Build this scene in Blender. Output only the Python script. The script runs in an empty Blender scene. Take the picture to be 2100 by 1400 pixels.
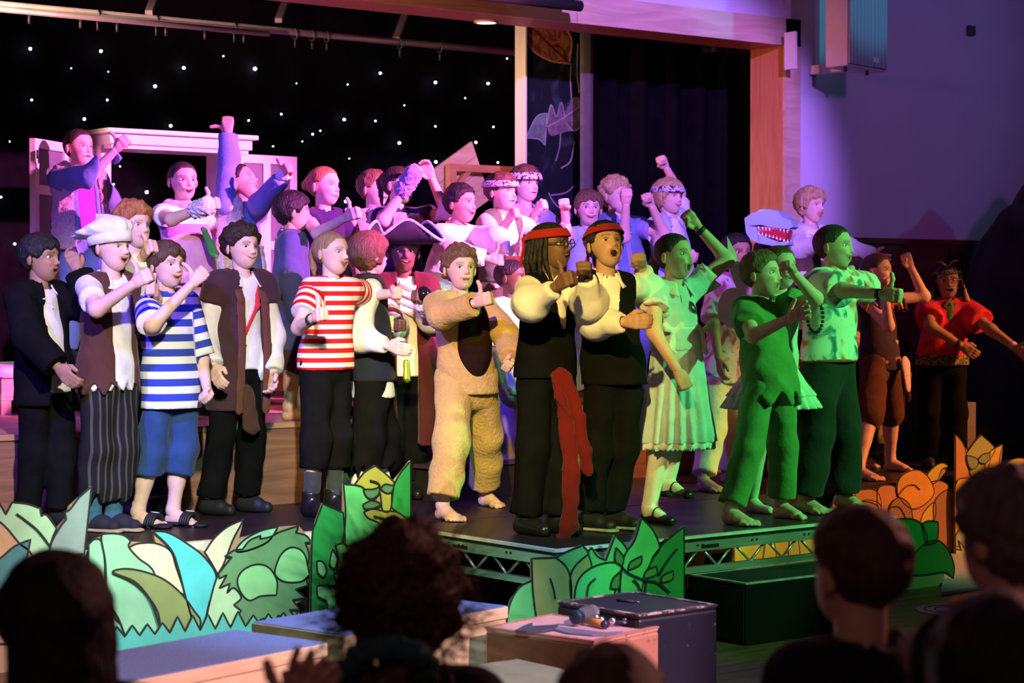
import bpy, math, random
import numpy as np
from mathutils import Vector, Matrix

random.seed(7)
rng = np.random.default_rng(7)
SC = bpy.context.scene
COL = SC.collection

# ------------------------------------------------------------------ camera
FPX = 4238.0
A = math.radians(51.6)
PITCH = math.atan(96.0 / FPX)
CAM = np.array([0.0, 0.0, 1.70])
FH = np.array([math.cos(A), math.sin(A), 0.0])
RT = np.array([math.sin(A), -math.cos(A), 0.0])
ZU = np.array([0.0, 0.0, 1.0])
FW = FH * math.cos(PITCH) - ZU * math.sin(PITCH)
UP = FH * math.sin(PITCH) + ZU * math.cos(PITCH)
cd = bpy.data.cameras.new('camera')
cd.sensor_width = 36.0
cd.sensor_fit = 'HORIZONTAL'
cd.lens = 36.0 * FPX / 2100.0
cd.dof.use_dof = True
cd.dof.focus_distance = 10.4
cd.dof.aperture_fstop = 3.6
cd.clip_end = 80
cam = bpy.data.objects.new('camera', cd)
cam.location = CAM
cam.rotation_euler = (math.pi / 2 - PITCH, 0, A - math.pi / 2)
COL.objects.link(cam)
SC.camera = cam

# ------------------------------------------------------------------ world, lights, exposure
SC.view_settings.view_transform = 'Standard'
SC.view_settings.look = 'None'
SC.view_settings.gamma = 1.0
SC.view_settings.use_curve_mapping = False
SC.view_settings.exposure = 0.55
W = bpy.data.worlds.new('hall_dark')
SC.world = W
W.use_nodes = True
W.node_tree.nodes['Background'].inputs[0].default_value = (0.25, 0.12, 0.4, 1)
W.node_tree.nodes['Background'].inputs[1].default_value = 0.022

def spot(name, loc, tgt, col, watts, deg, blend=0.3, r=0.08):
    l = bpy.data.lights.new(name, 'SPOT')
    l.energy = watts
    l.color = col
    l.spot_size = math.radians(deg)
    l.spot_blend = blend
    l.shadow_soft_size = r
    o = bpy.data.objects.new(name, l)
    o.location = loc
    v = Vector(tgt) - Vector(loc)
    o.rotation_euler = v.to_track_quat('-Z', 'Y').to_euler()
    COL.objects.link(o)
    return o

# stage lanterns over the audience and in the wings, plus added fill spots
spot('lantern_green_front', (10.2, 1.4, 4.4), (7.35, 7.6, 1.25), (0.16, 1.0, 0.24), 1700, 19, 0.5)
spot('lantern_yellow_front', (0.8, 1.8, 4.8), (6.2, 8.0, 1.2), (1.0, 0.70, 0.18), 3000, 14, 0.6)
spot('lantern_white_left', (1.6, 2.0, 4.6), (4.9, 8.9, 1.25), (1.0, 0.86, 0.70), 2100, 20, 0.5)
spot('lantern_magenta_back', (9.2, 3.0, 4.9), (6.2, 10.8, 2.15), (1.0, 0.17, 0.72), 11000, 22, 0.5)
spot('lantern_violet_back', (4.6, 1.5, 5.0), (9.1, 10.0, 2.5), (0.42, 0.18, 1.0), 5200, 18, 0.5)
spot('lantern_blue_side', (0.6, 6.0, 4.4), (6.0, 9.6, 1.4), (0.14, 0.08, 1.0), 1500, 32, 0.5)
spot('lantern_orange_wing', (12.6, 4.6, 3.4), (9.4, 8.3, 0.7), (1.0, 0.33, 0.09), 1150, 30, 0.6)
spot('lantern_warm_arch', (4.6, 9.55, 3.35), (10.2, 10.1, 3.0), (1.0, 0.30, 0.06), 260, 24, 0.6)
spot('lantern_cyan_wall', (15.0, 5.2, 5.0), (10.4, 9.9, 3.0), (0.10, 0.42, 1.0), 75, 50, 0.8, 0.1)
spot('lantern_violet_wall', (9.4, 2.5, 5.4), (11.0, 9.9, 3.4), (0.50, 0.12, 0.85), 230, 40, 0.9, 0.3)
spot('fill_pink_bar', (2.6, 9.2, 2.7), (6.2, 11.4, 4.3), (1.0, 0.45, 0.50), 1100, 40, 0.7)  # added spot, brightens the overhead pipes
spot('lantern_cyan_plants', (1.4, 1.6, 4.2), (5.0, 7.7, 0.5), (0.36, 1.0, 0.80), 700, 22, 0.5)
spot('lantern_bench', (6.2, 0.9, 4.2), (4.2, 5.9, 0.35), (1.0, 0.60, 0.60), 2200, 27, 0.5)
spot('lantern_bench_blue', (5.4, 5.4, 5.2), (4.9, 6.3, 0.5), (0.25, 0.32, 1.0), 420, 34, 0.6)
spot('fill_beam', (5.0, 5.2, 4.2), (7.4, 9.9, 3.75), (1.0, 0.72, 0.62), 330, 22, 0.8)  # fill put in to lift the beam front
spot('fill_green_low', (6.8, 0.8, 4.2), (6.35, 6.74, 0.45), (0.22, 1.0, 0.30), 900, 12, 0.6)  # extra green fill, added for the board at the deck corner
spot('fill_floor_violet', (9.2, 3.6, 4.6), (8.2, 5.4, 0.0), (0.75, 0.45, 0.80), 150, 26, 0.7)  # invented violet fill for the floor and platform edges
spot('fill_green_right', (9.4, 2.2, 4.2), (8.65, 7.2, 0.55), (0.10, 1.0, 0.25), 260, 9, 0.6)  # added green fill aimed at the dark green leaf board
spot('fill_side_cream', (3.4, 11.1, 3.7), (7.7, 11.25, 2.7), (1.0, 0.70, 0.42), 420, 26, 0.7)  # dedicated fill, invented to brighten the timber edge and playhouse boards
spot('fill_cyan_speaker', (13.6, 6.0, 4.6), (10.55, 9.5, 3.9), (0.06, 0.62, 1.0), 200, 16, 0.5)  # extra cyan fill, added for the loudspeaker alone
spot('fill_house', (-1.5, -1.0, 3.6), (2.7, 3.0, 1.1), (1.0, 0.50, 0.42), 45, 40, 0.8)  # no real house light: dim fill added behind the camera for the audience
spot('fill_flat_wash', (6.7, 10.15, 3.25), (8.5, 11.0, 3.25), (1.0, 0.66, 0.5), 70, 40, 0.8)  # fill placed inside the stage to brighten the painted leaf
spot('lantern_red_floor', (9.6, 11.3, 3.5), (7.2, 9.0, 0.6), (1.0, 0.12, 0.30), 520, 60, 0.7)
spot('fill_house_pink', (8.5, 3.4, 3.8), (3.0, 2.6, 1.1), (1.0, 0.36, 0.32), 420, 40, 0.8)  # added side fill, gives the audience heads a reddish edge

# ------------------------------------------------------------------ projection helpers
def ray(x, y):
    return FW + RT * ((x - 1050.0) / FPX) + UP * ((700.0 - y) / FPX)

def U3(x, y, d):
    return CAM + ray(x, y) * d

def Uz(x, y, z):
    r = ray(x, y)
    return CAM + r * ((z - CAM[2]) / r[2])

def Uy(x, y, Y):
    r = ray(x, y)
    return CAM + r * (Y / r[1])

def d_row(x, Y, y=604):
    return Y / ray(x, y)[1]

def nrm(v):
    v = np.asarray(v, float)
    return v / max(np.linalg.norm(v), 1e-9)

# ------------------------------------------------------------------ object helpers
def tag(o, label=None, cat=None, group=None, kind=None):
    if label: o['label'] = label
    if cat: o['category'] = cat
    if group: o['group'] = group
    if kind: o['kind'] = kind
    return o

def empty(name, loc, label=None, cat=None, group=None):
    o = bpy.data.objects.new(name, None)
    o.empty_display_size = 0.1
    o.location = loc
    COL.objects.link(o)
    return tag(o, label, cat, group)

def mk(name, V, Fc, mat, parent=None, smooth=True, col=None, fattr=None):
    """one mesh object; V in world coordinates, made local to the parent's place"""
    V = np.asarray(V, float)
    org = np.zeros(3)
    p = parent
    while p is not None:
        org = org + np.array(p.location)
        p = p.parent
    V = V - org
    me = bpy.data.meshes.new(name)
    if isinstance(Fc, np.ndarray):
        k = Fc.shape[1]
        me.vertices.add(len(V))
        me.vertices.foreach_set('co', V.astype(np.float32).ravel())
        me.loops.add(Fc.size)
        me.loops.foreach_set('vertex_index', Fc.astype(np.int32).ravel())
        me.polygons.add(len(Fc))
        me.polygons.foreach_set('loop_start', np.arange(0, Fc.size, k, dtype=np.int32))
        me.update(calc_edges=True)
        me.validate()
    else:
        me.from_pydata([tuple(v) for v in V], [], Fc)
        me.update()
    if smooth:
        me.polygons.foreach_set('use_smooth', np.ones(len(me.polygons), bool))
    if col is not None:
        ca = me.color_attributes.new('Col', 'FLOAT_COLOR', 'POINT')
        c4 = np.ones((len(V), 4), np.float32)
        c4[:, :3] = col
        ca.data.foreach_set('color', c4.ravel())
    if fattr is not None:
        fa = me.attributes.new('strip', 'FLOAT', 'POINT')
        fa.data.foreach_set('value', np.asarray(fattr, np.float32))
    if mat is not None:
        me.materials.append(mat)
    o = bpy.data.objects.new(name, me)
    COL.objects.link(o)
    if parent is not None:
        o.parent = parent
    return o

def box_vf(x0, x1, y0, y1, z0, z1):
    V = [(x, y, z) for x in (x0, x1) for y in (y0, y1) for z in (z0, z1)]
    Fs = [(0, 1, 3, 2), (4, 6, 7, 5), (0, 4, 5, 1), (2, 3, 7, 6), (0, 2, 6, 4), (1, 5, 7, 3)]
    return V, Fs

def box(name, x0, x1, y0, y1, z0, z1, mat, parent=None, bevel=0.0):
    V, Fs = box_vf(x0, x1, y0, y1, z0, z1)
    o = mk(name, V, Fs, mat, parent, smooth=False)
    if bevel:
        m = o.modifiers.new('bevel', 'BEVEL')
        m.width = bevel
        m.segments = 2
    return o

def hexa(name, base, up, mat, parent=None, bevel=0.0):
    """box from four bottom corners and an up vector"""
    b = [np.asarray(p, float) for p in base]
    V = b + [p + np.asarray(up) for p in b]
    Fs = [(3, 2, 1, 0), (4, 5, 6, 7)] + [(i, (i + 1) % 4, (i + 1) % 4 + 4, i + 4) for i in range(4)]
    o = mk(name, V, Fs, mat, parent, smooth=False)
    if bevel:
        m = o.modifiers.new('bevel', 'BEVEL')
        m.width = bevel
        m.segments = 2
    return o

def bar_vf(p0, p1, w, h, upv=(0, 0, 1)):
    p0 = np.asarray(p0, float); p1 = np.asarray(p1, float)
    d = nrm(p1 - p0)
    s = np.cross(d, upv)
    if np.linalg.norm(s) < 1e-3: s = np.cross(d, (1, 0, 0))
    s = nrm(s); u = np.cross(s, d)
    V = []
    for p in (p0, p1):
        for a, b in ((-1, -1), (1, -1), (1, 1), (-1, 1)):
            V.append(p + s * a * w / 2 + u * b * h / 2)
    return V, [(3, 2, 1, 0), (4, 5, 6, 7)] + [(i, (i + 1) % 4, (i + 1) % 4 + 4, i + 4) for i in range(4)]

def bar(name, p0, p1, w, h, mat, parent=None, upv=(0, 0, 1)):
    V, Fs = bar_vf(p0, p1, w, h, upv)
    return mk(name, V, Fs, mat, parent, smooth=False)

def tube_vf(pts, r, n=10, closed=False):
    pts = [np.asarray(p, float) for p in pts]
    m = len(pts)
    rs = r if hasattr(r, '__len__') else [r] * m
    V = []; Fs = []
    ref = None
    for i, p in enumerate(pts):
        if closed:
            t = nrm(pts[(i + 1) % m] - pts[i - 1])
        else:
            t = nrm(pts[min(i + 1, m - 1)] - pts[max(i - 1, 0)])
        if ref is None:
            ref = nrm(np.cross(t, (0.123, 0.456, 0.88)))
        ref = nrm(ref - t * np.dot(ref, t))
        b = np.cross(t, ref)
        for k in range(n):
            a = 2 * math.pi * k / n
            V.append(p + (ref * math.cos(a) + b * math.sin(a)) * rs[i])
    for i in range(m if closed else m - 1):
        j = (i + 1) % m
        for k in range(n):
            Fs.append((i * n + k, i * n + (k + 1) % n, j * n + (k + 1) % n, j * n + k))
    if not closed:
        Fs.append(tuple(range(n - 1, -1, -1)))
        Fs.append(tuple((m - 1) * n + k for k in range(n)))
    return V, Fs

def tube(name, pts, r, mat, parent=None, n=10, closed=False):
    V, Fs = tube_vf(pts, r, n, closed)
    return mk(name, V, Fs, mat, parent)

# ------------------------------------------------------------------ materials
MATS = {}

def nodes_of(m):
    m.use_nodes = True
    return m.node_tree.nodes, m.node_tree.links, m.node_tree.nodes['Principled BSDF']

def pmat(key, col, rough=0.6, metal=0.0, var=0.12, scale=8.0, bump=0.0, bscale=60.0, spec=0.4, stretch=None, sheen=0.0):
    """procedural paint: base colour broken by noise, with optional fine relief"""
    if key in MATS: return MATS[key]
    m = bpy.data.materials.new(key)
    N, L, B = nodes_of(m)
    tc = N.new('ShaderNodeTexCoord')
    mp = N.new('ShaderNodeMapping')
    if stretch: mp.inputs['Scale'].default_value = stretch
    L.new(tc.outputs['Object'], mp.inputs[0])
    no = N.new('ShaderNodeTexNoise')
    no.inputs['Scale'].default_value = scale
    no.inputs['Detail'].default_value = 5
    L.new(mp.outputs[0], no.inputs['Vector'])
    r = N.new('ShaderNodeValToRGB')
    c = np.array(col)
    r.color_ramp.elements[0].position = 0.3
    r.color_ramp.elements[1].position = 0.7
    r.color_ramp.elements[0].color = (*np.clip(c * (1 - var), 0, 1), 1)
    r.color_ramp.elements[1].color = (*np.clip(c * (1 + var), 0, 1), 1)
    L.new(no.outputs['Fac'], r.inputs[0])
    L.new(r.outputs[0], B.inputs['Base Color'])
    B.inputs['Roughness'].default_value = rough
    B.inputs['Metallic'].default_value = metal
    B.inputs['Specular IOR Level'].default_value = spec
    if sheen: B.inputs['Sheen Weight'].default_value = sheen
    if bump:
        n2 = N.new('ShaderNodeTexNoise')
        n2.inputs['Scale'].default_value = bscale
        n2.inputs['Detail'].default_value = 4
        L.new(mp.outputs[0], n2.inputs['Vector'])
        b = N.new('ShaderNodeBump')
        b.inputs['Strength'].default_value = bump
        b.inputs['Distance'].default_value = 0.01
        L.new(n2.outputs['Fac'], b.inputs['Height'])
        L.new(b.outputs[0], B.inputs['Normal'])
    MATS[key] = m
    return m

def cloth(col, key=None):
    k = key or 'cloth_%02x%02x%02x' % tuple(int(min(1, c) * 255) for c in col)
    return pmat(k, col, rough=0.88, var=0.10, scale=14, bump=0.55, bscale=26, spec=0.15, sheen=0.1)

def fuzzy(col, key):
    return pmat(key, col, rough=1.0, var=0.22, scale=55, bump=1.0, bscale=120, spec=0.05, sheen=0.5)

def emat(key, col, strength):
    if key in MATS: return MATS[key]
    m = bpy.data.materials.new(key)
    N, L, B = nodes_of(m)
    B.inputs['Base Color'].default_value = (*col, 1)
    B.inputs['Emission Color'].default_value = (*col, 1)
    B.inputs['Emission Strength'].default_value = strength
    MATS[key] = m
    return m

def wood(key, c0, c1, rough=0.5, scale=3.0, stretch=(1, 1, 12), dist=2.5):
    if key in MATS: return MATS[key]
    m = bpy.data.materials.new(key)
    N, L, B = nodes_of(m)
    tc = N.new('ShaderNodeTexCoord'); mp = N.new('ShaderNodeMapping')
    mp.inputs['Scale'].default_value = stretch
    L.new(tc.outputs['Object'], mp.inputs[0])
    no = N.new('ShaderNodeTexNoise')
    no.inputs['Scale'].default_value = scale
    no.inputs['Detail'].default_value = 7
    no.inputs['Distortion'].default_value = dist
    L.new(mp.outputs[0], no.inputs['Vector'])
    r = N.new('ShaderNodeValToRGB')
    r.color_ramp.elements[0].position = 0.35
    r.color_ramp.elements[1].position = 0.68
    r.color_ramp.elements[0].color = (*c0, 1)
    r.color_ramp.elements[1].color = (*c1, 1)
    L.new(no.outputs['Fac'], r.inputs[0])
    L.new(r.outputs[0], B.inputs['Base Color'])
    B.inputs['Roughness'].default_value = rough
    MATS[key] = m
    return m

def banded(key, cols, period, duty=0.5, attr=True, axis=2, phase=0.0):
    """cloth with two colours in bands along the 'strip' attribute or an axis"""
    if key in MATS: return MATS[key]
    m = bpy.data.materials.new(key)
    N, L, B = nodes_of(m)
    if attr:
        a = N.new('ShaderNodeAttribute'); a.attribute_name = 'strip'
        src = a.outputs['Fac']
    else:
        tc = N.new('ShaderNodeTexCoord'); sp = N.new('ShaderNodeSeparateXYZ')
        L.new(tc.outputs['Object'], sp.inputs[0]); src = sp.outputs[axis]
    d = N.new('ShaderNodeMath'); d.operation = 'MULTIPLY_ADD'
    d.inputs[1].default_value = 1.0 / period; d.inputs[2].default_value = phase + 100
    L.new(src, d.inputs[0])
    fr = N.new('ShaderNodeMath'); fr.operation = 'FRACT'
    L.new(d.outputs[0], fr.inputs[0])
    r = N.new('ShaderNodeValToRGB')
    r.color_ramp.interpolation = 'CONSTANT'
    r.color_ramp.elements[0].color = (*cols[0], 1)
    r.color_ramp.elements[1].position = duty
    r.color_ramp.elements[1].color = (*cols[1], 1)
    L.new(fr.outputs[0], r.inputs[0])
    L.new(r.outputs[0], B.inputs['Base Color'])
    B.inputs['Roughness'].default_value = 0.9
    B.inputs['Specular IOR Level'].default_value = 0.15
    MATS[key] = m
    return m

def ramped(key, kind, cols, scale, rough=0.9, const=False, detail=3, dist=0.0):
    """spots / dye: a noise or voronoi pushed through a many-colour ramp"""
    if key in MATS: return MATS[key]
    m = bpy.data.materials.new(key)
    N, L, B = nodes_of(m)
    tc = N.new('ShaderNodeTexCoord')
    if kind == 'noise':
        t = N.new('ShaderNodeTexNoise'); t.inputs['Detail'].default_value = detail
        t.inputs['Distortion'].default_value = dist
        out = t.outputs['Fac']
    else:
        t = N.new('ShaderNodeTexVoronoi')
        out = t.outputs['Distance']
    t.inputs['Scale'].default_value = scale
    L.new(tc.outputs['Object'], t.inputs['Vector'])
    r = N.new('ShaderNodeValToRGB')
    if const: r.color_ramp.interpolation = 'CONSTANT'
    E = r.color_ramp.elements
    while len(E) < len(cols): E.new(0.5)
    for e, (p, c) in zip(E, cols):
        e.position = p; e.color = (*c, 1)
    L.new(out, r.inputs[0])
    L.new(r.outputs[0], B.inputs['Base Color'])
    B.inputs['Roughness'].default_value = rough
    B.inputs['Specular IOR Level'].default_value = 0.2
    MATS[key] = m
    return m

def skin_mat():
    if 'skin' in MATS: return MATS['skin']
    m = bpy.data.materials.new('skin')
    N, L, B = nodes_of(m)
    a = N.new('ShaderNodeAttribute'); a.attribute_name = 'Col'
    tc = N.new('ShaderNodeTexCoord')
    no = N.new('ShaderNodeTexNoise'); no.inputs['Scale'].default_value = 25
    L.new(tc.outputs['Object'], no.inputs['Vector'])
    mx = N.new('ShaderNodeMix'); mx.data_type = 'RGBA'; mx.blend_type = 'MULTIPLY'
    mx.inputs['Factor'].default_value = 0.25
    L.new(a.outputs['Color'], mx.inputs['A'])
    L.new(no.outputs['Fac'], mx.inputs['B'])
    hs = N.new('ShaderNodeHueSaturation'); hs.inputs['Value'].default_value = 1.12
    L.new(mx.outputs['Result'], hs.inputs['Color'])
    L.new(hs.outputs[0], B.inputs['Base Color'])
    B.inputs['Roughness'].default_value = 0.52
    B.inputs['Specular IOR Level'].default_value = 0.35
    MATS['skin'] = m
    return m

def hair_mat(col):
    k = 'hair_%02x%02x%02x' % tuple(int(c * 255) for c in col)
    return pmat(k, col, rough=0.55, var=0.35, scale=70, bump=0.9, bscale=140, spec=0.35, stretch=(1, 1, 0.25))

# ------------------------------------------------------------------ signed-distance mesher
def smin(a, b, k):
    if k <= 0: return np.minimum(a, b)
    h = np.maximum(k - np.abs(a - b), 0) / k
    return np.minimum(a, b) - h * h * k * 0.25

class Cap:
    """tapered capsule, optionally flattened across axis s (depth = kf * width), optional end clip"""
    def __init__(s, p0, p1, r0, r1=None, side=None, kf=1.0, clip=None, pleat=None):
        s.p0 = np.asarray(p0, float); s.p1 = np.asarray(p1, float)
        s.r0 = r0; s.r1 = r0 if r1 is None else r1
        s.side = None if side is None else nrm(side); s.kf = kf; s.clip = clip; s.pleat = pleat
    def bb(s):
        r = max(s.r0, s.r1) * 1.15
        return np.minimum(s.p0, s.p1) - r, np.maximum(s.p0, s.p1) + r
    def ev(s, P):
        d = s.p1 - s.p0
        L2 = max(float(d @ d), 1e-9)
        q = P - s.p0
        t0 = (q @ d) / L2
        t = np.clip(t0, 0, 1)
        q = q - t[..., None] * d
        r = s.r0 + t * (s.r1 - s.r0)
        if s.side is not None:
            v = q @ s.side
            dn = d / math.sqrt(L2)
            w2 = np.maximum((q * q).sum(-1) - v * v, 0)
            a = q @ dn
            w2 = np.maximum(w2 - a * a, 0)
            if s.pleat is not None:
                fr = np.cross(s.side, dn)
                th = np.arctan2(q @ fr / s.kf, v)
                r = r * (1 + s.pleat[1] * t * np.sin(s.pleat[0] * th + 1.3 * np.sin(3 * th)))
            dist = np.sqrt(v * v + w2 / (s.kf * s.kf) + a * a) - r
            dist = dist * (0.5 + 0.5 * s.kf)
        else:
            dist = np.sqrt((q * q).sum(-1)) - r
        if s.clip is not None:
            for (pc, nc) in s.clip:
                dist = np.maximum(dist, (P - np.asarray(pc)) @ np.asarray(nc))
        return dist

class Ell:
    def __init__(s, c, rad, ax=None):
        s.c = np.asarray(c, float); s.r = np.asarray(rad, float)
        s.ax = np.eye(3) if ax is None else np.asarray(ax, float)
    def bb(s):
        r = s.r.max()
        return s.c - r, s.c + r
    def ev(s, P):
        q = (P - s.c) @ s.ax.T
        k = np.sqrt(((q / s.r) ** 2).sum(-1))
        return (k - 1) * s.r.min() * 0.5 + (k - 1) * s.r.max() * 0.5

def snets(D, org, h):
    S = D < 0
    n = np.array(D.shape)
    c = [(i, j, k) for i in (0, 1) for j in (0, 1) for k in (0, 1)]
    sl = lambda A_, o: A_[o[0]:n[0] - 1 + o[0], o[1]:n[1] - 1 + o[1], o[2]:n[2] - 1 + o[2]]
    cnt = sum(sl(S, o).astype(np.int8) for o in c)
    mix = (cnt > 0) & (cnt < 8)
    idx = np.argwhere(mix)
    if len(idx) == 0: return np.zeros((0, 3)), np.zeros((0, 4), int)
    vid = -np.ones(mix.shape, np.int64)
    vid[mix] = np.arange(len(idx))
    acc = np.zeros((len(idx), 3)); num = np.zeros(len(idx))
    vals = {o: D[idx[:, 0] + o[0], idx[:, 1] + o[1], idx[:, 2] + o[2]] for o in c}
    for a in c:
        for ax in range(3):
            if a[ax] == 0:
                b = list(a); b[ax] = 1; b = tuple(b)
                va, vb = vals[a], vals[b]
                x = (va < 0) != (vb < 0)
                t = np.where(x, va / np.where(x, va - vb, 1), 0)
                p = np.array(a, float)[None, :].repeat(len(idx), 0)
                p[:, ax] = t
                acc[x] += p[x]; num[x] += 1
    V = (acc / num[:, None] + idx) * h + org
    Q = []
    for ax in range(3):
        o1 = [0, 0, 0]; o1[ax] = 1
        s0 = S[:n[0] - o1[0], :n[1] - o1[1], :n[2] - o1[2]]
        s1 = S[o1[0]:, o1[1]:, o1[2]:]
        e = np.argwhere(s0 != s1)
        b, c2 = [(1, 2), (2, 0), (0, 1)][ax]
        ok = (e[:, b] > 0) & (e[:, c2] > 0) & (e[:, b] < n[b] - 1) & (e[:, c2] < n[c2] - 1)
        e = e[ok]
        def cell(db, dc):
            q = e.copy(); q[:, b] -= db; q[:, c2] -= dc
            return vid[q[:, 0], q[:, 1], q[:, 2]]
        f = np.stack([cell(1, 1), cell(0, 1), cell(0, 0), cell(1, 0)], 1)
        ins = S[e[:, 0], e[:, 1], e[:, 2]]
        f[~ins] = f[~ins][:, ::-1]
        Q.append(f)
    return V, np.concatenate(Q)

def blob(prims, h=0.011, k=0.03, mods=(), noise=0.0, nf=22.0, sub=()):
    lo = np.min([p.bb()[0] for p in prims], 0) - 4 * h - noise
    hi = np.max([p.bb()[1] for p in prims], 0) + 4 * h + noise
    n = np.ceil((hi - lo) / h).astype(int) + 1
    ax = [lo[i] + h * np.arange(n[i]) for i in range(3)]
    D = np.full(n, 0.25)
    mg = k + 3 * h
    def grid(i0, i1):
        return np.stack(np.meshgrid(*[ax[i][i0[i]:i1[i]] for i in range(3)], indexing='ij'), -1)
    for p in prims:
        a, b = p.bb()
        i0 = np.clip(((a - mg - lo) / h).astype(int), 0, n)
        i1 = np.clip(((b + mg - lo) / h).astype(int) + 2, 0, n)
        s = tuple(slice(i0[i], i1[i]) for i in range(3))
        D[s] = smin(D[s], p.ev(grid(i0, i1)), k)
    if noise or mods or sub:
        m = D < 0.09
        P = np.stack([ax[i][np.nonzero(m)[i]] for i in range(3)], -1)
        d = D[m]
        if noise:
            q = P * nf
            w = np.sin(q[:, 0] + 1.7 * np.sin(q[:, 1] * .7 + q[:, 2] * .4)) * np.sin(q[:, 1] * 1.1 + 1.3 * np.sin(q[:, 2] * .6)) + \
                0.6 * np.sin(q[:, 2] * 1.6 + 2.0 * np.sin(q[:, 0] * .5 + q[:, 1] * .5))
            rg_ = np.abs(np.sin(q[:, 0] * .55 + q[:, 1] * .75 + 1.6 * np.sin(q[:, 2] * .45 + q[:, 0] * .3)))
            d = d + noise * (.55 * w + 1.5 * (rg_ - .6))
        for p in sub:
            d = np.maximum(d, -p.ev(P))
        for f in mods:
            d = f(P, d)
        D[m] = d
    return snets(D, lo, h)

def join(parts):
    Vs = []; Fs = []; Cs = []; o = 0
    for V, Q, C in parts:
        Vs.append(V); Fs.append(Q + o)
        Cs.append(np.broadcast_to(np.asarray(C, float), (len(V), 3)))
        o += len(V)
    return np.concatenate(Vs), np.concatenate(Fs), np.concatenate(Cs)
# ================================================================== THE HALL
FL = .15            # hall floor
DK = .60            # stage deck height
RZ = 1.03           # riser height
YS = 8.05           # front of the fixed stage
YR = 9.25           # front of the riser
YP = 9.90           # proscenium plane
black_paint = pmat('matt_black_paint', (.010, .009, .010), rough=.75, var=.3, scale=5, bump=.1)
deck_m = pmat('black_vinyl_deck', (.022, .013, .016), rough=.42, var=.35, scale=3, bump=.06, bscale=30)
floor_m = wood('hall_floor_boards', (.10, .045, .022), (.19, .095, .05), rough=.38, scale=2.2, stretch=(1, 9, 1))
plaster = pmat('painted_plaster', (.62, .60, .66), rough=.85, var=.03, scale=3, bump=.03)
oak = wood('orange_plywood', (.46, .18, .06), (.60, .27, .10), rough=.45, scale=2.4, stretch=(5, 5, .5))
oakh = wood('pale_plywood', (.52, .36, .24), (.66, .48, .33), rough=.45, scale=2.4, stretch=(.5, 5, 5))
panelw = wood('dark_panelling', (.11, .035, .022), (.17, .06, .035), rough=.4, scale=2.0, stretch=(.6, 5, 6))
blackcloth = pmat('black_drape', (.0035, .003, .004), rough=.95, var=.25, scale=12, bump=.2, spec=.05)
alu = pmat('brushed_aluminium', (.62, .64, .66), rough=.38, metal=.75, var=.15, scale=20, stretch=(.3, .3, 6))
white_trim = pmat('white_edge_tape', (.74, .72, .70), rough=.6, var=.1, scale=20)
dark_metal = pmat('dark_steel', (.05, .05, .055), rough=.5, metal=.6)

def st(o, kind='structure'):
    o['kind'] = kind
    return o

# hall floor: boards near enough to tell apart are geometry
fl = st(box('floor', -4, 15, -2, 14, FL - .12, FL - .012, black_paint))
nb = 44
for i in range(nb):
    y0 = 4.2 + i * .11
    box('floor_board', 1.5, 13.6, y0 + .0015, y0 + .1085, FL - .012, FL, floor_m, fl)
box('floor_front', -4, 15, -2, 4.2, FL - .012, FL, floor_m, fl)
st(box('wall_right', 10.235, 19, YP, YP + .2, 0, 6, plaster))
wp = st(box('wall_panelling', 10.36, 19, YP - .045, YP, 0, 2.07, panelw))
for i in range(3):
    z0 = .10 + i * .66
    for j in range(5):
        box('panel', 10.39 + j * 1.5, 11.87 + j * 1.5, YP - .06, YP - .043, z0, z0 + .635, panelw, wp, .004)
box('panel_cap', 10.36, 19, YP - .075, YP, 2.06, 2.10, panelw, wp)
st(box('wall_back', -1, 14, 13.7, 13.9, 0, 6, black_paint))
st(box('wall_left', -4.2, -4, -2, 14, 0, 6, plaster))
st(box('wall_above_stage', -4, 10.235, YP + .005, YP + .2, 3.5, 6, plaster))
st(box('ceiling', -4, 19, -2, 14, 6.0, 6.1, plaster))
st(box('ceiling_stage', -1, 12, YP + .25, 13.7, 4.75, 4.85, pmat('stage_ceiling', (.10, .05, .05), rough=.9)))

# fixed stage
sg = st(box('floor_stage', -.5, 13.5, YS, 13.7, 0, DK - .004, black_paint))
box('deck_surface', -.5, 13.5, YS, 13.7, DK - .004, DK, deck_m, sg)
box('edge_strip', -.5, 5.64, YS - .012, YS + .03, DK - .055, DK + .004, white_trim, sg)

# ---------------- proscenium
pr_ = empty('proscenium_arch', (9.9, YP, 0))
st(pr_); tag(pr_, 'orange plywood proscenium frame around the stage opening')
XU = float(Uy(1605, 300, YP)[0]); XU2 = float(Uy(1635, 300, YP)[0])
ZB = 3.42
zb = lambda x, y: float(Uy(x, y, YP)[2])
ZB = zb(1540, 87); ZT = zb(1632, 42)
dp = .31
XI = XU
box('upright_front', XI, XU2 + .0, YP - .03, YP, 0, ZT, oakh, pr_)
box('reveal', XI, XI + .03, YP, YP + dp, 0, ZB + .05, oak, pr_)
for k in range(5):
    xa = XU2 - (k + 1) * 2.0
    box('beam_board', xa + .004, xa + 2.0 - .002 if k else XU2, YP - .03, YP, ZB, ZT, oakh, pr_)
box('beam_soffit', -1, XI, YP, YP + dp, ZB, ZB + .04, oak, pr_)

# projection screen roller above the beam
ps = empty('projection_screen', Uy(1000, 5, YP - .25), 'rolled up projector screen with black bottom bar above the stage', 'screen')
a_, b_ = Uy(600, -35, YP - .25), Uy(1180, 12, YP - .25)
V, Fs = box_vf(a_[0], b_[0] - .03, YP - .28, YP - .24, b_[2] + .03, b_[2] + .5)
mk('screen_cloth', V, Fs, pmat('screen_back', (.02, .05, .06), rough=.6), ps, False)
tube('bottom_bar', [(a_[0], YP - .26, b_[2]), (b_[0] + .03, YP - .26, b_[2])], .035, dark_metal, ps)

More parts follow.
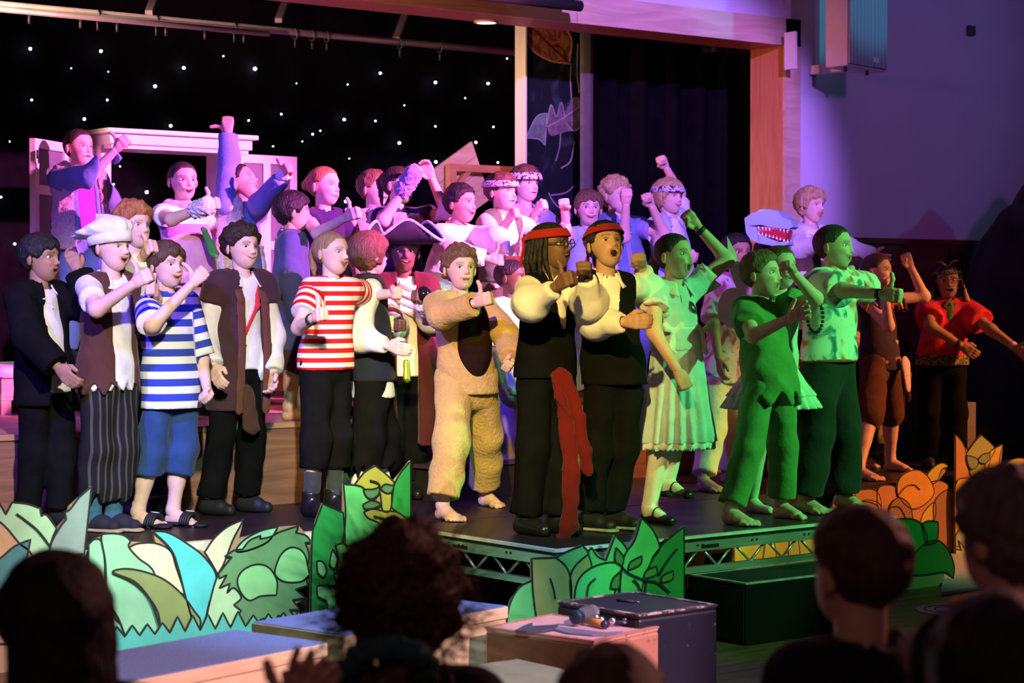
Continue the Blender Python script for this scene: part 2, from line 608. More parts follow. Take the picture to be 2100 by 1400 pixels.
# downlight in the soffit
dl = empty('downlight', Uy(997, 31, YP + .3), 'small bright recessed downlight in the beam above stage', 'light')
c = Uy(997, 30, YP + .25); c[2] = ZB
V, Fs = tube_vf([c + ZU * .01, c - ZU * .004], .06, 20)
mk('lens', V, Fs, emat('downlight_glow', (1, .78, .5), 14), dl)
V, Fs = tube_vf([c + np.array([math.cos(t) * .066, math.sin(t) * .066, -.004]) for t in np.linspace(0, 2 * math.pi, 25)[:-1]], .010, 8, True)
mk('bezel', V, Fs, white_trim, dl)

# vent grille in the dark beyond the arch
vg = empty('vent_grille', Uy(1500, 104, 10.8), 'brown slatted vent grille high in the dark wing', 'vent')
p0 = Uy(1463, 95, 10.72); p1 = Uy(1533, 113, 10.72)
box('backing', p0[0], p1[0], 10.74, 10.84, p1[2], p0[2], black_paint, vg)
for i in range(9):
    x = p0[0] + (p1[0] - p0[0]) * i / 9
    box('slat', x, x + (p1[0] - p0[0]) / 13, 10.70, 10.74, p1[2], p0[2], wood('vent_wood', (.10, .06, .04), (.16, .09, .06)), vg)

# ---------------- loudspeaker on the wall
sp = empty('loudspeaker', Uy(1755, 60, 9.5), 'white column loudspeaker with perforated grille bracketed to the wall', 'speaker')
YSp = 9.34
e0 = Uz(1740, 135, 0) * 0
pa = Uy(1692, 130, YSp + .20); pb = Uy(1737, 130, YSp); pc = Uy(1818, 137, YSp + .12)
zbot = float(Uy(1737, 134, YSp)[2]); ztop = zbot + 1.15
spw = pmat('white_speaker_shell', (.66, .62, .64), rough=.55, var=.04)
A0 = np.array([pa[0], pa[1], zbot]); B0 = np.array([pb[0], pb[1], zbot]); C0 = np.array([pc[0], pc[1], zbot]); D0 = A0 + (C0 - B0)
hexa('cabinet', [A0, B0, C0, D0], ZU * (ztop - zbot), spw, sp, .012)
gn = nrm(np.cross(C0 - B0, ZU))
gm = bpy.data.materials.new('speaker_grille')
N_, L_, B_ = nodes_of(gm)
tc = N_.new('ShaderNodeTexCoord'); vo = N_.new('ShaderNodeTexVoronoi'); vo.inputs['Scale'].default_value = 95; vo.inputs['Randomness'].default_value = 0
L_.new(tc.outputs['Object'], vo.inputs['Vector'])
rr = N_.new('ShaderNodeValToRGB'); rr.color_ramp.elements[0].position = .28; rr.color_ramp.elements[1].position = .36
rr.color_ramp.elements[0].color = (.06, .06, .07, 1); rr.color_ramp.elements[1].color = (.42, .42, .44, 1)
L_.new(vo.outputs['Distance'], rr.inputs[0]); L_.new(rr.outputs[0], B_.inputs['Base Color'])
w_ = nrm(C0 - B0); lw = np.linalg.norm(C0 - B0)
g0 = B0 + w_ * .015 + gn * .001; g1 = B0 + w_ * (lw - .012) + gn * .001
hexa('grille', [g0 + gn * .012, g1 + gn * .012, g1, g0], ZU * (ztop - zbot - .03), gm, sp, .004).location.z += .015
hexa('badge', [B0 + w_ * (lw * .62) + gn * .016 + ZU * .05, B0 + w_ * (lw * .75) + gn * .016 + ZU * .05, B0 + w_ * (lw * .75) + gn * .01 + ZU * .05, B0 + w_ * (lw * .62) + gn * .01 + ZU * .05], ZU * .03, white_trim, sp)
bar('bracket', (A0 + D0) / 2 + ZU * .03, (A0 + D0) / 2 + ZU * .03 + np.array([0, YP - .002 - (A0[1] + D0[1]) / 2, 0]), .08, .06, spw, sp)
bar('bracket_plate', A0 + ZU * .0 + np.array([-.12, .2, .0]), A0 + ZU * .25 + np.array([-.12, .2, .0]), .10, .02, spw, sp)
cb = [A0 + np.array([-.02, .02, z]) + RT * (-.05 * math.sin((z - .5) / .3 * math.pi)) for z in np.linspace(.5, .8, 9)]
tube('cable', cb, .008, black_paint, sp, 6)
for q in (B0 * .85 + C0 * .15, B0 * .3 + C0 * .7):
    tube('foot_bolt', [q - gn * .06, q - gn * .06 - ZU * .03], .012, dark_metal, sp, 8)

tag(box('wall_sensor', Uy(1982, 60, YP)[0], Uy(1995, 60, YP)[0], YP - .03, YP, Uy(1988, 73, YP)[2], Uy(1988, 53, YP)[2], pmat('sensor_grey', (.05, .05, .06), rough=.6), None, .004),
    'small dark rectangular sensor on the violet wall', 'sensor')

# ---------------- star cloth at the back with its lamps
YB = 13.1
def drape(name, x0, x1, y, z0, z1, mat, parent=None, amp=.03, wl=.16, dx=None):
    n = int((x1 - x0) / wl * 8) + 2
    xs = np.linspace(x0, x1, n)
    zs = np.linspace(z0, z1, 6)
    V = []
    for z in zs:
        for x in xs:
            fold = amp * (math.sin(2 * math.pi * x / wl + .9 * math.sin(x * 5.3)) + .4 * math.sin(x * 17 + z * .6))
            V.append((x, y + fold, z))
    Q = np.array([(i * n + j, i * n + j + 1, (i + 1) * n + j + 1, (i + 1) * n + j) for i in range(5) for j in range(n - 1)])
    o = mk(name, V, Q, mat, parent)
    m = o.modifiers.new('thick', 'SOLIDIFY'); m.thickness = .006
    return o

starc = empty('star_cloth', (6, YB, DK), 'black star cloth backdrop dotted with small white lamps', 'backdrop')
drape('cloth', 1.5, 12.2, YB, DK, 4.32, blackcloth, starc, amp=.012, wl=.5)
STARS = [(62, 100, 1), (207, 105, 1), (377, 139, 1), (523, 141, 1.2), (318, 177, 1.1), (65, 205, .6), (220, 205, .6), (173, 244, .9), (350, 258, .9), (577, 234, .6), (510, 247, .5),
         (641, 275, .6), (657, 268, .35), (706, 245, .9), (780, 150, .8), (893, 169, 1), (1001, 171, .9), (770, 248, .5), (893, 259, .5), (1012, 260, .4), (819, 293, 1), (976, 292, .8), (894, 332, 1),
         (1021, 333, .5), (233, 378, .5), (301, 394, 1.1), (709, 413, 1), (762, 356, 1), (2, 404, .6), (146, 140, .3), (458, 115, .3), (222, 147, .25), (608, 171, .25), (713, 173, .3), (829, 216, .25), (954, 201, .3), (246, 341, .3), (620, 290, .25), (716, 325, .25), (100, 330, .5), (20, 290, .3), (30, 500, .8), (560, 300, .3), (1040, 120, .3)]
sm_ = emat('star_lamp', (.72, .84, 1.0), 30)
V0, Q0 = blob([Ell((0, 0, 0), (1, 1, 1))], h=.34, k=0)
me0 = None
for (x, y, k) in STARS:
    o = None
    p = Uy(x, y, YB - .05)
    if me0 is None:
        o = mk('star', V0, Q0, sm_, None)
        me0 = o.data
    else:
        o = bpy.data.objects.new('star', me0); COL.objects.link(o)
    o.parent = starc
    o.location = p - np.array(starc.location)
    o.scale = [.0085 * k + .0015] * 3

# flown pipes, hangers and hooks
pipe_m = pmat('galvanised_pipe', (.55, .50, .48), rough=.4, metal=.7)
YPp = 11.4
def pipe(name, x0, y0, x1, y1, Y, r, label):
    a, b = Uy(x0, y0, Y), Uy(x1, y1, Y)
    z = (a[2] + b[2]) / 2
    a[2] = b[2] = z
    e = empty(name, a, label, 'pipe')
    tube('pipe_run', [a, b], r, pipe_m, e)
    return e, a, b
e1, a1, b1 = pipe('lighting_bar', -40, 8, 1062, 107, YPp, .024, 'upper steel lighting bar crossing above the star cloth')
for px in (200, 320, 480, 605, 640, 670, 820, 902):
    q = Uy(px, 60, YPp); q[2] = a1[2]
    V, Fs = tube_vf([q + np.array([0, .03 * math.cos(t), -.012 + .034 * math.sin(t)]) for t in np.linspace(0, 2 * math.pi, 13)[:-1]], .006, 6, True)
    mk('hook_clamp', V, Fs, dark_metal, e1)
    tube('hook_stem', [q - ZU * .04, q - ZU * .10], .007, dark_metal, e1, 6)
e2, a2, b2 = pipe('curtain_rail', -40, 16, 551, 69, YPp - .1, .018, 'lower curtain rail ending short of the centre')
for px in (60, 165, 240, 340, 420, 500):
    q = Uy(px, 60, YPp - .1); q[2] = a2[2]
    tube('glider', [q - ZU * .02, q - ZU * .07], .009, dark_metal, e2, 6)
for (x0, y0, x1, y1, w) in ((588, -5, 571, 42, 'over the lighting bar near its middle'), (842, 0, 812, 80, 'right of the first, near the beam'), (325, -30, 305, 26, 'furthest left of the three')):
    p, q = Uy(x1, y1, YPp), Uy(x0, y0, YPp + .55)
    q = p + (q - p) * 2.2
    tag(bar('ceiling_strut', p, q, .045, .03, pmat('strut_grey', (.20, .17, .17), rough=.6, metal=.3)), 'slotted grey ceiling strut ' + w, 'strut')

# ---------------- painted wing flat with its bright timber edge
YF = 11.0
wf = empty('scenery_flat', Uy(1130, 335, YF) * np.array([1, 1, 0]) + ZU * RZ, 'tall black scenery flat painted with a red leaf and white jungle plants', 'flat')
xa, xb = Uy(1075, 200, YF)[0], Uy(1215, 200, YF)[0]
flat_m = ramped('flat_black_painted', 'noise', [(.0, (.006, .008, .010)), (.5, (.008, .012, .014)), (.62, (.03, .045, .05)), (.8, (.010, .014, .018))], 4.5, .55, detail=6, dist=1.2)
box('board', xa, xb, YF, YF + .012, RZ, 3.9, flat_m, wf)
ed = Uy(1060, 200, YF + .01)
box('timber_edge', xa - .012, xa, YF - .03, YF + .085, RZ, 3.9, pmat('raw_timber', (.84, .70, .52), rough=.6, var=.08, stretch=(1, 1, .1)), wf)

def smooth_poly(pts, n=6):
    """closed outline through points (x, y[, 1 = corner])"""
    P = [np.array(p[:2], float) for p in pts]
    cor = [len(p) > 2 for p in pts]
    m = len(P); out = []
    for i in range(m):
        a, b = P[i], P[(i + 1) % m]
        ta = np.zeros(2) if cor[i] else (P[(i + 1) % m] - P[i - 1]) * .5
        tb = np.zeros(2) if cor[(i + 1) % m] else (P[(i + 2) % m] - P[i]) * .5
        if cor[i]: ta = (b - a) * .6
        if cor[(i + 1) % m]: tb = (b - a) * .6
        for k in range(n):
            t = k / n
            out.append((2 * t**3 - 3 * t**2 + 1) * a + (t**3 - 2 * t**2 + t) * ta + (-2 * t**3 + 3 * t**2) * b + (t**3 - t**2) * tb)
    return out

def slab(name, pts, Y, th, mat, parent, n=6, sm=True, face=None):
    """outline drawn in the photograph, cut from a sheet standing in the plane at Y"""
    pl = smooth_poly(pts, n) if sm else [np.array(p[:2], float) for p in pts]
    f = face or (lambda x, y: Uy(x, y, Y))
    Fp = [f(x, y) for x, y in pl]
    Bp = [p + np.array([0, th, 0]) for p in Fp]
    m = len(Fp)
    area = sum(Fp[i][0] * Fp[(i + 1) % m][2] - Fp[(i + 1) % m][0] * Fp[i][2] for i in range(m))
    if area < 0: Fp.reverse(); Bp.reverse()
    Fs = [tuple(range(m)), tuple(range(2 * m - 1, m - 1, -1))] + [(i, m + i, m + (i + 1) % m, (i + 1) % m) for i in range(m)]
    return mk(name, Fp + Bp, Fs, mat, parent, smooth=False)

def ribbon(name, pts, Y, w, mat, parent, closed=False, th=.002):
    P = [Uy(x, y, Y) for x, y in pts]
    m = len(P); V = []; Fs = []
    nv = np.array([0, -1.0, 0])
    for i in range(m):
        t = nrm(P[(i + 1) % m] - P[i - 1]) if closed else nrm(P[min(i + 1, m - 1)] - P[max(i - 1, 0)])
        s_ = np.cross(t, nv) * w / 2
        V += [P[i] + s_, P[i] - s_, P[i] + s_ + np.array([0, th, 0]), P[i] - s_ + np.array([0, th, 0])]
    for i in range(m if closed else m - 1):
        a, b = i * 4, ((i + 1) % m) * 4
        Fs += [(a, b, b + 1, a + 1), (a + 1, b + 1, b + 3, a + 3), (a + 2, b + 2, b, a)]
    return mk(name, V, Fs, mat, parent, smooth=False)

def curve2(pts, n=8):
    P = [np.array(p, float) for p in pts]
    out = []
    for i in range(len(P) - 1):
        a, b = P[i], P[i + 1]
        ta = (P[min(i + 1, len(P) - 1)] - P[max(i - 1, 0)]) * .5
        tb = (P[min(i + 2, len(P) - 1)] - P[i]) * .5
        for k in range(n):
            t = k / n
            out.append((2 * t**3 - 3 * t**2 + 1) * a + (t**3 - 2 * t**2 + t) * ta + (-2 * t**3 + 3 * t**2) * b + (t**3 - t**2) * tb)
    out.append(P[-1])
    return out

lf = slab('painted_leaf', [(1077, 45, 1), (1110, 40), (1150, 52), (1172, 80), (1168, 130, 1), (1130, 125), (1095, 105), (1077, 75, 1)], YF - .004, .003,
     ramped('red_leaf_paint', 'noise', [(.3, (.10, .02, .012)), (.45, (.32, .07, .03)), (.55, (.50, .20, .06)), (.65, (.22, .04, .02)), (.8, (.55, .30, .12))], 7, .5, detail=6, dist=2.0), wf)
pale = pmat('pale_paint_line', (.30, .26, .27), rough=.6, var=.3)
ribbon('leaf_rim', smooth_poly([(1077, 45, 1), (1110, 40), (1150, 52), (1172, 80), (1168, 130, 1), (1130, 125), (1095, 105), (1077, 75, 1)], 6), YF - .006, .012, pmat('leaf_rim_paint', (.62, .32, .16), rough=.6), wf, True)
ribbon('leaf_vein', curve2([(1085, 50), (1120, 85), (1168, 130)]), YF - .006, .010, pmat('leaf_vein_paint', (.10, .02, .02), rough=.6), wf)
fern = pmat('grey_green_paint', (.13, .17, .14), rough=.6, var=.4, scale=18)
slab('painted_leaf', [(1079, 283, 1), (1100, 240), (1122, 232, 1), (1118, 298, 1), (1104, 285)], YF - .004, .003, fern, wf)
ribbon('leaf_rim', smooth_poly([(1079, 283, 1), (1100, 240), (1122, 232, 1), (1118, 298, 1), (1104, 285)], 6), YF - .006, .008, pale, wf, True)
slab('painted_leaf', [(1122, 255, 1), (1130, 215, 1), (1142, 240), (1150, 210, 1), (1156, 235), (1172, 200, 1), (1190, 205), (1190, 260), (1160, 270), (1130, 278)], YF - .004, .003, pmat('mauve_fern_paint', (.16, .11, .12), rough=.6, var=.5, scale=22), wf)
for pts in ([(1118, 262), (1150, 245), (1190, 218)], [(1122, 255), (1130, 215), (1140, 240)], [(1142, 240), (1151, 210), (1158, 238)], [(1160, 250), (1175, 268), (1188, 262)], [(1172, 130), (1170, 165), (1172, 200)], [(1185, 90), (1184, 150), (1188, 190)],
            [(1178, 290), (1170, 330), (1150, 345)], [(1130, 400), (1160, 395), (1178, 380)], [(1125, 395), (1140, 420), (1172, 440)], [(1150, 270), (1148, 300), (1140, 330)]):
    ribbon('painted_stem', curve2(pts), YF - .006, .009, pale, wf)

# curtain legs at the right
lg = empty('wing_curtain', (Uy(1370, 400, 10.9)[0], 10.9, DK), 'heavy black pleated wing curtain inside the proscenium', 'curtain')
drape('curtain_cloth', Uy(1212, 300, 10.9)[0], 10.9, 10.9, RZ, 4.4, blackcloth, lg, amp=.05, wl=.26)
tb_ = empty('grey_tab_edge', (Uy(1203, 300, 10.85)[0], 10.85, DK), 'narrow grey curtain edge beside the painted flat', 'curtain')
drape('curtain_cloth', Uy(1192, 300, 10.8)[0], Uy(1215, 300, 10.8)[0], 10.8, RZ, 4.2, pmat('grey_drape', (.10, .085, .08), rough=.95, var=.2, scale=10), tb_, amp=.012, wl=.3)

# ---------------- risers: stage blocks
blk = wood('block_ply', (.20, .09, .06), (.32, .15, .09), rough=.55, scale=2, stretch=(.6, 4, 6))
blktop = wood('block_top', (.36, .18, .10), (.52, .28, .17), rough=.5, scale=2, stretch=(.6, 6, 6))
where = ['behind the boy in the black blazer', 'behind the brown vest boy', 'behind the red striped shirt', 'behind the fluffy onesie', 'behind the two pirates', 'behind the pale blue dress', 'behind the green tunic']
bw = .93
for i in range(7):
    x0 = 3.72 + i * bw
    e = empty('stage_block', (x0 + bw / 2, YR + .4, DK), 'low brown wooden stage block ' + where[i], 'stage block', 'front row of riser blocks')
    box('block_body', x0 + .004, x0 + bw - .004, YR, YR + .8, DK, RZ - .03, blk, e)
    box('block_lid', x0 + .002, x0 + bw - .002, YR - .012, YR + .8, RZ - .03, RZ, blktop, e, .003)
e = empty('stage_riser', (7, 11.5, DK), 'wide wooden riser across the back of the stage', 'riser')
box('riser_body', 3.0, 10.1, YR + .805, 12.9, DK, RZ - .03, blk, e)
box('riser_top', 3.0, 10.1, YR + .805, 12.9, RZ - .03, RZ, blktop, e)
e = empty('stage_step', (6.6, YR - .2, DK), 'low dark step below the block behind the fluffy onesie', 'step')
box('step_body', 6.5, 7.4, YR - .36, YR - .014, DK, DK + .17, black_paint, e)
box('step_tread', 6.48, 7.42, YR - .375, YR - .014, DK + .17, DK + .19, pmat('step_purple', (.05, .03, .06), rough=.5), e)
# stage block by the wings, orange stage light put into its colour
e = empty('orange_lit_block', (9.75, 8.95, DK), 'tall stage block coloured as orange lit, with bamboo stripes behind the bare legs', 'crate')
o0 = Uz(1770, 965, DK); 
cx0, cx1 = 9.38, 9.80
box('lit_block_body', cx0, cx1, 8.98, 9.2, DK, DK + .50, wood('orange_lit_block_ply', (.60, .22, .06), (.72, .32, .10), scale=2), e, .004)
box('bamboo_panel', cx1 + .01, cx1 + .42, 8.95, 9.2, DK, DK + .52, ramped('bamboo_paint', 'noise', [(.35, (.02, .015, .005)), (.48, (.10, .09, .02)), (.56, (.32, .22, .06)), (.66, (.03, .02, .01))], 9, .6, detail=2, dist=3), e)

# ---------------- beds with quilts on the riser
quilt = bpy.data.materials.new('blue_check_quilt')
N_, L_, B_ = nodes_of(quilt)
tc = N_.new('ShaderNodeTexCoord'); ck = N_.new('ShaderNodeTexChecker'); ck.inputs['Scale'].default_value = 9
ck.inputs['Color1'].default_value = (.05, .09, .35, 1); ck.inputs['Color2'].default_value = (.78, .72, .66, 1)
L_.new(tc.outputs['Object'], ck.inputs[0]); L_.new(ck.outputs[0], B_.inputs['Base Color']); B_.inputs['Roughness'].default_value = .9
def bed(x0, x1, y0, y1, z, label, qm):
    e = empty('prop_bed', ((x0 + x1) / 2, (y0 + y1) / 2, RZ), label, 'bed')
    wm = wood('bed_pine', (.55, .33, .17), (.68, .45, .25), scale=2)
    box('bed_base', x0, x1, y0, y1, RZ + .08, RZ + .20, wm, e, .005)
    for x in (x0 + .03, x1 - .03):
        for y in (y0 + .03, y1 - .03):
            box('leg', x - .03, x + .03, y - .03, y + .03, RZ, RZ + .08, wm, e)
    box('quilt', x0 - .02, x1 + .02, y0 - .02, y1 + .02, RZ + .20, z, qm, e, .03)
bed(4.9, 6.9, 10.75, 11.6, RZ + .27, 'low prop bed under the window where the top row stands', pmat('pink_quilt', (.70, .60, .62), rough=.9, var=.2, scale=6, bump=.4))
bed(7.3, 8.3, 10.35, 11.2, RZ + .30, 'low prop bed with blue checked quilt behind the fluffy onesie', quilt)

# ---------------- white window unit with open shutters
YW = 11.75
wu = empty('window_unit', (Uy(335, 500, YW)[0], YW, RZ), 'white stage window frame with two open glazed shutters', 'window frame')
wht = pmat('white_gloss', (.80, .76, .72), rough=.4, var=.04)
gz = lambda x, y, Y=YW: Uy(x, y, Y)
hx0, hx1 = gz(192, 290)[0], gz(482, 290)[0]
hz0, hz1 = gz(335, 318)[2], gz(335, 284)[2]
box('header', hx0, hx1, YW - .22, YW + .12, hz0 + .04, hz1, wht, wu, .006)
box('header_cap', hx0 - .03, hx1 + .03, YW - .25, YW + .14, hz1, hz1 + .03, wht, wu, .006)
box('header_soffit', hx0 + .02, hx1 - .02, YW - .2, YW + .11, hz0 + .015, hz0 + .04, wht, wu)
box('jamb', hx0, hx0 + .07, YW - .1, YW + .1, RZ, hz0 + .04, wht, wu, .004)
box('jamb', hx1 - .16, hx1, YW - .1, YW + .1, RZ, hz0 + .04, wht, wu, .004)
box('sill', hx0 - .03, hx1 + .03, YW - .14, YW + .12, RZ + .48, RZ + .53, wht, wu, .004)
glass_m = pmat('grey_glazing_panel', (.115, .13, .14), rough=.6, var=.08)
def shutter(pA, pB, ztop, zbot, rows, label):
    """hinged sash between two plan points"""
    s_ = empty('shutter', (0, 0, 0))
    pA = np.array([pA[0], pA[1], 0]); pB = np.array([pB[0], pB[1], 0])
    t = nrm(pB - pA); Lh = np.linalg.norm(pB - pA); nn = np.cross(t, ZU)
    s_.location = pA + ZU * RZ
    s_.parent = wu
    s_.location = Vector(pA + ZU * RZ) - wu.location
    def rail(nm, u0, u1, z0, z1, mat, th=.035, o=0):
        a = pA + t * u0 + nn * (-th / 2 + o); b = pA + t * u1 + nn * (-th / 2 + o)
        hexa(nm, [a + ZU * z0, b + ZU * z0, b + ZU * z0 + nn * th, a + ZU * z0 + nn * th], ZU * (z1 - z0), mat, s_)
    fw = .055
    rail('stile', 0, fw, zbot, ztop, wht); rail('stile', Lh - fw, Lh, zbot, ztop, wht)
    rail('stile', Lh / 2 - fw / 2, Lh / 2 + fw / 2, zbot + fw, ztop - fw, wht)
    rail('rail', fw, Lh - fw, ztop - fw, ztop, wht); rail('rail', fw, Lh - fw, zbot, zbot + fw, wht)
    dz = (ztop - zbot) / rows
    for i in range(1, rows):
        rail('rail', fw, Lh - fw, zbot + dz * i - fw / 2, zbot + dz * i + fw / 2, wht, .034)
    for i in range(rows):
        for k in range(2):
            u0 = fw if k == 0 else Lh / 2 + fw / 2
            u1 = Lh / 2 - fw / 2 if k == 0 else Lh - fw
            rail('pane', u0, u1, zbot + dz * i + fw / 2, zbot + dz * (i + 1) - fw / 2, glass_m, .008)
    return s_
lA = gz(66, 300, YW - .55); lB = np.array([hx0, YW, 0])
sh1 = shutter(lA, lB, float(gz(66, 283, YW - .55)[2]), RZ + .40, 4, '')
h_ = lA * np.array([1, 1, 0]) + ZU * (float(gz(66, 283, YW - .55)[2]) - .07)
tube('hinge', [h_ + np.array([.02, -.03, 0]), h_ + np.array([.02, -.03, -.05])], .008, dark_metal, sh1, 8)
rA = np.array([hx1, YW, 0]); rB = gz(606, 330, YW + .02)
sh2 = shutter(rA, rB, float(gz(606, 322, YW + .02)[2]), RZ + .40, 4, '')

# ---------------- little timber house prop
YH = 11.6
hs_ = empty('timber_house_prop', (Uy(950, 400, YH)[0], YH, RZ), 'pine playhouse prop with a slanted roof board and braced frame', 'playhouse')
pine = wood('pine_planks', (.62, .36, .17), (.78, .52, .28), scale=2.0, stretch=(2, 2, 9), dist=1.2)
ow = wood('orange_pine', (.50, .20, .06), (.62, .29, .10), scale=2.0, stretch=(2, 2, 9), dist=1.2)
for k in range(4):
    A0_, B0_ = np.array([886, 350.]), np.array([968, 290.])
    C0_, D0_ = np.array([1006, 408.]), np.array([925, 468.])
    t0, t1 = k / 4 + .004, (k + 1) / 4 - .004
    L = lambda P, Q, t: tuple(P + (Q - P) * t)
    slab('roof_board', [L(A0_, D0_, t0), L(B0_, C0_, t0), L(B0_, C0_, t1), L(A0_, D0_, t1)], YH - .05, .025, pine, hs_, sm=False)
def hb(nm, x0, y0, x1, y1, w=.05, Y=YH - .12):
    bar(nm, Uy(x0, y0, Y), Uy(x1, y1, Y), w, w, ow, hs_, upv=(0, 1, 0))
hb('top_rail', 918, 343, 1064, 350); hb('post', 925, 347, 925, 812, .055); hb('brace', 932, 388, 962, 348, .035); hb('post', 1058, 352, 1058, 806, .055); hb('mid_rail', 925, 470, 1058, 470, .045)

# ---------------- dark cave mound at the far right
V, Q = blob([Ell((11.2, 9.2, .7), (.45, .4, 1.0)), Ell((11.7, 9.1, .8), (.45, .5, 1.5)), Ell((11.0, 8.9, .5), (.45, .35, .5)), Ell((12.2, 9.1, .9), (.6, .6, 1.8))], h=.05, k=.2, noise=.03, nf=9)
V[:, 2] = np.maximum(V[:, 2], DK)
tag(mk('cave_rock', V, Q, pmat('dark_rock_cloth', (.022, .022, .026), rough=.95, var=.4, scale=4, bump=.5, bscale=12)), 'large dark draped rock mound at the right edge of stage', 'rock')

# grey post with stick by the far right plants
gp = empty('grey_post', Uz(1982, 960, DK), 'grey painted post with a short stick on top by the rock', 'post')
pz = Uz(1982, 960, DK)
bar('post_shaft', pz, pz + ZU * .42, .08, .08, pmat('mauve_post', (.16, .12, .13), rough=.8), gp)
bar('stick', pz + ZU * .42 - RT * .02, pz + ZU * .53 - RT * .035, .02, .03, ow, gp)

# ---------------- thrust: aluminium deck with truss sides
tx0, ty0 = 5.65, 6.83
tx1 = tx0 + 2.20
tr = empty('thrust_deck', ((tx0 + tx1) / 2, (ty0 + YS) / 2, FL), 'black topped aluminium stage deck pushed out in front', 'stage deck')
box('deck_board', tx0 + .01, tx1 - .01, ty0 + .01, YS - .015, DK - .026, DK - .002, pmat('deck_edge_black', (.012, .012, .013), rough=.6), tr)
box('deck_top', tx0 + .02, tx1 - .02, ty0 + .02, YS - .015, DK - .002, DK, deck_m, tr)
et = .028
for nm, q in (('edge_strip', (tx0, tx1, ty0, ty0 + et)), ('edge_strip', (tx0, tx0 + et, ty0 + et, YS - .015)), ('edge_strip', (tx1 - et, tx1, ty0 + et, YS - .015))):
    box(nm, *q, DK - .009, DK + .003, white_trim, tr)
def side(P, Qv, n):
    P = np.array(P); Qv = np.array(Qv)
    t = nrm(Qv - P); L_ = np.linalg.norm(Qv - P)
    bar('top_chord', P + ZU * (DK - .048), Qv + ZU * (DK - .048), .04, .044, alu, tr)
    bar('bottom_chord', P + ZU * (DK - .155), Qv + ZU * (DK - .155), .032, .028, alu, tr)
    st_ = L_ / n
    for i in range(n):
        a = P + t * (st_ * (i + .08)); m = P + t * (st_ * (i + .5)); b = P + t * (st_ * (i + .92))
        for u, v in ((a, m), (b, m)):
            V, Fs = tube_vf([u + ZU * (DK - .068), v + ZU * (DK - .145)], .0065, 8)
            mk('brace', V, Fs, alu, tr)
    nr = np.cross(t, ZU)
    for i in range(int(L_ / .35)):
        for o in (0, .03):
            c = P + t * (.12 + .35 * i + o) + ZU * (DK - .042) + nr * .021
            V, Fs = tube_vf([c - nr * .004, c + nr * .002], .006, 8)
            mk('rivet_hole', V, Fs, black_paint, tr)
    c = P + t * (L_ * .42) + ZU * (DK - .050) + nr * .021
    bar('maker_plate', c - t * .055, c + t * .055, .004, .016, black_paint, tr)
ins = .03
side((tx0 + ins, YS - .05, 0), (tx0 + ins, ty0 + ins, 0), 5)
side((tx0 + ins, ty0 + ins, 0), (tx1 - ins, ty0 + ins, 0), 10)
for x in (tx0 + .1, tx1 - .1):
    for y in (ty0 + .1, YS - .15):
        tube('leg', [(x, y, FL), (x, y, DK - .1)], .024, alu, tr, 12)
# black skirt hanging behind the truss
drape('skirt', tx0 + .25, tx1 - .75, YS - .30, FL, DK - .12, blackcloth, tr, amp=.02, wl=.2)
# ================================================================== PAINTED PLANT CUT-OUTS
def pm(key, c): return pmat('paint_' + key, c, rough=.62, var=.13, scale=7, bump=.05, bscale=40)
PC = dict(mint=(.26, .72, .48), pale=(.40, .78, .48), grey=(.24, .40, .40), tan=(.60, .44, .24), teal=(.06, .26, .28), olive=(.22, .36, .14), cream=(.62, .72, .58), cyan=(.08, .66, .74),
          hairy=(.12, .34, .17), lime=(.25, .72, .34), grass=(.08, .56, .52), bright=(.12, .62, .20), dgreen=(.02, .34, .08), oliveY=(.36, .40, .07), eye=(.08, .26, .13), mid=(.10, .42, .13), moss=(.34, .40, .13),
          spike=(.14, .52, .17), deep=(.03, .22, .06), leafdark=(.10, .22, .06), orange=(.74, .36, .06), amber=(.70, .46, .10), brown=(.34, .17, .08), rust=(.58, .27, .09), gold=(.60, .46, .10), sage=(.32, .40, .30), yellowg=(.42, .50, .12), glass=(.20, .30, .18))
ink = pmat('ink_outline', (.012, .02, .022), rough=.6, var=.1)
board_m = pmat('cutout_board', (.35, .28, .18), rough=.7)

def cutout(label, Y, base, pieces, lines=(), th=.014, lw=.0085):
    """base: outline of the plywood sheet, its bottom edge on the floor; pieces: painted areas laid on it in order"""
    xs = [p[0] for p in base]
    mid = Uy(sum(xs) / len(xs), 1100, Y)
    e = empty('plant_cutout', (mid[0], Y, FL), label, 'plant cutout', 'painted plant cutouts along the stage front')
    # board runs down to the floor
    def f(x, y):
        p = Uy(x, y, Y)
        if y >= 9000:
            p = Uy(x, 1100, Y); p[2] = FL
        return p
    slab('board', base, Y, th, board_m, e, sm=False, face=f)
    for i, (c, pts) in enumerate(pieces):
        yy = Y - .0022 - .0011 * i
        slab('painted_leaf', pts, yy, Y - yy + .001, pm(c, PC[c]), e, n=5, face=(lambda x, y, yy=yy: f2(x, y, yy)))
        ribbon('ink_outline', [p for p in smooth_poly([q if q[1] < 9000 else (q[0], 1330, 1) for q in pts], 5)], yy - .0011, lw, ink, e, True)
    for k, l in enumerate(lines):
        ribbon('ink_line', curve2(l), Y - .0045 - .0011 * len(pieces), lw, ink, e)
    return e

def f2(x, y, Y):
    return Uy(x, y, Y)

G = 9999
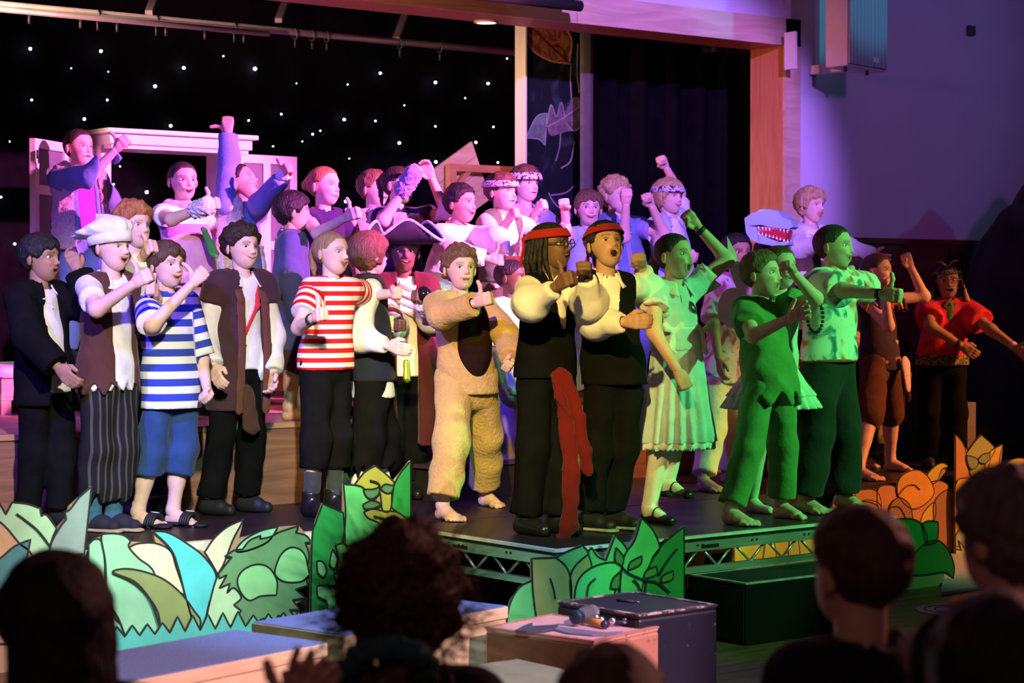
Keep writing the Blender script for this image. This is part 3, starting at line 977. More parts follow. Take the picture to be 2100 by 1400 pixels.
# far left leaves
cutout('big pale green leaf, grey spike and teal leaf painted on the leftmost board', 7.92,
       [(-60, G), (-60, 1050), (0, 1033), (12, 1055), (25, 1030), (82, 1042), (86, 1058), (116, 1083), (135, 1063), (142, 1038), (188, 997), (174, 1130), (174, G)],
       [('pale', [(-60, 1050, 1), (0, 1033, 1), (12, 1055, 1), (25, 1030, 1), (55, 1033), (82, 1042, 1), (85, 1058, 1), (96, 1056), (116, 1083, 1), (102, 1125), (100, 1200), (60, 1320, 1), (-60, 1320, 1)]),
        ('tan', [(-60, 1040, 1), (0, 1070), (38, 1112), (72, 1155), (90, 1320, 1), (-60, 1320, 1)]),
        ('teal', [(-30, 1165, 1), (0, 1145), (30, 1120), (63, 1106, 1), (52, 1150), (30, 1185), (0, 1210, 1), (-30, 1215, 1)]),
        ('grey', [(188, 997, 1), (178, 1090), (173, 1136, 1), (150, 1140), (130, 1175), (100, 1145, 1), (106, 1112), (124, 1080), (136, 1065, 1), (133, 1048, 1), (142, 1046), (162, 1020, 1)]),
        ('olive', [(140, 1150, 1), (155, 1137), (174, 1136, 1), (174, 1320, 1), (100, 1320, 1)])],
       [[(34, 1053), (75, 1085), (103, 1120)]])
# mint bush with the hairy green ball
zg = []
for i in range(27):
    x = 225 + i * 15.5
    yb_ = 1302 - (x - 225) * .085
    zg += [(x, yb_ - (16 if i % 2 else -6) - (10 if 360 < x < 500 and i % 2 else 0), 1)]
hairy = [(448, 1176, 1), (476, 1142, 1), (462, 1140, 1), (480, 1128, 1), (498, 1126, 1), (512, 1108), (535, 1098, 1), (533, 1105, 1), (556, 1100), (575, 1090), (613, 1078, 1), (606, 1092, 1), (628, 1098), (638, 1112, 1), (626, 1112, 1), (634, 1140), (628, 1180), (632, 1200, 1),
         (606, 1208, 1), (628, 1226, 1), (600, 1230, 1), (616, 1250, 1), (594, 1250, 1), (606, 1268, 1), (570, 1262, 1), (560, 1276), (540, 1268), (515, 1285), (490, 1284, 1), (482, 1268, 1), (495, 1252, 1), (480, 1240, 1), (495, 1225), (480, 1205), (466, 1216, 1), (472, 1196, 1), (450, 1206, 1), (466, 1178, 1), (450, 1186, 1)]
cutout('wide mint and turquoise bush board with a hairy dark green ball', 7.96,
       [(180, G), (182, 1116), (195, 1105), (208, 1100), (220, 1093), (250, 1095), (268, 1110), (320, 1113), (313, 1088), (350, 1093), (400, 1125), (425, 1130), (445, 1098), (500, 1064), (490, 1105), (570, 1080), (613, 1077), (640, 1112), (632, 1200), (606, 1210), (628, 1228), (600, 1240), (612, 1268), (612, G)],
       [('mint', [(182, 1116, 1), (195, 1105), (210, 1112), (215, 1150), (218, 1215), (232, 1262), (262, 1296), (262, 1325, 1), (180, 1325, 1)]),
        ('cream', [(265, 1122, 1), (285, 1114), (320, 1114), (350, 1130), (362, 1165), (382, 1222, 1), (345, 1200), (300, 1170)]),
        ('cream', [(500, 1065, 1), (489, 1085), (477, 1108), (462, 1148), (448, 1180, 1), (436, 1158), (420, 1132, 1), (440, 1103), (468, 1079)]),
        ('mint', [(208, 1102), (220, 1094), (250, 1096), (267, 1108), (264, 1121), (285, 1145), (308, 1162), (320, 1185), (340, 1260), (330, 1320, 1), (262, 1320, 1), (245, 1272), (222, 1225), (216, 1150)]),
        ('cyan', [(313, 1089, 1), (345, 1092), (385, 1115), (420, 1143), (444, 1184), (428, 1240), (418, 1290, 1), (400, 1290, 1), (380, 1220), (366, 1165), (350, 1125)]),
        ('olive', [(231, 1174), (255, 1166), (292, 1171), (335, 1187), (372, 1217), (398, 1252), (412, 1275), (400, 1310, 1), (330, 1310, 1), (326, 1262), (308, 1228), (276, 1192)]),
        ('pale', [(445, 1184), (462, 1158), (490, 1165), (500, 1220), (485, 1275), (425, 1295, 1), (424, 1268), (432, 1228)]),
        ('mint', [(570, 1080, 1), (535, 1088), (500, 1108), (484, 1130), (510, 1128), (550, 1110)]),
        ('hairy', hairy),
        ('lime', [(487, 1190), (500, 1168), (527, 1157), (552, 1164), (568, 1190), (567, 1220, 1), (535, 1222), (512, 1231), (495, 1216)]),
        ('lime', [(565, 1165), (578, 1135), (600, 1122), (624, 1135), (635, 1178, 1), (618, 1192), (586, 1193), (567, 1182)]),
        ('grass', zg + [(640, 1330, 1), (180, 1345, 1), (215, 1300, 1)])],
       [[(232, 1174), (276, 1195), (308, 1230), (328, 1285)]])
# tall centre board with the sulky plant face
cutout('tall green plant board with a sulky leaf face and beak', 7.88,
       [(636, G), (640, 1110), (648, 1070), (662, 1032), (704, 1050), (705, 992), (728, 993), (748, 968), (770, 954), (808, 986), (820, 972), (842, 944), (843, 1120), (843, G)],
       [('dgreen', [(662, 1033, 1), (704, 1051, 1), (707, 1120), (690, 1175), (690, 1300, 1), (637, 1300, 1), (640, 1110), (648, 1070)]),
        ('bright', [(705, 993, 1), (745, 1000), (770, 1040), (778, 1075), (770, 1100), (752, 1118, 1), (715, 1119), (703, 1113, 1), (709, 1060)]),
        ('dgreen', [(842, 945, 1), (843, 1069, 1), (815, 1050), (803, 1040, 1), (805, 1005), (820, 972)]),
        ('oliveY', [(770, 955, 1), (792, 972), (808, 988, 1), (806, 1012), (800, 1046), (785, 1046), (779, 1010), (765, 1022), (745, 1000), (727, 994, 1), (748, 968)]),
        ('oliveY', [(746, 1050, 1), (765, 1043), (788, 1048), (815, 1050), (843, 1070, 1), (843, 1140, 1), (800, 1140, 1), (786, 1100), (777, 1073), (755, 1062)]),
        ('mid', [(688, 1118, 1), (703, 1114), (715, 1120), (740, 1113), (776, 1100), (790, 1112), (800, 1150), (800, 1250, 1), (720, 1200, 1), (700, 1160)]),
        ('eye', [(745, 1003, 1), (765, 1003), (779, 998, 1), (776, 1014), (763, 1023), (751, 1018)]), ('eye', [(780, 1003, 1), (790, 993), (808, 996, 1), (804, 1008), (793, 1011)]), ('eye', [(745, 1034, 1), (764, 1026), (783, 1034, 1), (768, 1042), (748, 1043)]),
        ('lime', [(650, 1150, 1), (662, 1152), (670, 1170), (664, 1184, 1), (652, 1174)]), ('lime', [(682, 1126, 1), (692, 1146), (686, 1168, 1), (676, 1155)]), ('lime', [(685, 1174, 1), (702, 1184), (706, 1198, 1), (690, 1192)]),
        ('lime', [(650, 1202, 1), (664, 1200), (700, 1206), (720, 1230), (700, 1300, 1), (655, 1300, 1), (672, 1240), (652, 1222)])],
       [[(766, 1058), (800, 1068), (838, 1092)], [(758, 985), (775, 990), (783, 1005)]])
# board at the corner of the thrust
cutout('leafy green board standing at the corner of the aluminium deck', 6.74,
       [(1040, G), (1040, 1265), (1048, 1232), (1068, 1203), (1091, 1190), (1091, 1145), (1140, 1142), (1195, 1117), (1206, 1134), (1214, 1122), (1240, 1148), (1262, 1097), (1286, 1125), (1300, 1105), (1316, 1061), (1345, 1095), (1354, 1122), (1403, 1079), (1404, 1200), (1404, G)],
       [('bright', [(1092, 1190, 1), (1066, 1204), (1047, 1236), (1040, 1275), (1040, 1330, 1), (1110, 1330, 1)]),
        ('spike', [(1140, 1143, 1), (1165, 1130), (1195, 1118, 1), (1206, 1136), (1180, 1160), (1167, 1182, 1), (1160, 1160)]),
        ('spike', [(1207, 1130, 1), (1214, 1123, 1), (1225, 1140), (1243, 1149, 1), (1262, 1098, 1), (1286, 1127), (1284, 1170), (1250, 1170, 1), (1212, 1165)]),
        ('moss', [(1091, 1145, 1), (1140, 1143, 1), (1162, 1163), (1171, 1192), (1172, 1240), (1172, 1330, 1), (1110, 1330, 1), (1094, 1220)]),
        ('moss', [(1169, 1190), (1180, 1160), (1207, 1136, 1), (1213, 1164), (1195, 1190), (1180, 1240), (1174, 1240)]),
        ('deep', [(1403, 1080, 1), (1404, 1330, 1), (1310, 1330, 1), (1330, 1170), (1352, 1125), (1380, 1098)]),
        ('spike', [(1316, 1062, 1), (1340, 1088), (1353, 1124), (1338, 1148), (1318, 1200), (1310, 1330, 1), (1268, 1330, 1), (1276, 1160), (1302, 1108)]),
        ('bright', [(1178, 1245), (1184, 1195), (1208, 1167), (1250, 1153), (1275, 1163), (1262, 1200), (1258, 1330, 1), (1178, 1330, 1)]),
        ('leafdark', [(1264, 1123, 1), (1279, 1142), (1276, 1162, 1), (1262, 1150)]), ('leafdark', [(1317, 1140, 1), (1313, 1158), (1288, 1170, 1), (1294, 1152)]), ('leafdark', [(1346, 1161, 1), (1347, 1178), (1320, 1187, 1), (1326, 1170)]),
        ('leafdark', [(1381, 1170, 1), (1379, 1188), (1356, 1195, 1), (1360, 1180)]), ('leafdark', [(1272, 1172, 1), (1270, 1205), (1252, 1206, 1), (1258, 1186)])],
       [[(1276, 1162), (1290, 1175), (1320, 1188), (1350, 1195), (1375, 1215)], [(1128, 1185), (1135, 1205), (1139, 1228)], [(1222, 1186), (1208, 1200), (1204, 1222)], [(1390, 1125), (1370, 1150), (1352, 1180)], [(1300, 1188), (1310, 1200), (1316, 1220)]])
# green bush at the end of the thrust
cutout('dark green leaf board by the right end of the aluminium deck', 7.20,
       [(1825, G), (1825, 1068), (1842, 1063), (1885, 1072), (1897, 1073), (1923, 1069), (1922, 1108), (1945, 1130), (1957, 1158), (1956, 1186), (1937, 1174), (1937, G)],
       [('dgreen', [(1838, 1064, 1), (1870, 1064), (1893, 1078), (1900, 1118), (1862, 1160), (1830, 1180, 1)]), ('dgreen', [(1890, 1074, 1), (1905, 1068), (1924, 1070, 1), (1922, 1108), (1900, 1118, 1)]),
        ('deep', [(1855, 1165), (1885, 1125), (1920, 1107), (1945, 1128), (1957, 1160), (1955, 1186, 1), (1938, 1173), (1900, 1178), (1850, 1180, 1)])])
# orange bushes in front of the stage on the right
cutout('orange and brown snail-shell bush board before the bare-legged girl', 7.97,
       [(1500, G), (1500, 1115), (1560, 1105), (1620, 1090), (1690, 1080), (1722, 1000), (1732, 975), (1760, 966), (1766, 1003), (1800, 1003), (1840, 1000), (1850, 975), (1880, 963), (1905, 972), (1935, 949), (1947, 957), (1922, 988), (1958, 1012), (1960, G)],
       [('orange', [(1500, 1116, 1), (1560, 1106), (1590, 1120), (1600, 1330, 1), (1500, 1330, 1)]), ('gold', [(1570, 1110), (1620, 1090), (1640, 1130), (1640, 1330, 1), (1560, 1330, 1)]), ('yellowg', [(1620, 1095), (1660, 1085), (1720, 1075), (1730, 1330, 1), (1620, 1330, 1)]),
        ('rust', [(1735, 1030), (1755, 1008), (1790, 1003), (1805, 1020), (1806, 1050), (1790, 1120, 1), (1720, 1120, 1)]), ('rust', [(1800, 1005), (1822, 994), (1842, 1003), (1846, 1022), (1830, 1060), (1806, 1060)]),
        ('yellowg', [(1722, 1040), (1724, 990), (1740, 972), (1764, 966, 1), (1766, 990), (1750, 1020), (1732, 1038)]), ('gold', [(1900, 978), (1915, 958), (1933, 949), (1948, 957, 1), (1932, 962), (1922, 986), (1908, 992)]),
        ('rust', [(1895, 1000), (1925, 985), (1950, 1005), (1930, 1060), (1890, 1130, 1), (1860, 1130, 1), (1866, 1045)]), ('gold', [(1918, 1030), (1914, 1075), (1886, 1080, 1), (1895, 1050)]), ('brown', [(1914, 1080), (1916, 1030), (1940, 1005), (1960, 1010, 1), (1960, 1150, 1), (1900, 1150, 1)]),
        ('orange', [(1840, 1000), (1850, 975), (1880, 963), (1904, 978), (1916, 1010), (1895, 1035), (1870, 1043), (1848, 1025)]),
        ('brown', [(1824, 1062), (1828, 1033), (1845, 1020), (1866, 1035), (1873, 1066, 1), (1860, 1120, 1), (1830, 1120, 1)])],
       [[(1846, 1012), (1858, 998), (1875, 994), (1887, 1004)], [(1755, 1037), (1775, 1025), (1800, 1030), (1808, 1040)], [(1826, 1040), (1845, 1040), (1858, 1062)]], lw=.006)
cutout('tall amber plant board with a masked bud at the right edge', 7.93,
       [(1959, G), (1960, 890), (1985, 925), (2000, 905), (2013, 891), (2040, 920), (2057, 911), (2052, 960), (2090, 938), (2125, 950), (2170, 1000), (2170, G)],
       [('rust', [(1960, 890, 1), (1978, 915), (1990, 970), (1990, 985), (1960, 995, 1)]), ('moss', [(2013, 892, 1), (2040, 918), (2032, 940), (2020, 975), (1992, 978), (1982, 930, 1), (2000, 905)]),
        ('gold', [(2057, 911, 1), (2050, 940), (2051, 980, 1), (2028, 980, 1), (2020, 955), (2032, 925)]), ('gold', [(2052, 980), (2065, 950), (2090, 939), (2120, 950), (2130, 1000), (2130, 1100, 1), (2060, 1100, 1)]),
        ('amber', [(1960, 995), (1990, 980), (2015, 974), (2035, 982), (2045, 1010), (2010, 1120, 1), (1960, 1120, 1)]), ('sage', [(1960, 1100), (1975, 1078), (2000, 1070), (2040, 1090), (2060, 1135, 1), (1960, 1135, 1)]),
        ('glass', [(1983, 933, 1), (2004, 940), (2005, 955), (1993, 962), (1985, 950)]), ('glass', [(2007, 945), (2015, 932), (2030, 928, 1), (2030, 940), (2020, 950)]),
        ('yellowg', [(1960, 1126, 1), (1972, 1128, 1), (1966, 1108, 1), (1978, 1122, 1), (1982, 1132, 1), (2000, 1120, 1), (2020, 1135, 1), (1960, 1150, 1)])], lw=.006)

# ================================================================== FOREGROUND BENCHES AND BOXES
felt = pmat('blue_grey_carpet_top', (.17, .24, .52), rough=1, var=.22, scale=160, bump=.4, bscale=240, spec=.05)
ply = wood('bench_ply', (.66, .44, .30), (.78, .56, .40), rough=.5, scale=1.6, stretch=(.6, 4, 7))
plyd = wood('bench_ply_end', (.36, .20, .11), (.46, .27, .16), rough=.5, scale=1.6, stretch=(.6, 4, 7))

def bench(label, pF, pR, pL, z, lid=.05, hole=False):
    """pF near corner, pR along the long front, pL along the short end (pixels of the top corners)"""
    F0, R0, L0 = Uz(*pF, z), Uz(*pR, z), Uz(*pL, z)
    u = nrm(R0 - F0); lu = np.linalg.norm(R0 - F0)
    v = np.array([-u[1], u[0], 0]); lv = abs((L0 - F0) @ v)
    e = empty('bench_box', F0 * np.array([1, 1, 0]) + ZU * FL + u * lu / 2 + v * lv / 2, label, 'bench')
    q = lambda a, b, zz: F0 * np.array([1, 1, 0]) + u * a + v * b + ZU * zz
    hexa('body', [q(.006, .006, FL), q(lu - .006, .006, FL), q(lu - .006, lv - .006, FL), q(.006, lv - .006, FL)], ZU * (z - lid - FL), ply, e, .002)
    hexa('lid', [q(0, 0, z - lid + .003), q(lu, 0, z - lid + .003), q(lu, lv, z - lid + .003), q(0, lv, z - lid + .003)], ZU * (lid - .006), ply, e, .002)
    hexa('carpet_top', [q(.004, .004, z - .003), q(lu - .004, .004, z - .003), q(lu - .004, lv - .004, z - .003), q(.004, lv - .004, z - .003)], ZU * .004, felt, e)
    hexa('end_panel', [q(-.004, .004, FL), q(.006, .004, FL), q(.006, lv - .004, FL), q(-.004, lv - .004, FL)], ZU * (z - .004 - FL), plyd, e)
    if hole:
        c = q(-.005, lv * .16, z - .17)
        V, Fs = tube_vf([c - u * .002, c + u * .004], .028, 18)
        mk('hand_hole', V, Fs, black_paint, e)
    return e
bench('blue carpet topped plywood bench nearest on the left', (258, 1398), (672, 1317), (62, 1366), .50)
bench('blue carpet topped plywood bench behind the curly head', (707, 1303), (1042, 1242), (505, 1277), .50, hole=True)

def scuffed(key, base, edge, amt=.62):
    if key in MATS: return MATS[key]
    m = bpy.data.materials.new(key)
    N_, L_, B_ = nodes_of(m)
    tc = N_.new('ShaderNodeTexCoord'); no = N_.new('ShaderNodeTexNoise')
    no.inputs['Scale'].default_value = 16; no.inputs['Detail'].default_value = 9; no.inputs['Roughness'].default_value = .75
    L_.new(tc.outputs['Object'], no.inputs['Vector'])
    r = N_.new('ShaderNodeValToRGB'); r.color_ramp.elements[0].position = amt; r.color_ramp.elements[1].position = amt + .05
    r.color_ramp.elements[0].color = (*base, 1); r.color_ramp.elements[1].color = (*edge, 1)
    L_.new(no.outputs['Fac'], r.inputs[0]); L_.new(r.outputs[0], B_.inputs['Base Color'])
    B_.inputs['Roughness'].default_value = .5
    MATS[key] = m
    return m

def crate(label, pF, pR, pL, z, mtop, mside, mend, trim=None, H0=FL, bev=.012, cat='box'):
    F0, R0, L0 = Uz(*pF, z), Uz(*pR, z), Uz(*pL, z)
    u = nrm(R0 - F0); lu = np.linalg.norm(R0 - F0)
    v = np.array([-u[1], u[0], 0]); lv = abs((L0 - F0) @ v)
    q = lambda a, b, zz: F0 * np.array([1, 1, 0]) + u * a + v * b + ZU * zz
    e = empty('stage_box', q(lu / 2, lv / 2, H0), label, cat)
    hexa('body', [q(0, 0, H0), q(lu, 0, H0), q(lu, lv, H0), q(0, lv, H0)], ZU * (z - H0 - .014), mside, e, bev)
    hexa('top_panel', [q(.002, .002, z - .016), q(lu - .002, .002, z - .016), q(lu - .002, lv - .002, z - .016), q(.002, lv - .002, z - .016)], ZU * .016, mtop, e, .006)
    hexa('end_panel', [q(-.003, .012, H0 + .01), q(.004, .012, H0 + .01), q(.004, lv - .012, H0 + .01), q(-.003, lv - .012, H0 + .01)], ZU * (z - H0 - .03), mend, e, .002)
    if trim is not None:
        w = .022
        for (a0, a1, b0, b1) in ((0, lu, 0, w), (0, lu, lv - w, lv), (0, w, w, lv - w), (lu - w, lu, w, lv - w)):
            hexa('edge_trim', [q(a0, b0, z - .004), q(a1, b0, z - .004), q(a1, b1, z - .004), q(a0, b1, z - .004)], ZU * .0065, trim, e)
    return e, q, lu, lv
navy = scuffed('scuffed_black_paint', (.010, .010, .030), (.50, .42, .38), .64)
navyt = scuffed('scuffed_black_top', (.014, .014, .036), (.55, .48, .45), .70)
redw = scuffed('worn_red_wood', (.46, .20, .16), (.10, .05, .045), .58)
redt = scuffed('worn_pink_wood', (.62, .36, .36), (.24, .13, .13), .60)
crate('scuffed black painted cube box in the foreground', (1310, 1262), (1472, 1240), (1100, 1238), .50, navyt, navy, pmat('black_end', (.016, .012, .012), rough=.6), trim=scuffed('chipped_edge', (.05, .05, .07), (.55, .42, .40), .5))
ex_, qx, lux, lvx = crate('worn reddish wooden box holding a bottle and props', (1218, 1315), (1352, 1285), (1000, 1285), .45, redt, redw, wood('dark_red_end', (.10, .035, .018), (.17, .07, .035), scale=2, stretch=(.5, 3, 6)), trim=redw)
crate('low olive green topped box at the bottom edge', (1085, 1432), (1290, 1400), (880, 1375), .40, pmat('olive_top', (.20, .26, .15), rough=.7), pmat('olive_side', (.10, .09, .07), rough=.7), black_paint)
lilac = pmat('worn_lilac_edge', (.40, .36, .44), rough=.6, var=.3, scale=25)
crate('long low black platform with pale edges beside the aluminium deck', (1530, 1197), (1800, 1165), (1412, 1178), .425, pmat('platform_top', (.010, .010, .011), rough=.6, spec=.2), pmat('platform_black', (.004, .004, .004), rough=.7, spec=.1), black_paint, trim=lilac, bev=.004, cat='platform')

# small things on the worn box
zt = .452
def on_top(px, py): return Uz(px, py, zt)
clear = bpy.data.materials.new('clear_plastic')
N_, L_, B_ = nodes_of(clear)
B_.inputs['Base Color'].default_value = (.75, .75, .9, 1); B_.inputs['Roughness'].default_value = .08; B_.inputs['Transmission Weight'].default_value = .9; B_.inputs['IOR'].default_value = 1.3
nz = N_.new('ShaderNodeTexNoise'); nz.inputs['Scale'].default_value = 40
bp = N_.new('ShaderNodeBump'); bp.inputs['Strength'].default_value = .4; L_.new(nz.outputs['Fac'], bp.inputs['Height']); L_.new(bp.outputs[0], B_.inputs['Normal'])
pb0 = on_top(1180, 1284); pb1 = on_top(1248, 1262)
ax_ = nrm(pb1 - pb0)
bt = empty('plastic_bottle', pb0, 'clear plastic bottle with a navy cap lying on the worn box', 'bottle')
pts = [pb0 + ZU * .033 + ax_ * t for t in (.03, .045, .06, .075, .10, .13, .15, .155)]
tube('bottle_body', pts, [.014, .015, .022, .030, .032, .030, .031, .022], clear, bt, 18)
tube('cap', [pb0 + ZU * .033 + ax_ * t for t in (-.005, .0, .028, .033)], [.024, .027, .027, .024], pmat('navy_cap', (.015, .03, .06), rough=.35), bt, 18)
mp0, mp1 = on_top(1207, 1281), on_top(1248, 1290)
dx_ = nrm(mp1 - mp0)
tp = empty('tambourine', mp0, 'small wooden handled jingle ring lying on the worn box', 'tambourine')
tube('handle', [mp0 + ZU * .016 - dx_ * .0, mp0 + ZU * .016 + dx_ * .095], .0145, pmat('orange_handle', (.62, .28, .07), rough=.35), tp, 14)
tube('handle_cap', [mp0 + ZU * .016 + dx_ * .095, mp0 + ZU * .016 + dx_ * .112], .0150, pmat('dark_ferrule', (.03, .03, .06), rough=.3), tp, 14)
cc = on_top(1268, 1276)
sv = pmat('jingle_silver', (.66, .64, .68), rough=.2, metal=.9)
rg = [cc + np.array([math.cos(t) * .085, math.sin(t) * .085, .012]) for t in np.linspace(0, 2 * math.pi, 33)[:-1]]
tube('ring', rg, .009, pmat('black_ring', (.015, .015, .03), rough=.4), tp, 8, True)
for i in range(10):
    c = rg[int(i * 3.2)]
    V, Q = blob([Ell(c + ZU * .006, (.015, .015, .014))], h=.005, k=0)
    mk('jingle', V, Q, sv, tp)
k0, k1, k2 = on_top(1058, 1293), on_top(1145, 1284), on_top(1278, 1300)
kf = empty('prop_cutlass', k1, 'flat grey cutlass prop lying along the edge of the worn box', 'sword')
bl = pmat('grey_blade', (.24, .25, .36), rough=.4, metal=.3)
def flat(nm, pts, z, t, mat, par):
    P = [Uz(x, y, z) for x, y in pts]
    m = len(P); V = P + [p + ZU * t for p in P]
    mk(nm, V, [tuple(range(m - 1, -1, -1)), tuple(range(m, 2 * m))] + [(i, (i + 1) % m, m + (i + 1) % m, m + i) for i in range(m)], mat, par, False)
flat('blade', [(1130, 1291), (1145, 1287), (1200, 1294), (1240, 1299), (1278, 1297), (1262, 1303), (1215, 1304), (1165, 1300)], zt, .006, bl, kf)
flat('guard', [(1056, 1296), (1075, 1286), (1092, 1280), (1092, 1287), (1145, 1284), (1140, 1291), (1110, 1297), (1080, 1298)], zt + .002, .008, pmat('guard_dark', (.06, .06, .11), rough=.5), kf)
pn0, pn1 = Uz(1265, 1230, .506), Uz(1312, 1234, .506)
pn = empty('pen', pn0, 'slim dark pen lying on top of the black cube box', 'pen')
tube('barrel', [pn0, pn1 - (pn1 - pn0) * .25], .005, dark_metal, pn, 8)
tube('tip', [pn1 - (pn1 - pn0) * .25, pn1], [.005, .002], sv, pn, 8)

# thin raised blue patch and disc on the hall floor at right
mt = empty('floor_patch', Uz(2030, 1165, FL), 'pale blue flat patch on the floor beyond the dark green board', 'mat')
m4 = [Uz(1930, 1222, FL), Uz(2120, 1190, FL), Uz(2120, 1133, FL), Uz(1935, 1133, FL)]
hexa('patch_slab', m4, ZU * .02, pmat('patch_blue', (.40, .48, .62), rough=.6, var=.08), mt, .006)
dc = Uz(1950, 1252, FL)
ds = empty('floor_disc', dc, 'round violet disc lying on the wooden floor', 'disc')
V, Fs = tube_vf([dc, dc + ZU * .006], .17, 40)
mk('disc_plate', V, Fs, pmat('disc_violet', (.46, .42, .62), rough=.5), ds, False)
for r_ in (.13, .08):
    V, Fs = tube_vf([dc + np.array([math.cos(t) * r_, math.sin(t) * r_, .006]) for t in np.linspace(0, 2 * math.pi, 37)[:-1]], .004, 6, True)
    mk('printed_ring', V, Fs, pmat('disc_ink', (.12, .10, .25), rough=.5), ds)
# ================================================================== PEOPLE
TOW = -FH
SK = dict(fair=(.78, .50, .40), light=(.72, .45, .34), tan=(.55, .33, .22), brown=(.36, .20, .125), deep=(.155, .08, .05))
HAIRC = dict(black=(.012, .010, .011), dark=(.035, .02, .014), brown=(.09, .048, .026), mid=(.17, .09, .045), fair=(.33, .20, .09),
             blond=(.55, .37, .17), red=(.42, .15, .06), grey=(.16, .12, .11))

# ---- hands: right hand, y to the fingers, z to the thumb side, +x back of the hand
def hand_geo(pose):
    pr = [Cap((0, -.03, 0), (0, .03, 0), .020, .026, side=(0, 0, 1), kf=.72)]
    zs = [.026, .0088, -.0088, -.025]
    ln = [.93, 1.0, .95, .8]
    for z, l in zip(zs, ln):
        pr.append(Cap((0, .012, z * .55), (0, .068, z), .0145, .0125))
        curl = pose
        if pose == 'point': curl = 'open' if z > .02 else 'fist'
        if curl in ('thumb', 'fist'):
            c = [(.003, .068, z), (-.010, .068 + .03 * l, z), (-.038, .068 + .022 * l, z * .95), (-.034, .055, z * .95)]
        elif curl == 'open':
            c = [(0, .068, z), (.001, .068 + .04 * l, z * 1.35), (-.001, .068 + .078 * l, z * 1.6)]
        else:
            c = [(0, .068, z), (-.006, .068 + .034 * l, z * 1.05), (-.022, .068 + .058 * l, z), (-.040, .068 + .064 * l, z)]
        for a, b in zip(c[:-1], c[1:]):
            pr.append(Cap(a, b, .0098, .0088))
    th = {'thumb': [(-.010, .018, .026), (-.014, .045, .048), (-.015, .050, .078), (-.010, .046, .104)],
          'fist': [(-.010, .018, .026), (-.028, .050, .034), (-.044, .074, .012)],
          'open': [(-.006, .018, .026), (-.010, .045, .058), (-.010, .072, .078)],
          'point': [(-.010, .018, .026), (-.026, .050, .034), (-.042, .074, .016)]}.get(pose, [(-.008, .018, .026), (-.018, .048, .046), (-.026, .078, .046)])
    for a, b in zip(th[:-1], th[1:]):
        pr.append(Cap(a, b, .0125, .0105))
    return blob(pr, h=.0052, k=.007)

HANDS = {}
def hand_at(pose, right, wr, Y, Z, sc):
    if pose not in HANDS: HANDS[pose] = hand_geo(pose)
    V, Q = HANDS[pose]
    V = V.copy()
    if not right:
        V[:, 0] *= -1
        Q = Q[:, ::-1]
    Y = nrm(Y); Z = nrm(Z - Y * (Z @ Y)); X = np.cross(Y, Z)
    return wr + (V * sc) @ np.stack([X, Y, Z]), Q

# ---- bare right foot: y to the toes, x to the outside, sole at z = 0
def foot_geo():
    cl = [((0, 0, 0), (0, 0, -1))]
    pr = [Cap((0, -.035, .030), (0, .02, .034), .031, .030, clip=cl), Cap((.004, .02, .036), (-.002, .088, .020), .032, .024, clip=cl), Cap((0, -.022, .11), (0, -.012, .045), .030, .034),
          Cap((-.022, .085, .018), (.026, .070, .015), .021, .019, clip=cl), Cap((0, -.01, .06), (-.004, .07, .028), .030, .022)]
    for x, ln, r in ((-.030, .142, .0135), (-.011, .146, .0098), (.005, .138, .0092), (.020, .127, .0088), (.034, .112, .0085)):
        pr += [Cap((x * .9, .078, .016), (x, ln - .022, .017), r * 1.1, r), Cap((x, ln - .022, .017), (x, ln - r, .0105), r, r * .95)]
    return blob(pr, h=.0056, k=.006)
FOOT = []
def foot_at(right, g, fd, sc):
    if not FOOT: FOOT.append(foot_geo())
    V, Q = FOOT[0]
    V = V.copy()
    if not right:
        V[:, 0] *= -1; Q = Q[:, ::-1]
    X = np.cross(fd, ZU)
    return g + (V * sc) @ np.stack([X, fd, ZU]), Q

# ---- head: a star-shaped surface with a modelled face; y forward, z up
def _warp(n, lo, hi, c, w, amp):
    x = np.linspace(lo, hi, 800)
    dn = 1 + amp * np.exp(-((x - c) / w) ** 2)
    cs = np.concatenate([[0], np.cumsum((dn[1:] + dn[:-1]) / 2)])
    return np.interp(np.linspace(0, cs[-1], n), cs, x)

NAZ, NEL = 60, 52
AZ = np.radians(np.concatenate([_warp(NAZ + 1, -180, 180, 0, 42, 2.4)[:-1]]))
EL = np.radians(_warp(NEL, -89.5, 89.5, -12, 26, 1.7))
HO = np.array([0, 0, -.005])
DIRS = np.stack([np.sin(AZ)[None, :] * np.cos(EL)[:, None], np.cos(AZ)[None, :] * np.cos(EL)[:, None], np.repeat(np.sin(EL)[:, None], NAZ, 1)], -1)
AZG = np.repeat(np.abs(AZ)[None, :], NEL, 0)
_q = []
for i in range(NEL - 1):
    for j in range(NAZ):
        _q.append((i * NAZ + j, i * NAZ + (j + 1) % NAZ, (i + 1) * NAZ + (j + 1) % NAZ, (i + 1) * NAZ + j))
HQ = np.array(_q)

def _ell_exit(c, r):
    o = (HO - c) / r; d = DIRS / r
    a = (d * d).sum(-1); b = (d * o).sum(-1); cc = (o * o).sum() - 1
    return (-b + np.sqrt(np.maximum(b * b - a * cc, 1e-9))) / a

def head_radius(jaw=1.0):
    r1 = _ell_exit(np.array([0, -.012, .022]), np.array([.0745, .094, .083]))
    r2 = _ell_exit(np.array([0, .020, -.043]), np.array([.055 * jaw, .062, .0635]))
    k = .022
    h = np.maximum(k - np.abs(r1 - r2), 0) / k
    return np.maximum(r1, r2) + h * h * k * .25

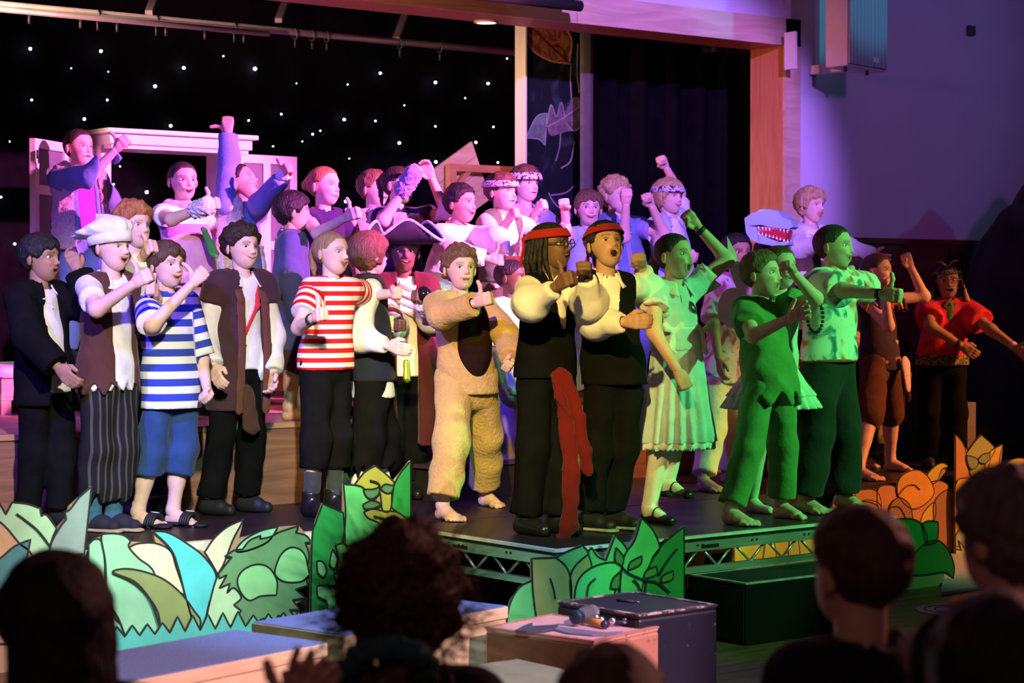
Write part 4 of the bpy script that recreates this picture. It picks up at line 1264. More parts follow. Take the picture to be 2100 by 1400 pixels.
def head_geo(tone, hairc, mo=.4, jaw=1.0, smile=.5, paint=None):
    R = head_radius(jaw)
    P = HO + DIRS * R[..., None]
    x, y, z = P[..., 0], P[..., 1], P[..., 2]
    fr = np.clip(DIRS[..., 1] * 1.6, 0, 1)
    ax = np.abs(x)
    g = lambda x0, z0, sx, sz, xx=ax: np.exp(-((xx - x0) / sx) ** 2 - ((z - z0) / sz) ** 2)
    zc = -.052 - mo * .006
    mh = .0022 + mo * .0145; mw = .0215 + smile * .004 - mo * .002
    curve = smile * .007 * (x / .022) ** 2
    em = ((x / mw) ** 2 + ((z - zc - curve) / mh) ** 2)
    dy = -.0095 * g(.031, .006, .017, .011) + .0045 * g(.030, .027, .022, .007) + .0055 * g(.037, -.022, .017, .016) * (1 + .5 * smile)
    dy = dy + .0195 * g(0, -.021, .0085, .0105, x) + .0100 * g(0, .0, .0075, .017, x) + .0075 * g(.0115, -.026, .0065, .007)
    dy = dy - .004 * g(0, -.036, .014, .004, x)
    lip = np.exp(-((np.sqrt(em) - 1.25) / .38) ** 2) * (np.abs(z - zc) < .04)
    dy = dy + .0055 * lip + .006 * g(0, -.090 - mo * .012, .017, .013, x)
    inside = np.clip((1.05 - em) * 4, 0, 1)
    dy = dy - inside * (.004 + .010 * mo)
    P = P.copy()
    P[..., 1] += dy * fr
    low = np.clip((-.045 - z) / .06, 0, 1) * fr
    P[..., 2] -= low * mo * .012
    C = np.ones(P.shape) * np.array(tone)
    t = np.array(tone)
    mix = lambda C, w, c: C * (1 - w[..., None]) + np.asarray(c) * w[..., None]
    if paint is not None:
        C = mix(C, np.clip((.01 - z) * 60, 0, 1) * (fr > .2) * .85, paint)
    C = mix(C, .35 * g(.040, -.022, .020, .016) * fr, t * np.array([1.15, .72, .72]))
    C = mix(C, .3 * g(0, -.024, .011, .010, x) * fr, t * np.array([1.12, .8, .78]))
    C = mix(C, np.clip(lip * 1.3 - .35, 0, .8) * (fr > .4), t * np.array([.85, .45, .45]))
    C = mix(C, inside * (fr > .4), (.055, .012, .014))
    if mo > .22:
        teeth = inside * np.clip(((z - zc - curve) / mh - .25) * 5, 0, 1) * (np.abs(x) < mw * .82)
        C = mix(C, teeth * (fr > .4), (.82, .78, .70))
    bz = .0265 + .003 * np.sin((ax - .014) / .034 * math.pi)
    br = np.clip(1.4 - np.abs(z - bz) / .0036, 0, 1) * (ax > .012) * (ax < .048)
    C = mix(C, br * .9 * (fr > .3), np.array(hairc) * .8 + t * .08)
    ly = np.sqrt(((ax - .031) / .0155) ** 2 + ((z - .0075) / .0088) ** 2)
    C = mix(C, np.clip(1.6 - np.abs(ly - .86) / .18, 0, 1) * (z > .0085) * .75 * (fr > .3), t * .14)
    return P, C

def ear_geo(sx):
    u, v = np.meshgrid(np.linspace(0, 2 * math.pi, 13)[:-1], np.linspace(-math.pi / 2, math.pi / 2, 9))
    e = np.stack([np.cos(v) * np.cos(u) * .0085, np.cos(v) * np.sin(u) * .0155, np.sin(v) * .027], -1)
    rim = np.cos(v) * (np.abs(np.cos(u)) > .5)
    e[..., 0] += sx * .004 * (np.cos(v) ** .5)
    e = e @ np.array([[math.cos(.35), -math.sin(.35) * sx, 0], [math.sin(.35) * sx, math.cos(.35), 0], [0, 0, 1]]) 
    e = e.reshape(-1, 3) + np.array([sx * .0765, -.014, -.008])
    q = np.array([(i * 12 + j, i * 12 + (j + 1) % 12, (i + 1) * 12 + (j + 1) % 12, (i + 1) * 12 + j) for i in range(8) for j in range(12)])
    return e, q

def eye_mesh(iris):
    k = 'eye_%s' % iris
    if k in bpy.data.meshes: return bpy.data.meshes[k]
    u, v = np.meshgrid(np.linspace(0, 2 * math.pi, 17)[:-1], np.linspace(0, math.pi, 15), indexing='xy')
    d = np.stack([np.sin(v) * np.cos(u), np.cos(v), np.sin(v) * np.sin(u)], -1).reshape(-1, 3)
    q = np.array([(i * 16 + j, i * 16 + (j + 1) % 16, (i + 1) * 16 + (j + 1) % 16, (i + 1) * 16 + j) for i in range(14) for j in range(16)])
    V = d * np.array([.0145, .0105, .0074])
    rr = np.sqrt(V[:, 0] ** 2 + V[:, 2] ** 2)
    C = np.ones((len(V), 3)) * np.array([.78, .76, .74])
    front = d[:, 1] > 0
    C[front & (rr < .0066)] = {'brown': (.05, .024, .012), 'blue': (.10, .17, .24), 'black': (.015, .01, .008)}[iris]
    C[front & (rr < .0034)] = (.005, .005, .005)
    o = mk(k, V, q, eye_m(), None, col=C)
    me = o.data
    me.name = k
    bpy.data.objects.remove(o)
    return me

def eye_m():
    if 'eye_wet' in MATS: return MATS['eye_wet']
    m = bpy.data.materials.new('eye_wet')
    N, L, B = nodes_of(m)
    a = N.new('ShaderNodeAttribute'); a.attribute_name = 'Col'
    L.new(a.outputs['Color'], B.inputs['Base Color'])
    B.inputs['Roughness'].default_value = 0.15
    MATS['eye_wet'] = m
    return m

def smooth01(x):
    x = np.clip(x, 0, 1)
    return x * x * (3 - 2 * x)

HS = dict(  # front hairline, side, nape, thickness top / side / back, wave, curl
    short=(.066, .004, -.060, .019, .012, .013, .004, .005),
    fringe=(.046, -.004, -.066, .021, .015, .016, .005, .004),
    curly=(.058, .004, -.060, .030, .016, .019, .003, .012),
    crop=(.060, .012, -.050, .007, .005, .006, .001, .001),
    back=(.072, .016, -.064, .007, .005, .009, .002, .001),
    bob=(.040, -.050, -.085, .024, .024, .026, .004, .003),
    afro=(.055, -.005, -.080, .045, .040, .045, .004, .014),
    floppy=(.045, -.020, -.075, .026, .020, .022, .006, .007),
)

def hair_geo(style, seed=0):
    zf, zs, zn, tt, ts, tb, wv, cu = HS[style]
    R = head_radius()
    P = HO + DIRS * R[..., None]
    a = np.degrees(AZG)
    zl = np.interp(a, [0, 32, 58, 76, 92, 112, 180], [zf, zf - .001, zf - .026, zs, zs + .006, zn + .02, zn])
    if style in ('fringe', 'bob', 'floppy'):
        zl = zl + .006 * np.sin(AZ * 9 + seed)[None, :]
    m = smooth01((P[..., 2] - zl) / .014 + .5)
    up = np.clip(DIRS[..., 2], 0, 1); bk = np.clip(-DIRS[..., 1], 0, 1)
    t = ts + (tt - ts) * up + (tb - ts) * bk * (1 - up)
    ph = seed * 1.7
    wave = np.sin(AZ * 23 + ph + 3 * np.sin(AZ * 5 + ph))[None, :] * np.cos(EL)[:, None] * .6 + np.sin(AZ * 41 + ph)[None, :] * .3 * np.cos(EL)[:, None]
    q = P * 95 + ph
    curl = np.sin(q[..., 0] + 1.5 * np.sin(q[..., 2])) * np.sin(q[..., 1] + 1.2 * np.sin(q[..., 0])) + .6 * np.sin(q[..., 2] * 1.4 + 1.5 * np.sin(q[..., 1]))
    t = t + wv * wave + cu * curl * .7
    rr = R - .007 + m * (t + .007)
    return HO + DIRS * rr[..., None]

class Fig: pass

ROOTS = []
def person(label, head, yaw=38, d=None, feet=None, ground=.6, h=1.42, pitch=0, roll=0, hips=None, lean=(0, 0),
           R=None, L=None, knees=None, skin='fair', hair='short', hc='brown', mo=.4, smile=.6, iris='brown', eyes=True,
           fyaw=None, hyaw=None, hs=None, bare=False, barefeet=False, paint=None, group='performers on the stage', seat=False, barearm=True, hz=1.0, lift=(0, 0), jaw=1.0, sw=1.0, back=False):
    K = Fig()
    S = h / 1.42
    if d is None:
        pts = [Uz(q[0], q[1], ground + (q[2] if len(q) > 2 else 0)) for q in feet]
        d = float(np.mean([(p - CAM) @ FW for p in pts]))
    K.S, K.d, K.g = S, d, ground
    a = math.radians(yaw)
    f = RT * math.sin(a) + TOW * math.cos(a)
    s = RT * math.cos(a) - TOW * math.sin(a)
    K.f, K.s = f, s
    HC = U3(head[0], head[1], d)
    ha = math.radians(hyaw if hyaw is not None else yaw)
    hsz = (hs or 1.0) * (S ** .4)
    # head frame
    hf = RT * math.sin(ha) + TOW * math.cos(ha)
    hsd = RT * math.cos(ha) - TOW * math.sin(ha)
    pa, ra = math.radians(pitch), math.radians(roll)
    fy = hf * math.cos(pa) + ZU * math.sin(pa)
    fz = -hf * math.sin(pa) + ZU * math.cos(pa)
    hx = hsd * math.cos(ra) + fz * math.sin(ra)
    fz = fz * math.cos(ra) - hsd * math.sin(ra)
    K.HC, K.hx, K.hy, K.hz, K.hsz = HC, -hx, fy, fz, hsz
    # head local x is the figure's right -> -hx keeps a right-handed frame (x, y, z) = (right, forward, up)
    HM = np.stack([-hx, fy, fz])
    if np.linalg.det(HM) < 0:
        HM = np.stack([hx, fy, fz])
    K.HM = HM
    N = HC - ZU * .118 * S - fy * .012 - fz * .02 + RT * lean[0] + TOW * lean[1]
    Hc = U3(hips[0], hips[1], d) if hips else N - ZU * .40 * S
    K.N, K.H = N, Hc
    K.up = nrm(N - Hc)
    shw = .124 * S * sw
    K.shR = N - s * shw - ZU * (.045 * S - lift[0]); K.shL = N + s * shw - ZU * (.045 * S - lift[1])
    ul, fl = .255 * S, .215 * S
    def solve(sh, spec, sgn):
        if spec is None:
            el = sh - ZU * ul * .97 + s * sgn * .045 + TOW * .02
            wr = el - ZU * fl * .95 + f * .06
            return el, wr, 'rest', f
        (ex, ey, es), (wx, wy, ws), pose = spec[:3]
        def on(px, py, c, Lg, sg):
            if isinstance(sg, float):
                return U3(px, py, (c - CAM) @ FW - sg)
            r = nrm(ray(px, py))
            o = CAM - c
            b = o @ r; cc = o @ o - Lg * Lg
            q = b * b - cc
            if q < 0: return CAM + r * (-b)
            return CAM + r * (-b - sg * math.sqrt(q))
        el = on(ex, ey, sh, ul, es)
        wr = on(wx, wy, el, fl, ws)
        thumb = spec[3] if len(spec) > 3 else None
        dr = nrm(wr - el)
        if thumb is None:
            thumb = ZU if abs(dr[2]) < (.95 if pose == 'thumb' else .8) else (-s * sgn if dr[2] > 0 else f)
        elif isinstance(thumb, str):
            thumb = {'up': ZU, 'fwd': f, 'in': -s * sgn, 'right': RT, 'left': -RT, 'cam': TOW, 'away': -TOW, 'down': -ZU}[thumb]
        return el, wr, pose, thumb
    K.elR, K.wrR, K.pR, tR = solve(K.shR, R, -1)
    K.elL, K.wrL, K.pL, tL = solve(K.shL, L, 1)
    K.hipR = Hc - s * .066 * S; K.hipL = Hc + s * .066 * S
    fa = math.radians(fyaw if fyaw is not None else yaw)
    K.fd = RT * math.sin(fa) + TOW * math.cos(fa)
    if feet:
        pf = [Uz(q[0], q[1], ground + (q[2] if len(q) > 2 else 0)) for q in feet]
    elif seat:
        pf = [K.hipR + f * .38 * S, K.hipL + f * .38 * S]
    else:
        pf = [K.hipR - s * .02, K.hipL + s * .02]
    K.foot = []
    for i, p in enumerate(pf):
        p = p.copy(); p[2] = ground + (feet[i][2] if feet and len(feet[i]) > 2 else 0); K.foot.append(p)
    K.ank = [p - K.fd * .02 + ZU * .07 for p in K.foot]
    K.knee = []
    for i, hp in enumerate((K.hipR, K.hipL)):
        if knees and knees[i]:
            K.knee.append(U3(knees[i][0], knees[i][1], d - (knees[i][2] if len(knees[i]) > 2 else .03)))
        elif seat:
            K.knee.append(hp + f * .38 * S - ZU * .02)
        else:
            K.knee.append(hp * .47 + K.ank[i] * .53 + K.fd * .025)
    base = (K.foot[0] + K.foot[1]) / 2
    base[2] = ground
    K.root = empty('person', base, label, 'person', group)
    K.base = base
    ROOTS.append(K.root)
    tone = np.array(SK[skin])
    # body
    pr = [Cap(N - ZU * .03 * S, HC - fz * .055 * hsz - fy * .010, .043 * S, .044 * S),
          Cap(Hc + ZU * .02, N - ZU * .10 * S, .095 * S, .105 * S, side=s, kf=.62),
          Cap(K.shR, K.shL, .040 * S), Cap(K.shR, K.elR, .043 * S, .035 * S), Cap(K.elR, K.wrR, .036 * S, .0235 * S),
          Cap(K.shL, K.elL, .043 * S, .035 * S), Cap(K.elL, K.wrL, .036 * S, .0235 * S)]
    lm = 1.0 if bare else .86
    for i, hp in enumerate((K.hipR, K.hipL)):
        kn, an = K.knee[i], K.ank[i]
        pr += [Cap(hp, kn, .070 * S * lm, .050 * S * lm), Cap(kn, an, .047 * S * lm, .031 * S * lm),
               Cap(kn * .78 + an * .22 - K.fd * .012, kn * .5 + an * .5 - K.fd * .010, .046 * S * lm, .040 * S * lm)]
        if barefeet:
            pr.append(Cap(an, K.foot[i] + ZU * .05 - K.fd * .01, .032, .028))
    V, Q = blob(pr, h=.0108, k=.026)
    geo = [(V, Q, tone)]
    for right, wr, el, pose, th in ((True, K.wrR, K.elR, K.pR, tR), (False, K.wrL, K.elL, K.pL, tL)):
        if pose == 'none': continue
        v, q = hand_at(pose, right, wr + nrm(wr - el) * .004, wr - el, th, 0.93 * S * hz)
        geo.append((v, q, tone * np.array([1.0, .96, .95])))
    if barefeet:
        for i in (0, 1):
            v, q = foot_at(i == 0, K.foot[i], K.fd, .98 * S)
            geo.append((v, q, tone * np.array([1.0, .95, .94])))
    hp_, hcol = head_geo(tone, HAIRC[hc], mo, jaw, smile, paint)
    geo.append((HC + (hp_.reshape(-1, 3) * hsz) @ HM, HQ if np.linalg.det(HM) > 0 else HQ[:, ::-1], hcol.reshape(-1, 3)))
    for sx in (-1, 1):
        e, q = ear_geo(sx)
        geo.append((HC + (e * hsz) @ HM, q, tone * np.array([1.02, .88, .86])))
    V, Q, C = join(geo)
    K.body = mk('body', V, Q, skin_mat(), K.root, col=C)
    # eyes
    if eyes:
        me = eye_mesh(iris)
        for sx in (-1, 1):
            fl_ = hp_.reshape(-1, 3)
            m = (np.abs(fl_[:, 0] - sx * .031) < .007) & (np.abs(fl_[:, 2] - .006) < .006) & (fl_[:, 1] > 0)
            yy = fl_[m, 1].mean()
            eo = bpy.data.objects.new('eye', me)
            COL.objects.link(eo)
            eo.parent = K.root
            lc = HC + (np.array([sx * .031, yy - .0052, .006]) * hsz) @ HM - base
            M = Matrix([[HM[0][i] * hsz, HM[1][i] * hsz, HM[2][i] * hsz, lc[i]] for i in range(3)] + [[0, 0, 0, 1]])
            eo.matrix_local = M
    if hair:
        K.hair = hair_obj(K, hair, hc)
    return K

def hl(K, x, y, z):
    """head-local point to world"""
    return K.HC + (np.array([x, y, z]) * K.hsz) @ K.HM

def hair_obj(K, style, hc, name='hair', extra=None):
    P = hair_geo(style, seed=len(ROOTS))
    V = K.HC + (P.reshape(-1, 3) * K.hsz) @ K.HM
    Q = HQ if np.linalg.det(K.HM) > 0 else HQ[:, ::-1]
    return mk(name, V, Q, hair_mat(HAIRC[hc]), K.root)

def locks(K, chains, hc, r=.012, name='hair_lock', noise=.002, h=.008):
    """pony tails, buns, braids: each chain a list of head-local points (x, y, z[, r])"""
    for ch in chains:
        pr = []
        for a, b in zip(ch[:-1], ch[1:]):
            pr.append(Cap(hl(K, *a[:3]), hl(K, *b[:3]), a[3] if len(a) > 3 else r, b[3] if len(b) > 3 else r))
        V, Q = blob(pr, h=h, k=.01, noise=noise, nf=160)
        mk(name, V, Q, hair_mat(HAIRC[hc]), K.root)

# ------------------------------------------------------------------ clothes
def torso_prims(K, off, wide=1.0, hem=-.10, waist=1.0, sway=1.0):
    S, N, H, s = K.S, K.N, K.H, K.s
    u = K.up
    c1 = N - ZU * .10 * S; c2 = N * .5 + H * .5; c3 = H + u * .04 * S
    e = H + u * hem * S
    return [Cap(c1, c2, (.118 * wide + off), (.112 * waist + off), side=s, kf=.66),
            Cap(c2, c3, (.112 * waist + off), (.124 * sway + off), side=s, kf=.74),
            Cap(c3, e, (.124 * sway + off), (.142 * sway + off), side=s, kf=.78),
            Cap(K.shR + s * .035, K.shL - s * .035, .046 * S + off), Cap(N - ZU * .045 * S, N - ZU * .015 * S, .062 * S + off, .050 * S + off)]

def sleeve(sh, el, wr, kind, off, S, puff=1.0):
    pr = []
    if kind == 'none': return pr
    d1 = nrm(el - sh); d2 = nrm(wr - el)
    if kind in ('short', 'cap', 'half'):
        t = {'short': .62, 'cap': .36, 'half': .95}[kind]
        e = sh + (el - sh) * t
        pr.append(Cap(sh, e + d1 * .06, .046 * S + off, (.053 * S + off) * puff, clip=[(e, d1)]))
    else:
        t = {'long': .97, 'three': .72, 'rolled': .30, 'puff': .93}[kind]
        e = el + (wr - el) * t
        pr.append(Cap(sh, el, .046 * S + off, (.041 * S + off) * puff))
        if kind == 'puff':
            m = sh * .3 + el * .7
            pr.append(Cap(m, el + d2 * .04, .056 * S + off, .064 * S + off))
            pr.append(Cap(el + d2 * .04, e, .060 * S + off, .032 * S + off, clip=[(e, d2)]))
        else:
            pr.append(Cap(el, e + d2 * .05, (.042 * S + off) * puff, (.033 * S + off) * puff, clip=[(e, d2)]))
    return pr

def strip_attr(K, V):
    """distance along the garment: height on the trunk, length along the arm on the sleeves"""
    z = V[:, 2] - K.H[2]
    out = z.copy()
    for sh, el, wr in ((K.shR, K.elR, K.wrR), (K.shL, K.elL, K.wrL)):
        d = el - sh; L = np.linalg.norm(d); d = d / L
        q = V - sh; t = q @ d
        rad = np.linalg.norm(q - t[:, None] * d, axis=1)
        m = (t > .035) & (rad < .085) & (np.abs((V - K.N) @ K.s) > .10)
        out[m] = t[m] + 0.3
    return out

def zig(K, amp, n, phase=0.0):
    def f(P):
        th = np.arctan2((P - K.H) @ K.f, (P - K.H) @ K.s)
        return amp * (2 / math.pi) * np.arcsin(np.sin(n * th + phase))
    return f

def garment(K, name, mat, off=.012, hem=-.10, sl='short', wide=1.0, waist=1.0, sway=1.0, neck=.050, vneck=0.0, opening=None, ragged=None, noise=.0035,
            puff=1.0, h=.0108, sleeves=True, strip=False, fray=0, nf=22.0, slR=None, slL=None, extra=()):
    pr = torso_prims(K, off, wide, hem - .06, waist, sway)
    pr += sleeve(K.shR, K.elR, K.wrR, slR or sl, off, K.S, puff) + sleeve(K.shL, K.elL, K.wrL, slL or sl, off, K.S, puff)
    pr += list(extra)
    N, s, f = K.N, K.s, K.f
    zh = K.H[2] + hem * K.S
    mods = []
    tz = zig(K, *ragged) if ragged else None
    arms = [(K.elR, K.wrR), (K.elL, K.wrL)]
    def hemf(P, dd):
        c = zh - P[:, 2]
        if tz is not None: c = c + tz(P)
        # the hem only cuts the trunk, not a hanging sleeve
        near = np.zeros(len(P), bool)
        for a, b in arms:
            v = b - a; t = np.clip(((P - a) @ v) / (v @ v), 0, 1)
            near |= np.linalg.norm(P - a - t[:, None] * v, axis=1) < .062 * K.S + off
        if sl in ('long', 'puff', 'three'):
            c = np.where(near, -1, c)
        return np.maximum(dd, c)
    mods.append(hemf)
    nk = Cap(N - ZU * .02, K.HC, neck * K.S + .004, neck * K.S + .03)
    sub = [nk]
    if vneck:
        def vf(P, dd):
            q = P - N
            dz = -(q[:, 2]); v = np.abs(q @ s); w = q @ f
            rd = np.maximum(v - np.maximum(.055 * (1 - dz / vneck), -.02), -w)
            return np.maximum(dd, -rd)
        mods.append(vf)
    if opening is not None:
        def of(P, dd):
            q = P - N
            dz = -(q[:, 2]); v = np.abs(q @ s + opening[2] if len(opening) > 2 else q @ s); w = q @ f
            g = np.interp(dz, opening[0], opening[1])
            rd = np.maximum(v - g, -w)
            return np.maximum(dd, -rd)
        mods.append(of)
    V, Q = blob(pr, h=h, k=.03, mods=mods, noise=noise, sub=sub, nf=nf)
    return mk(name, V, Q, mat, K.root, fattr=strip_attr(K, V) if strip else None)

def legs(K, name, mat, end=.97, r=(.066, .058, .054), off=.006, noise=.0065, ragged=0, top=.06, h=.012, nf=20.0, strip=False):
    """trousers: hips plus both legs; end = how far down the hem sits (1 = ankle)"""
    S, H, s = K.S, K.H, K.s
    pr = [Cap(H + K.up * top * S, H - ZU * .03, .112 * S + off, .122 * S + off, side=s, kf=.74, clip=[(H + K.up * top * S, K.up)])]
    for i, hp in enumerate((K.hipR, K.hipL)):
        kn, an = K.knee[i], K.ank[i]
        pr.append(Cap(hp, kn, r[0] * S + off, r[1] * S + off))
        L1 = np.linalg.norm(kn - hp); L2 = np.linalg.norm(an - kn)
        e = kn + (an - kn) * ((end * (L1 + L2) - L1) / L2)
        dd = nrm(an - kn)
        if ragged:
            pr.append(Cap(kn, e + dd * .04, r[1] * S + off, r[2] * S + off))
        else:
            pr.append(Cap(kn, e + dd * .06, r[1] * S + off, r[2] * S + off, clip=[(e, dd)]))
    mods = []
    if ragged:
        zc = [K.knee[i][2] + (K.ank[i][2] - K.knee[i][2]) * .93 for i in (0, 1)]
        def rf(P, d):
            c = np.zeros(len(P))
            w = ((P - H) @ s) > 0
            for i in (0, 1):
                m = w if i else ~w
                q = P[m] - K.ank[i]
                th = np.arctan2(q[:, 1], q[:, 0])
                e_ = end * 1.0
                zz = K.ank[i][2] + (1 - end) * (K.H[2] - K.ank[i][2])
                c[m] = zz + ragged * (2 / math.pi) * np.arcsin(np.sin(7 * th + 2 * np.sin(3 * th))) - P[m][:, 2]
            return np.maximum(d, c)
        mods.append(rf)
    V, Q = blob(pr, h=h, k=.022, mods=mods, noise=noise, nf=nf)
    return mk(name, V, Q, mat, K.root, fattr=strip_attr(K, V) if strip else None)

def shoes(K, mat, kind='shoe', sole=None, sock=None, sockh=.10):
    for i in (0, 1):
        g, fd = K.foot[i], K.fd
        S = K.S
        hh = {'shoe': .034, 'flat': .026, 'boot': .038, 'trainer': .036}[kind]
        cl = [(g + ZU * .004, -ZU)]
        if kind == 'flat':
            pr = [Cap(g - fd * .045 + ZU * .024, g + fd * .12 + ZU * .018, .035, .030, clip=cl)]
            sub = [Cap(g - fd * .03 + ZU * .06, g + fd * .055 + ZU * .058, .030, .032)]
            V, Q = blob(pr, h=.0075, k=.01, sub=sub)
            sh = mk('shoe', V, Q, mat, K.root)
            strap = [g + fd * .035 + np.cross(fd, ZU) * .034 * c + ZU * (.03 + .045 * si) for c, si in [(math.cos(t), math.sin(t)) for t in np.linspace(0, math.pi, 9)]]
            tube('strap', strap, .006, mat, sh, n=6)
            continue
        pr = [Cap(g - fd * .045 + ZU * .036, g + fd * .11 + ZU * .030, hh, hh * .86, clip=cl), Cap(g - fd * .03 + ZU * .05, g + fd * .05 + ZU * .045, .042, .036, clip=cl)]
        if kind == 'boot':
            pr.append(Cap(K.ank[i] + ZU * .07, K.ank[i] - ZU * .02, .048, .044, clip=[(K.ank[i] + ZU * .06, ZU)]))
        V, Q = blob(pr, h=.009, k=.02)
        sh = mk('shoe', V, Q, mat, K.root)
        if sole is not None:
            V, Q = blob([Cap(g - fd * .05 + ZU * .010, g + fd * .118 + ZU * .010, .044, .040, side=np.cross(fd, ZU), kf=.3)], h=.008, k=.01)
            V[:, 2] = np.maximum(V[:, 2], g[2] + .002)
            mk('sole', V, Q, sole, sh)
    if sock is not None:
        for i in (0, 1):
            an = K.ank[i]; kn = K.knee[i]; u = nrm(kn - an)
            V, Q = blob([Cap(an - ZU * .02, an + u * (sockh + .04), .040 * K.S, .046 * K.S, clip=[(an + u * sockh, u)]), Cap(an - ZU * .015, K.foot[i] + K.fd * .09 + ZU * .022, .037, .028)], h=.0085, k=.02, noise=.0015, nf=90)
            mk('sock', V, Q, sock, K.root)

def headband(K, mat, z0=.030, z1=.062, off=.020, tail=False, tilt=.0, name='headband'):
    R = head_radius()
    n = 48
    rows = []
    for z in np.linspace(z0, z1, 5):
        ring = []
        for k in range(n):
            a = 2 * math.pi * k / n
            zz = z + tilt * math.cos(a)
            # radius of the skull at this height and bearing
            c1 = np.array([0, -.012, .022]); r1 = np.array([.0745, .094, .083])
            q = math.sqrt(max(1 - ((zz - .022) / .083) ** 2, .02))
            x = math.sin(a) * (.0745 * q + off); y = -.012 + math.cos(a) * (.094 * q + off)
            ring.append(hl(K, x, y, zz))
        rows.append(ring)
    V = np.array(rows).reshape(-1, 3)
    Q = np.array([(i * n + j, i * n + (j + 1) % n, (i + 1) * n + (j + 1) % n, (i + 1) * n + j) for i in range(4) for j in range(n)])
    o = mk(name, V, Q, mat, K.root)
    sm = o.modifiers.new('thick', 'SOLIDIFY'); sm.thickness = .006; sm.offset = -1
    if tail:
        V, Q = blob([Ell(hl(K, .01, -.125, z0 + .01), (.018, .018, .018)), Cap(hl(K, .01, -.13, z0 + .01), hl(K, .04, -.14, z0 - .10), .010, .016, side=K.hx, kf=.4),
                     Cap(hl(K, .01, -.13, z0 + .01), hl(K, -.01, -.145, z0 - .12), .010, .015, side=K.hx, kf=.4)], h=.007, k=.01)
        mk('knot', V, Q, mat, o)
    return o

def collar(K, mat, w=.075, drop=.075, name='collar'):
    """two pointed flaps turned down from a stand around the neck"""
    N, s, f = K.N + ZU * .012 * K.S, K.s, K.f
    S = K.S
    n = 28
    inn, out = [], []
    for k in range(n + 1):
        t = k / n
        a = math.radians(28 + 304 * t)
        dr = f * math.cos(a) + s * math.sin(a)
        pt = 1 + .55 * (max(0, 1 - min(t, 1 - t) / .13))
        inn.append(N + dr * .058 * S + ZU * (.012 + .014 * math.cos(a - math.pi)) * S)
        out.append(N + dr * (.058 * S + .042 * S * (1 + .3 * (pt - 1))) - ZU * (.030 * S * pt + (.02 * S if pt > 1 else 0)))
    V = np.array(inn + out)
    m = n + 1
    Q = np.array([(i, i + 1, m + i + 1, m + i) for i in range(n)])
    o = mk(name, V, Q, mat, K.root)
    sm = o.modifiers.new('thick', 'SOLIDIFY'); sm.thickness = .006; sm.offset = 0
    return o

def cuff(K, side, mat, r=.042, a=-.03, b=.05, name='cuff', fuzz=.004):
    el, wr = (K.elR, K.wrR) if side == 'R' else (K.elL, K.wrL)
    d = nrm(wr - el)
    V, Q = blob([Cap(wr + d * a, wr + d * b, r * .9, r)], h=.0085, k=.01, noise=fuzz, nf=130)
    return mk(name, V, Q, mat, K.root)

def wristband(K, side, mat, t=.03, r=.030):
    el, wr = (K.elR, K.wrR) if side == 'R' else (K.elL, K.wrL)
    d = nrm(wr - el)
    V, Q = blob([Cap(wr - d * (t + .012), wr - d * (t - .012), r, r, clip=[(wr - d * (t - .013), d), (wr - d * (t + .013), -d)])], h=.006, k=.0)
    return mk('wristband', V, Q, mat, K.root)

def buttons(K, mat, n=4, off=.085, z0=.09, dz=.075, side=0.0):
    for i in range(n):
        p = K.N - ZU * (z0 + dz * i) * K.S + K.f * (off + .008 * i) * K.S + K.s * side
        V, Q = blob([Ell(p, (.0085, .0085, .0085))], h=.004, k=0)
        mk('button', V, Q, mat, K.root)
# ================================================================== THE CAST
white = cloth((.78, .76, .74), 'white_cotton'); blackc = pmat('black_cotton', (.0055, .0055, .006), rough=.92, var=.2, scale=14, bump=.5, bscale=26, spec=.06); navyc = cloth((.012, .016, .028), 'navy_cotton')
leo = ramped('leopard_print', 'voronoi', [(.0, (.03, .02, .04)), (.20, (.03, .02, .04)), (.26, (.70, .62, .70)), (.50, (.72, .64, .70)), (.62, (.05, .03, .05))], 62, const=True)
redband = cloth((.34, .016, .012), 'red_cotton'); denim = cloth((.14, .20, .38), 'blue_denim'); paled = cloth((.42, .50, .66), 'pale_denim')
leather = pmat('black_leather', (.010, .010, .011), rough=.28, var=.2)
rubber = pmat('black_rubber', (.012, .012, .013), rough=.6)
tiedye = ramped('tie_dye', 'noise', [(.30, (.50, .05, .05)), (.40, (.75, .30, .20)), (.46, (.80, .78, .70)), (.56, (.75, .80, .72)), (.62, (.08, .30, .34)), (.70, (.06, .05, .10)), (.76, (.70, .72, .66))], 6.5, detail=3, dist=.8)
tiedye2 = ramped('tie_dye_pink', 'noise', [(.30, (.06, .08, .30)), (.42, (.62, .12, .20)), (.50, (.80, .68, .66)), (.60, (.80, .72, .68)), (.66, (.10, .30, .35)), (.74, (.45, .08, .30))], 9, detail=3, dist=.8)

# ---- front row, left to right
K = person('boy in black blazer and white shirt at the far left of the front row', (84, 530), yaw=58, hyaw=72, feet=[(62, 1082), (128, 1082)], h=1.44, hips=(92, 778), skin='brown', hair='fringe', hc='black', mo=.45, smile=.2,
           R=((58, 688, 1), (118, 752, 1), 'rest', 'up'), L=((196, 640, 1), (160, 556, -1), 'rest', 'right'))
garment(K, 'shirt', white, hem=-.06, sl='none', noise=.003); collar(K, white); buttons(K, white, 5)
garment(K, 'blazer', blackc, off=.030, sl='long', hem=-.12, opening=([0, .1, .35, .7], [.035, .055, .05, .10]), puff=1.05)
legs(K, 'trousers', blackc, r=(0.070, 0.063, 0.059)); shoes(K, rubber)

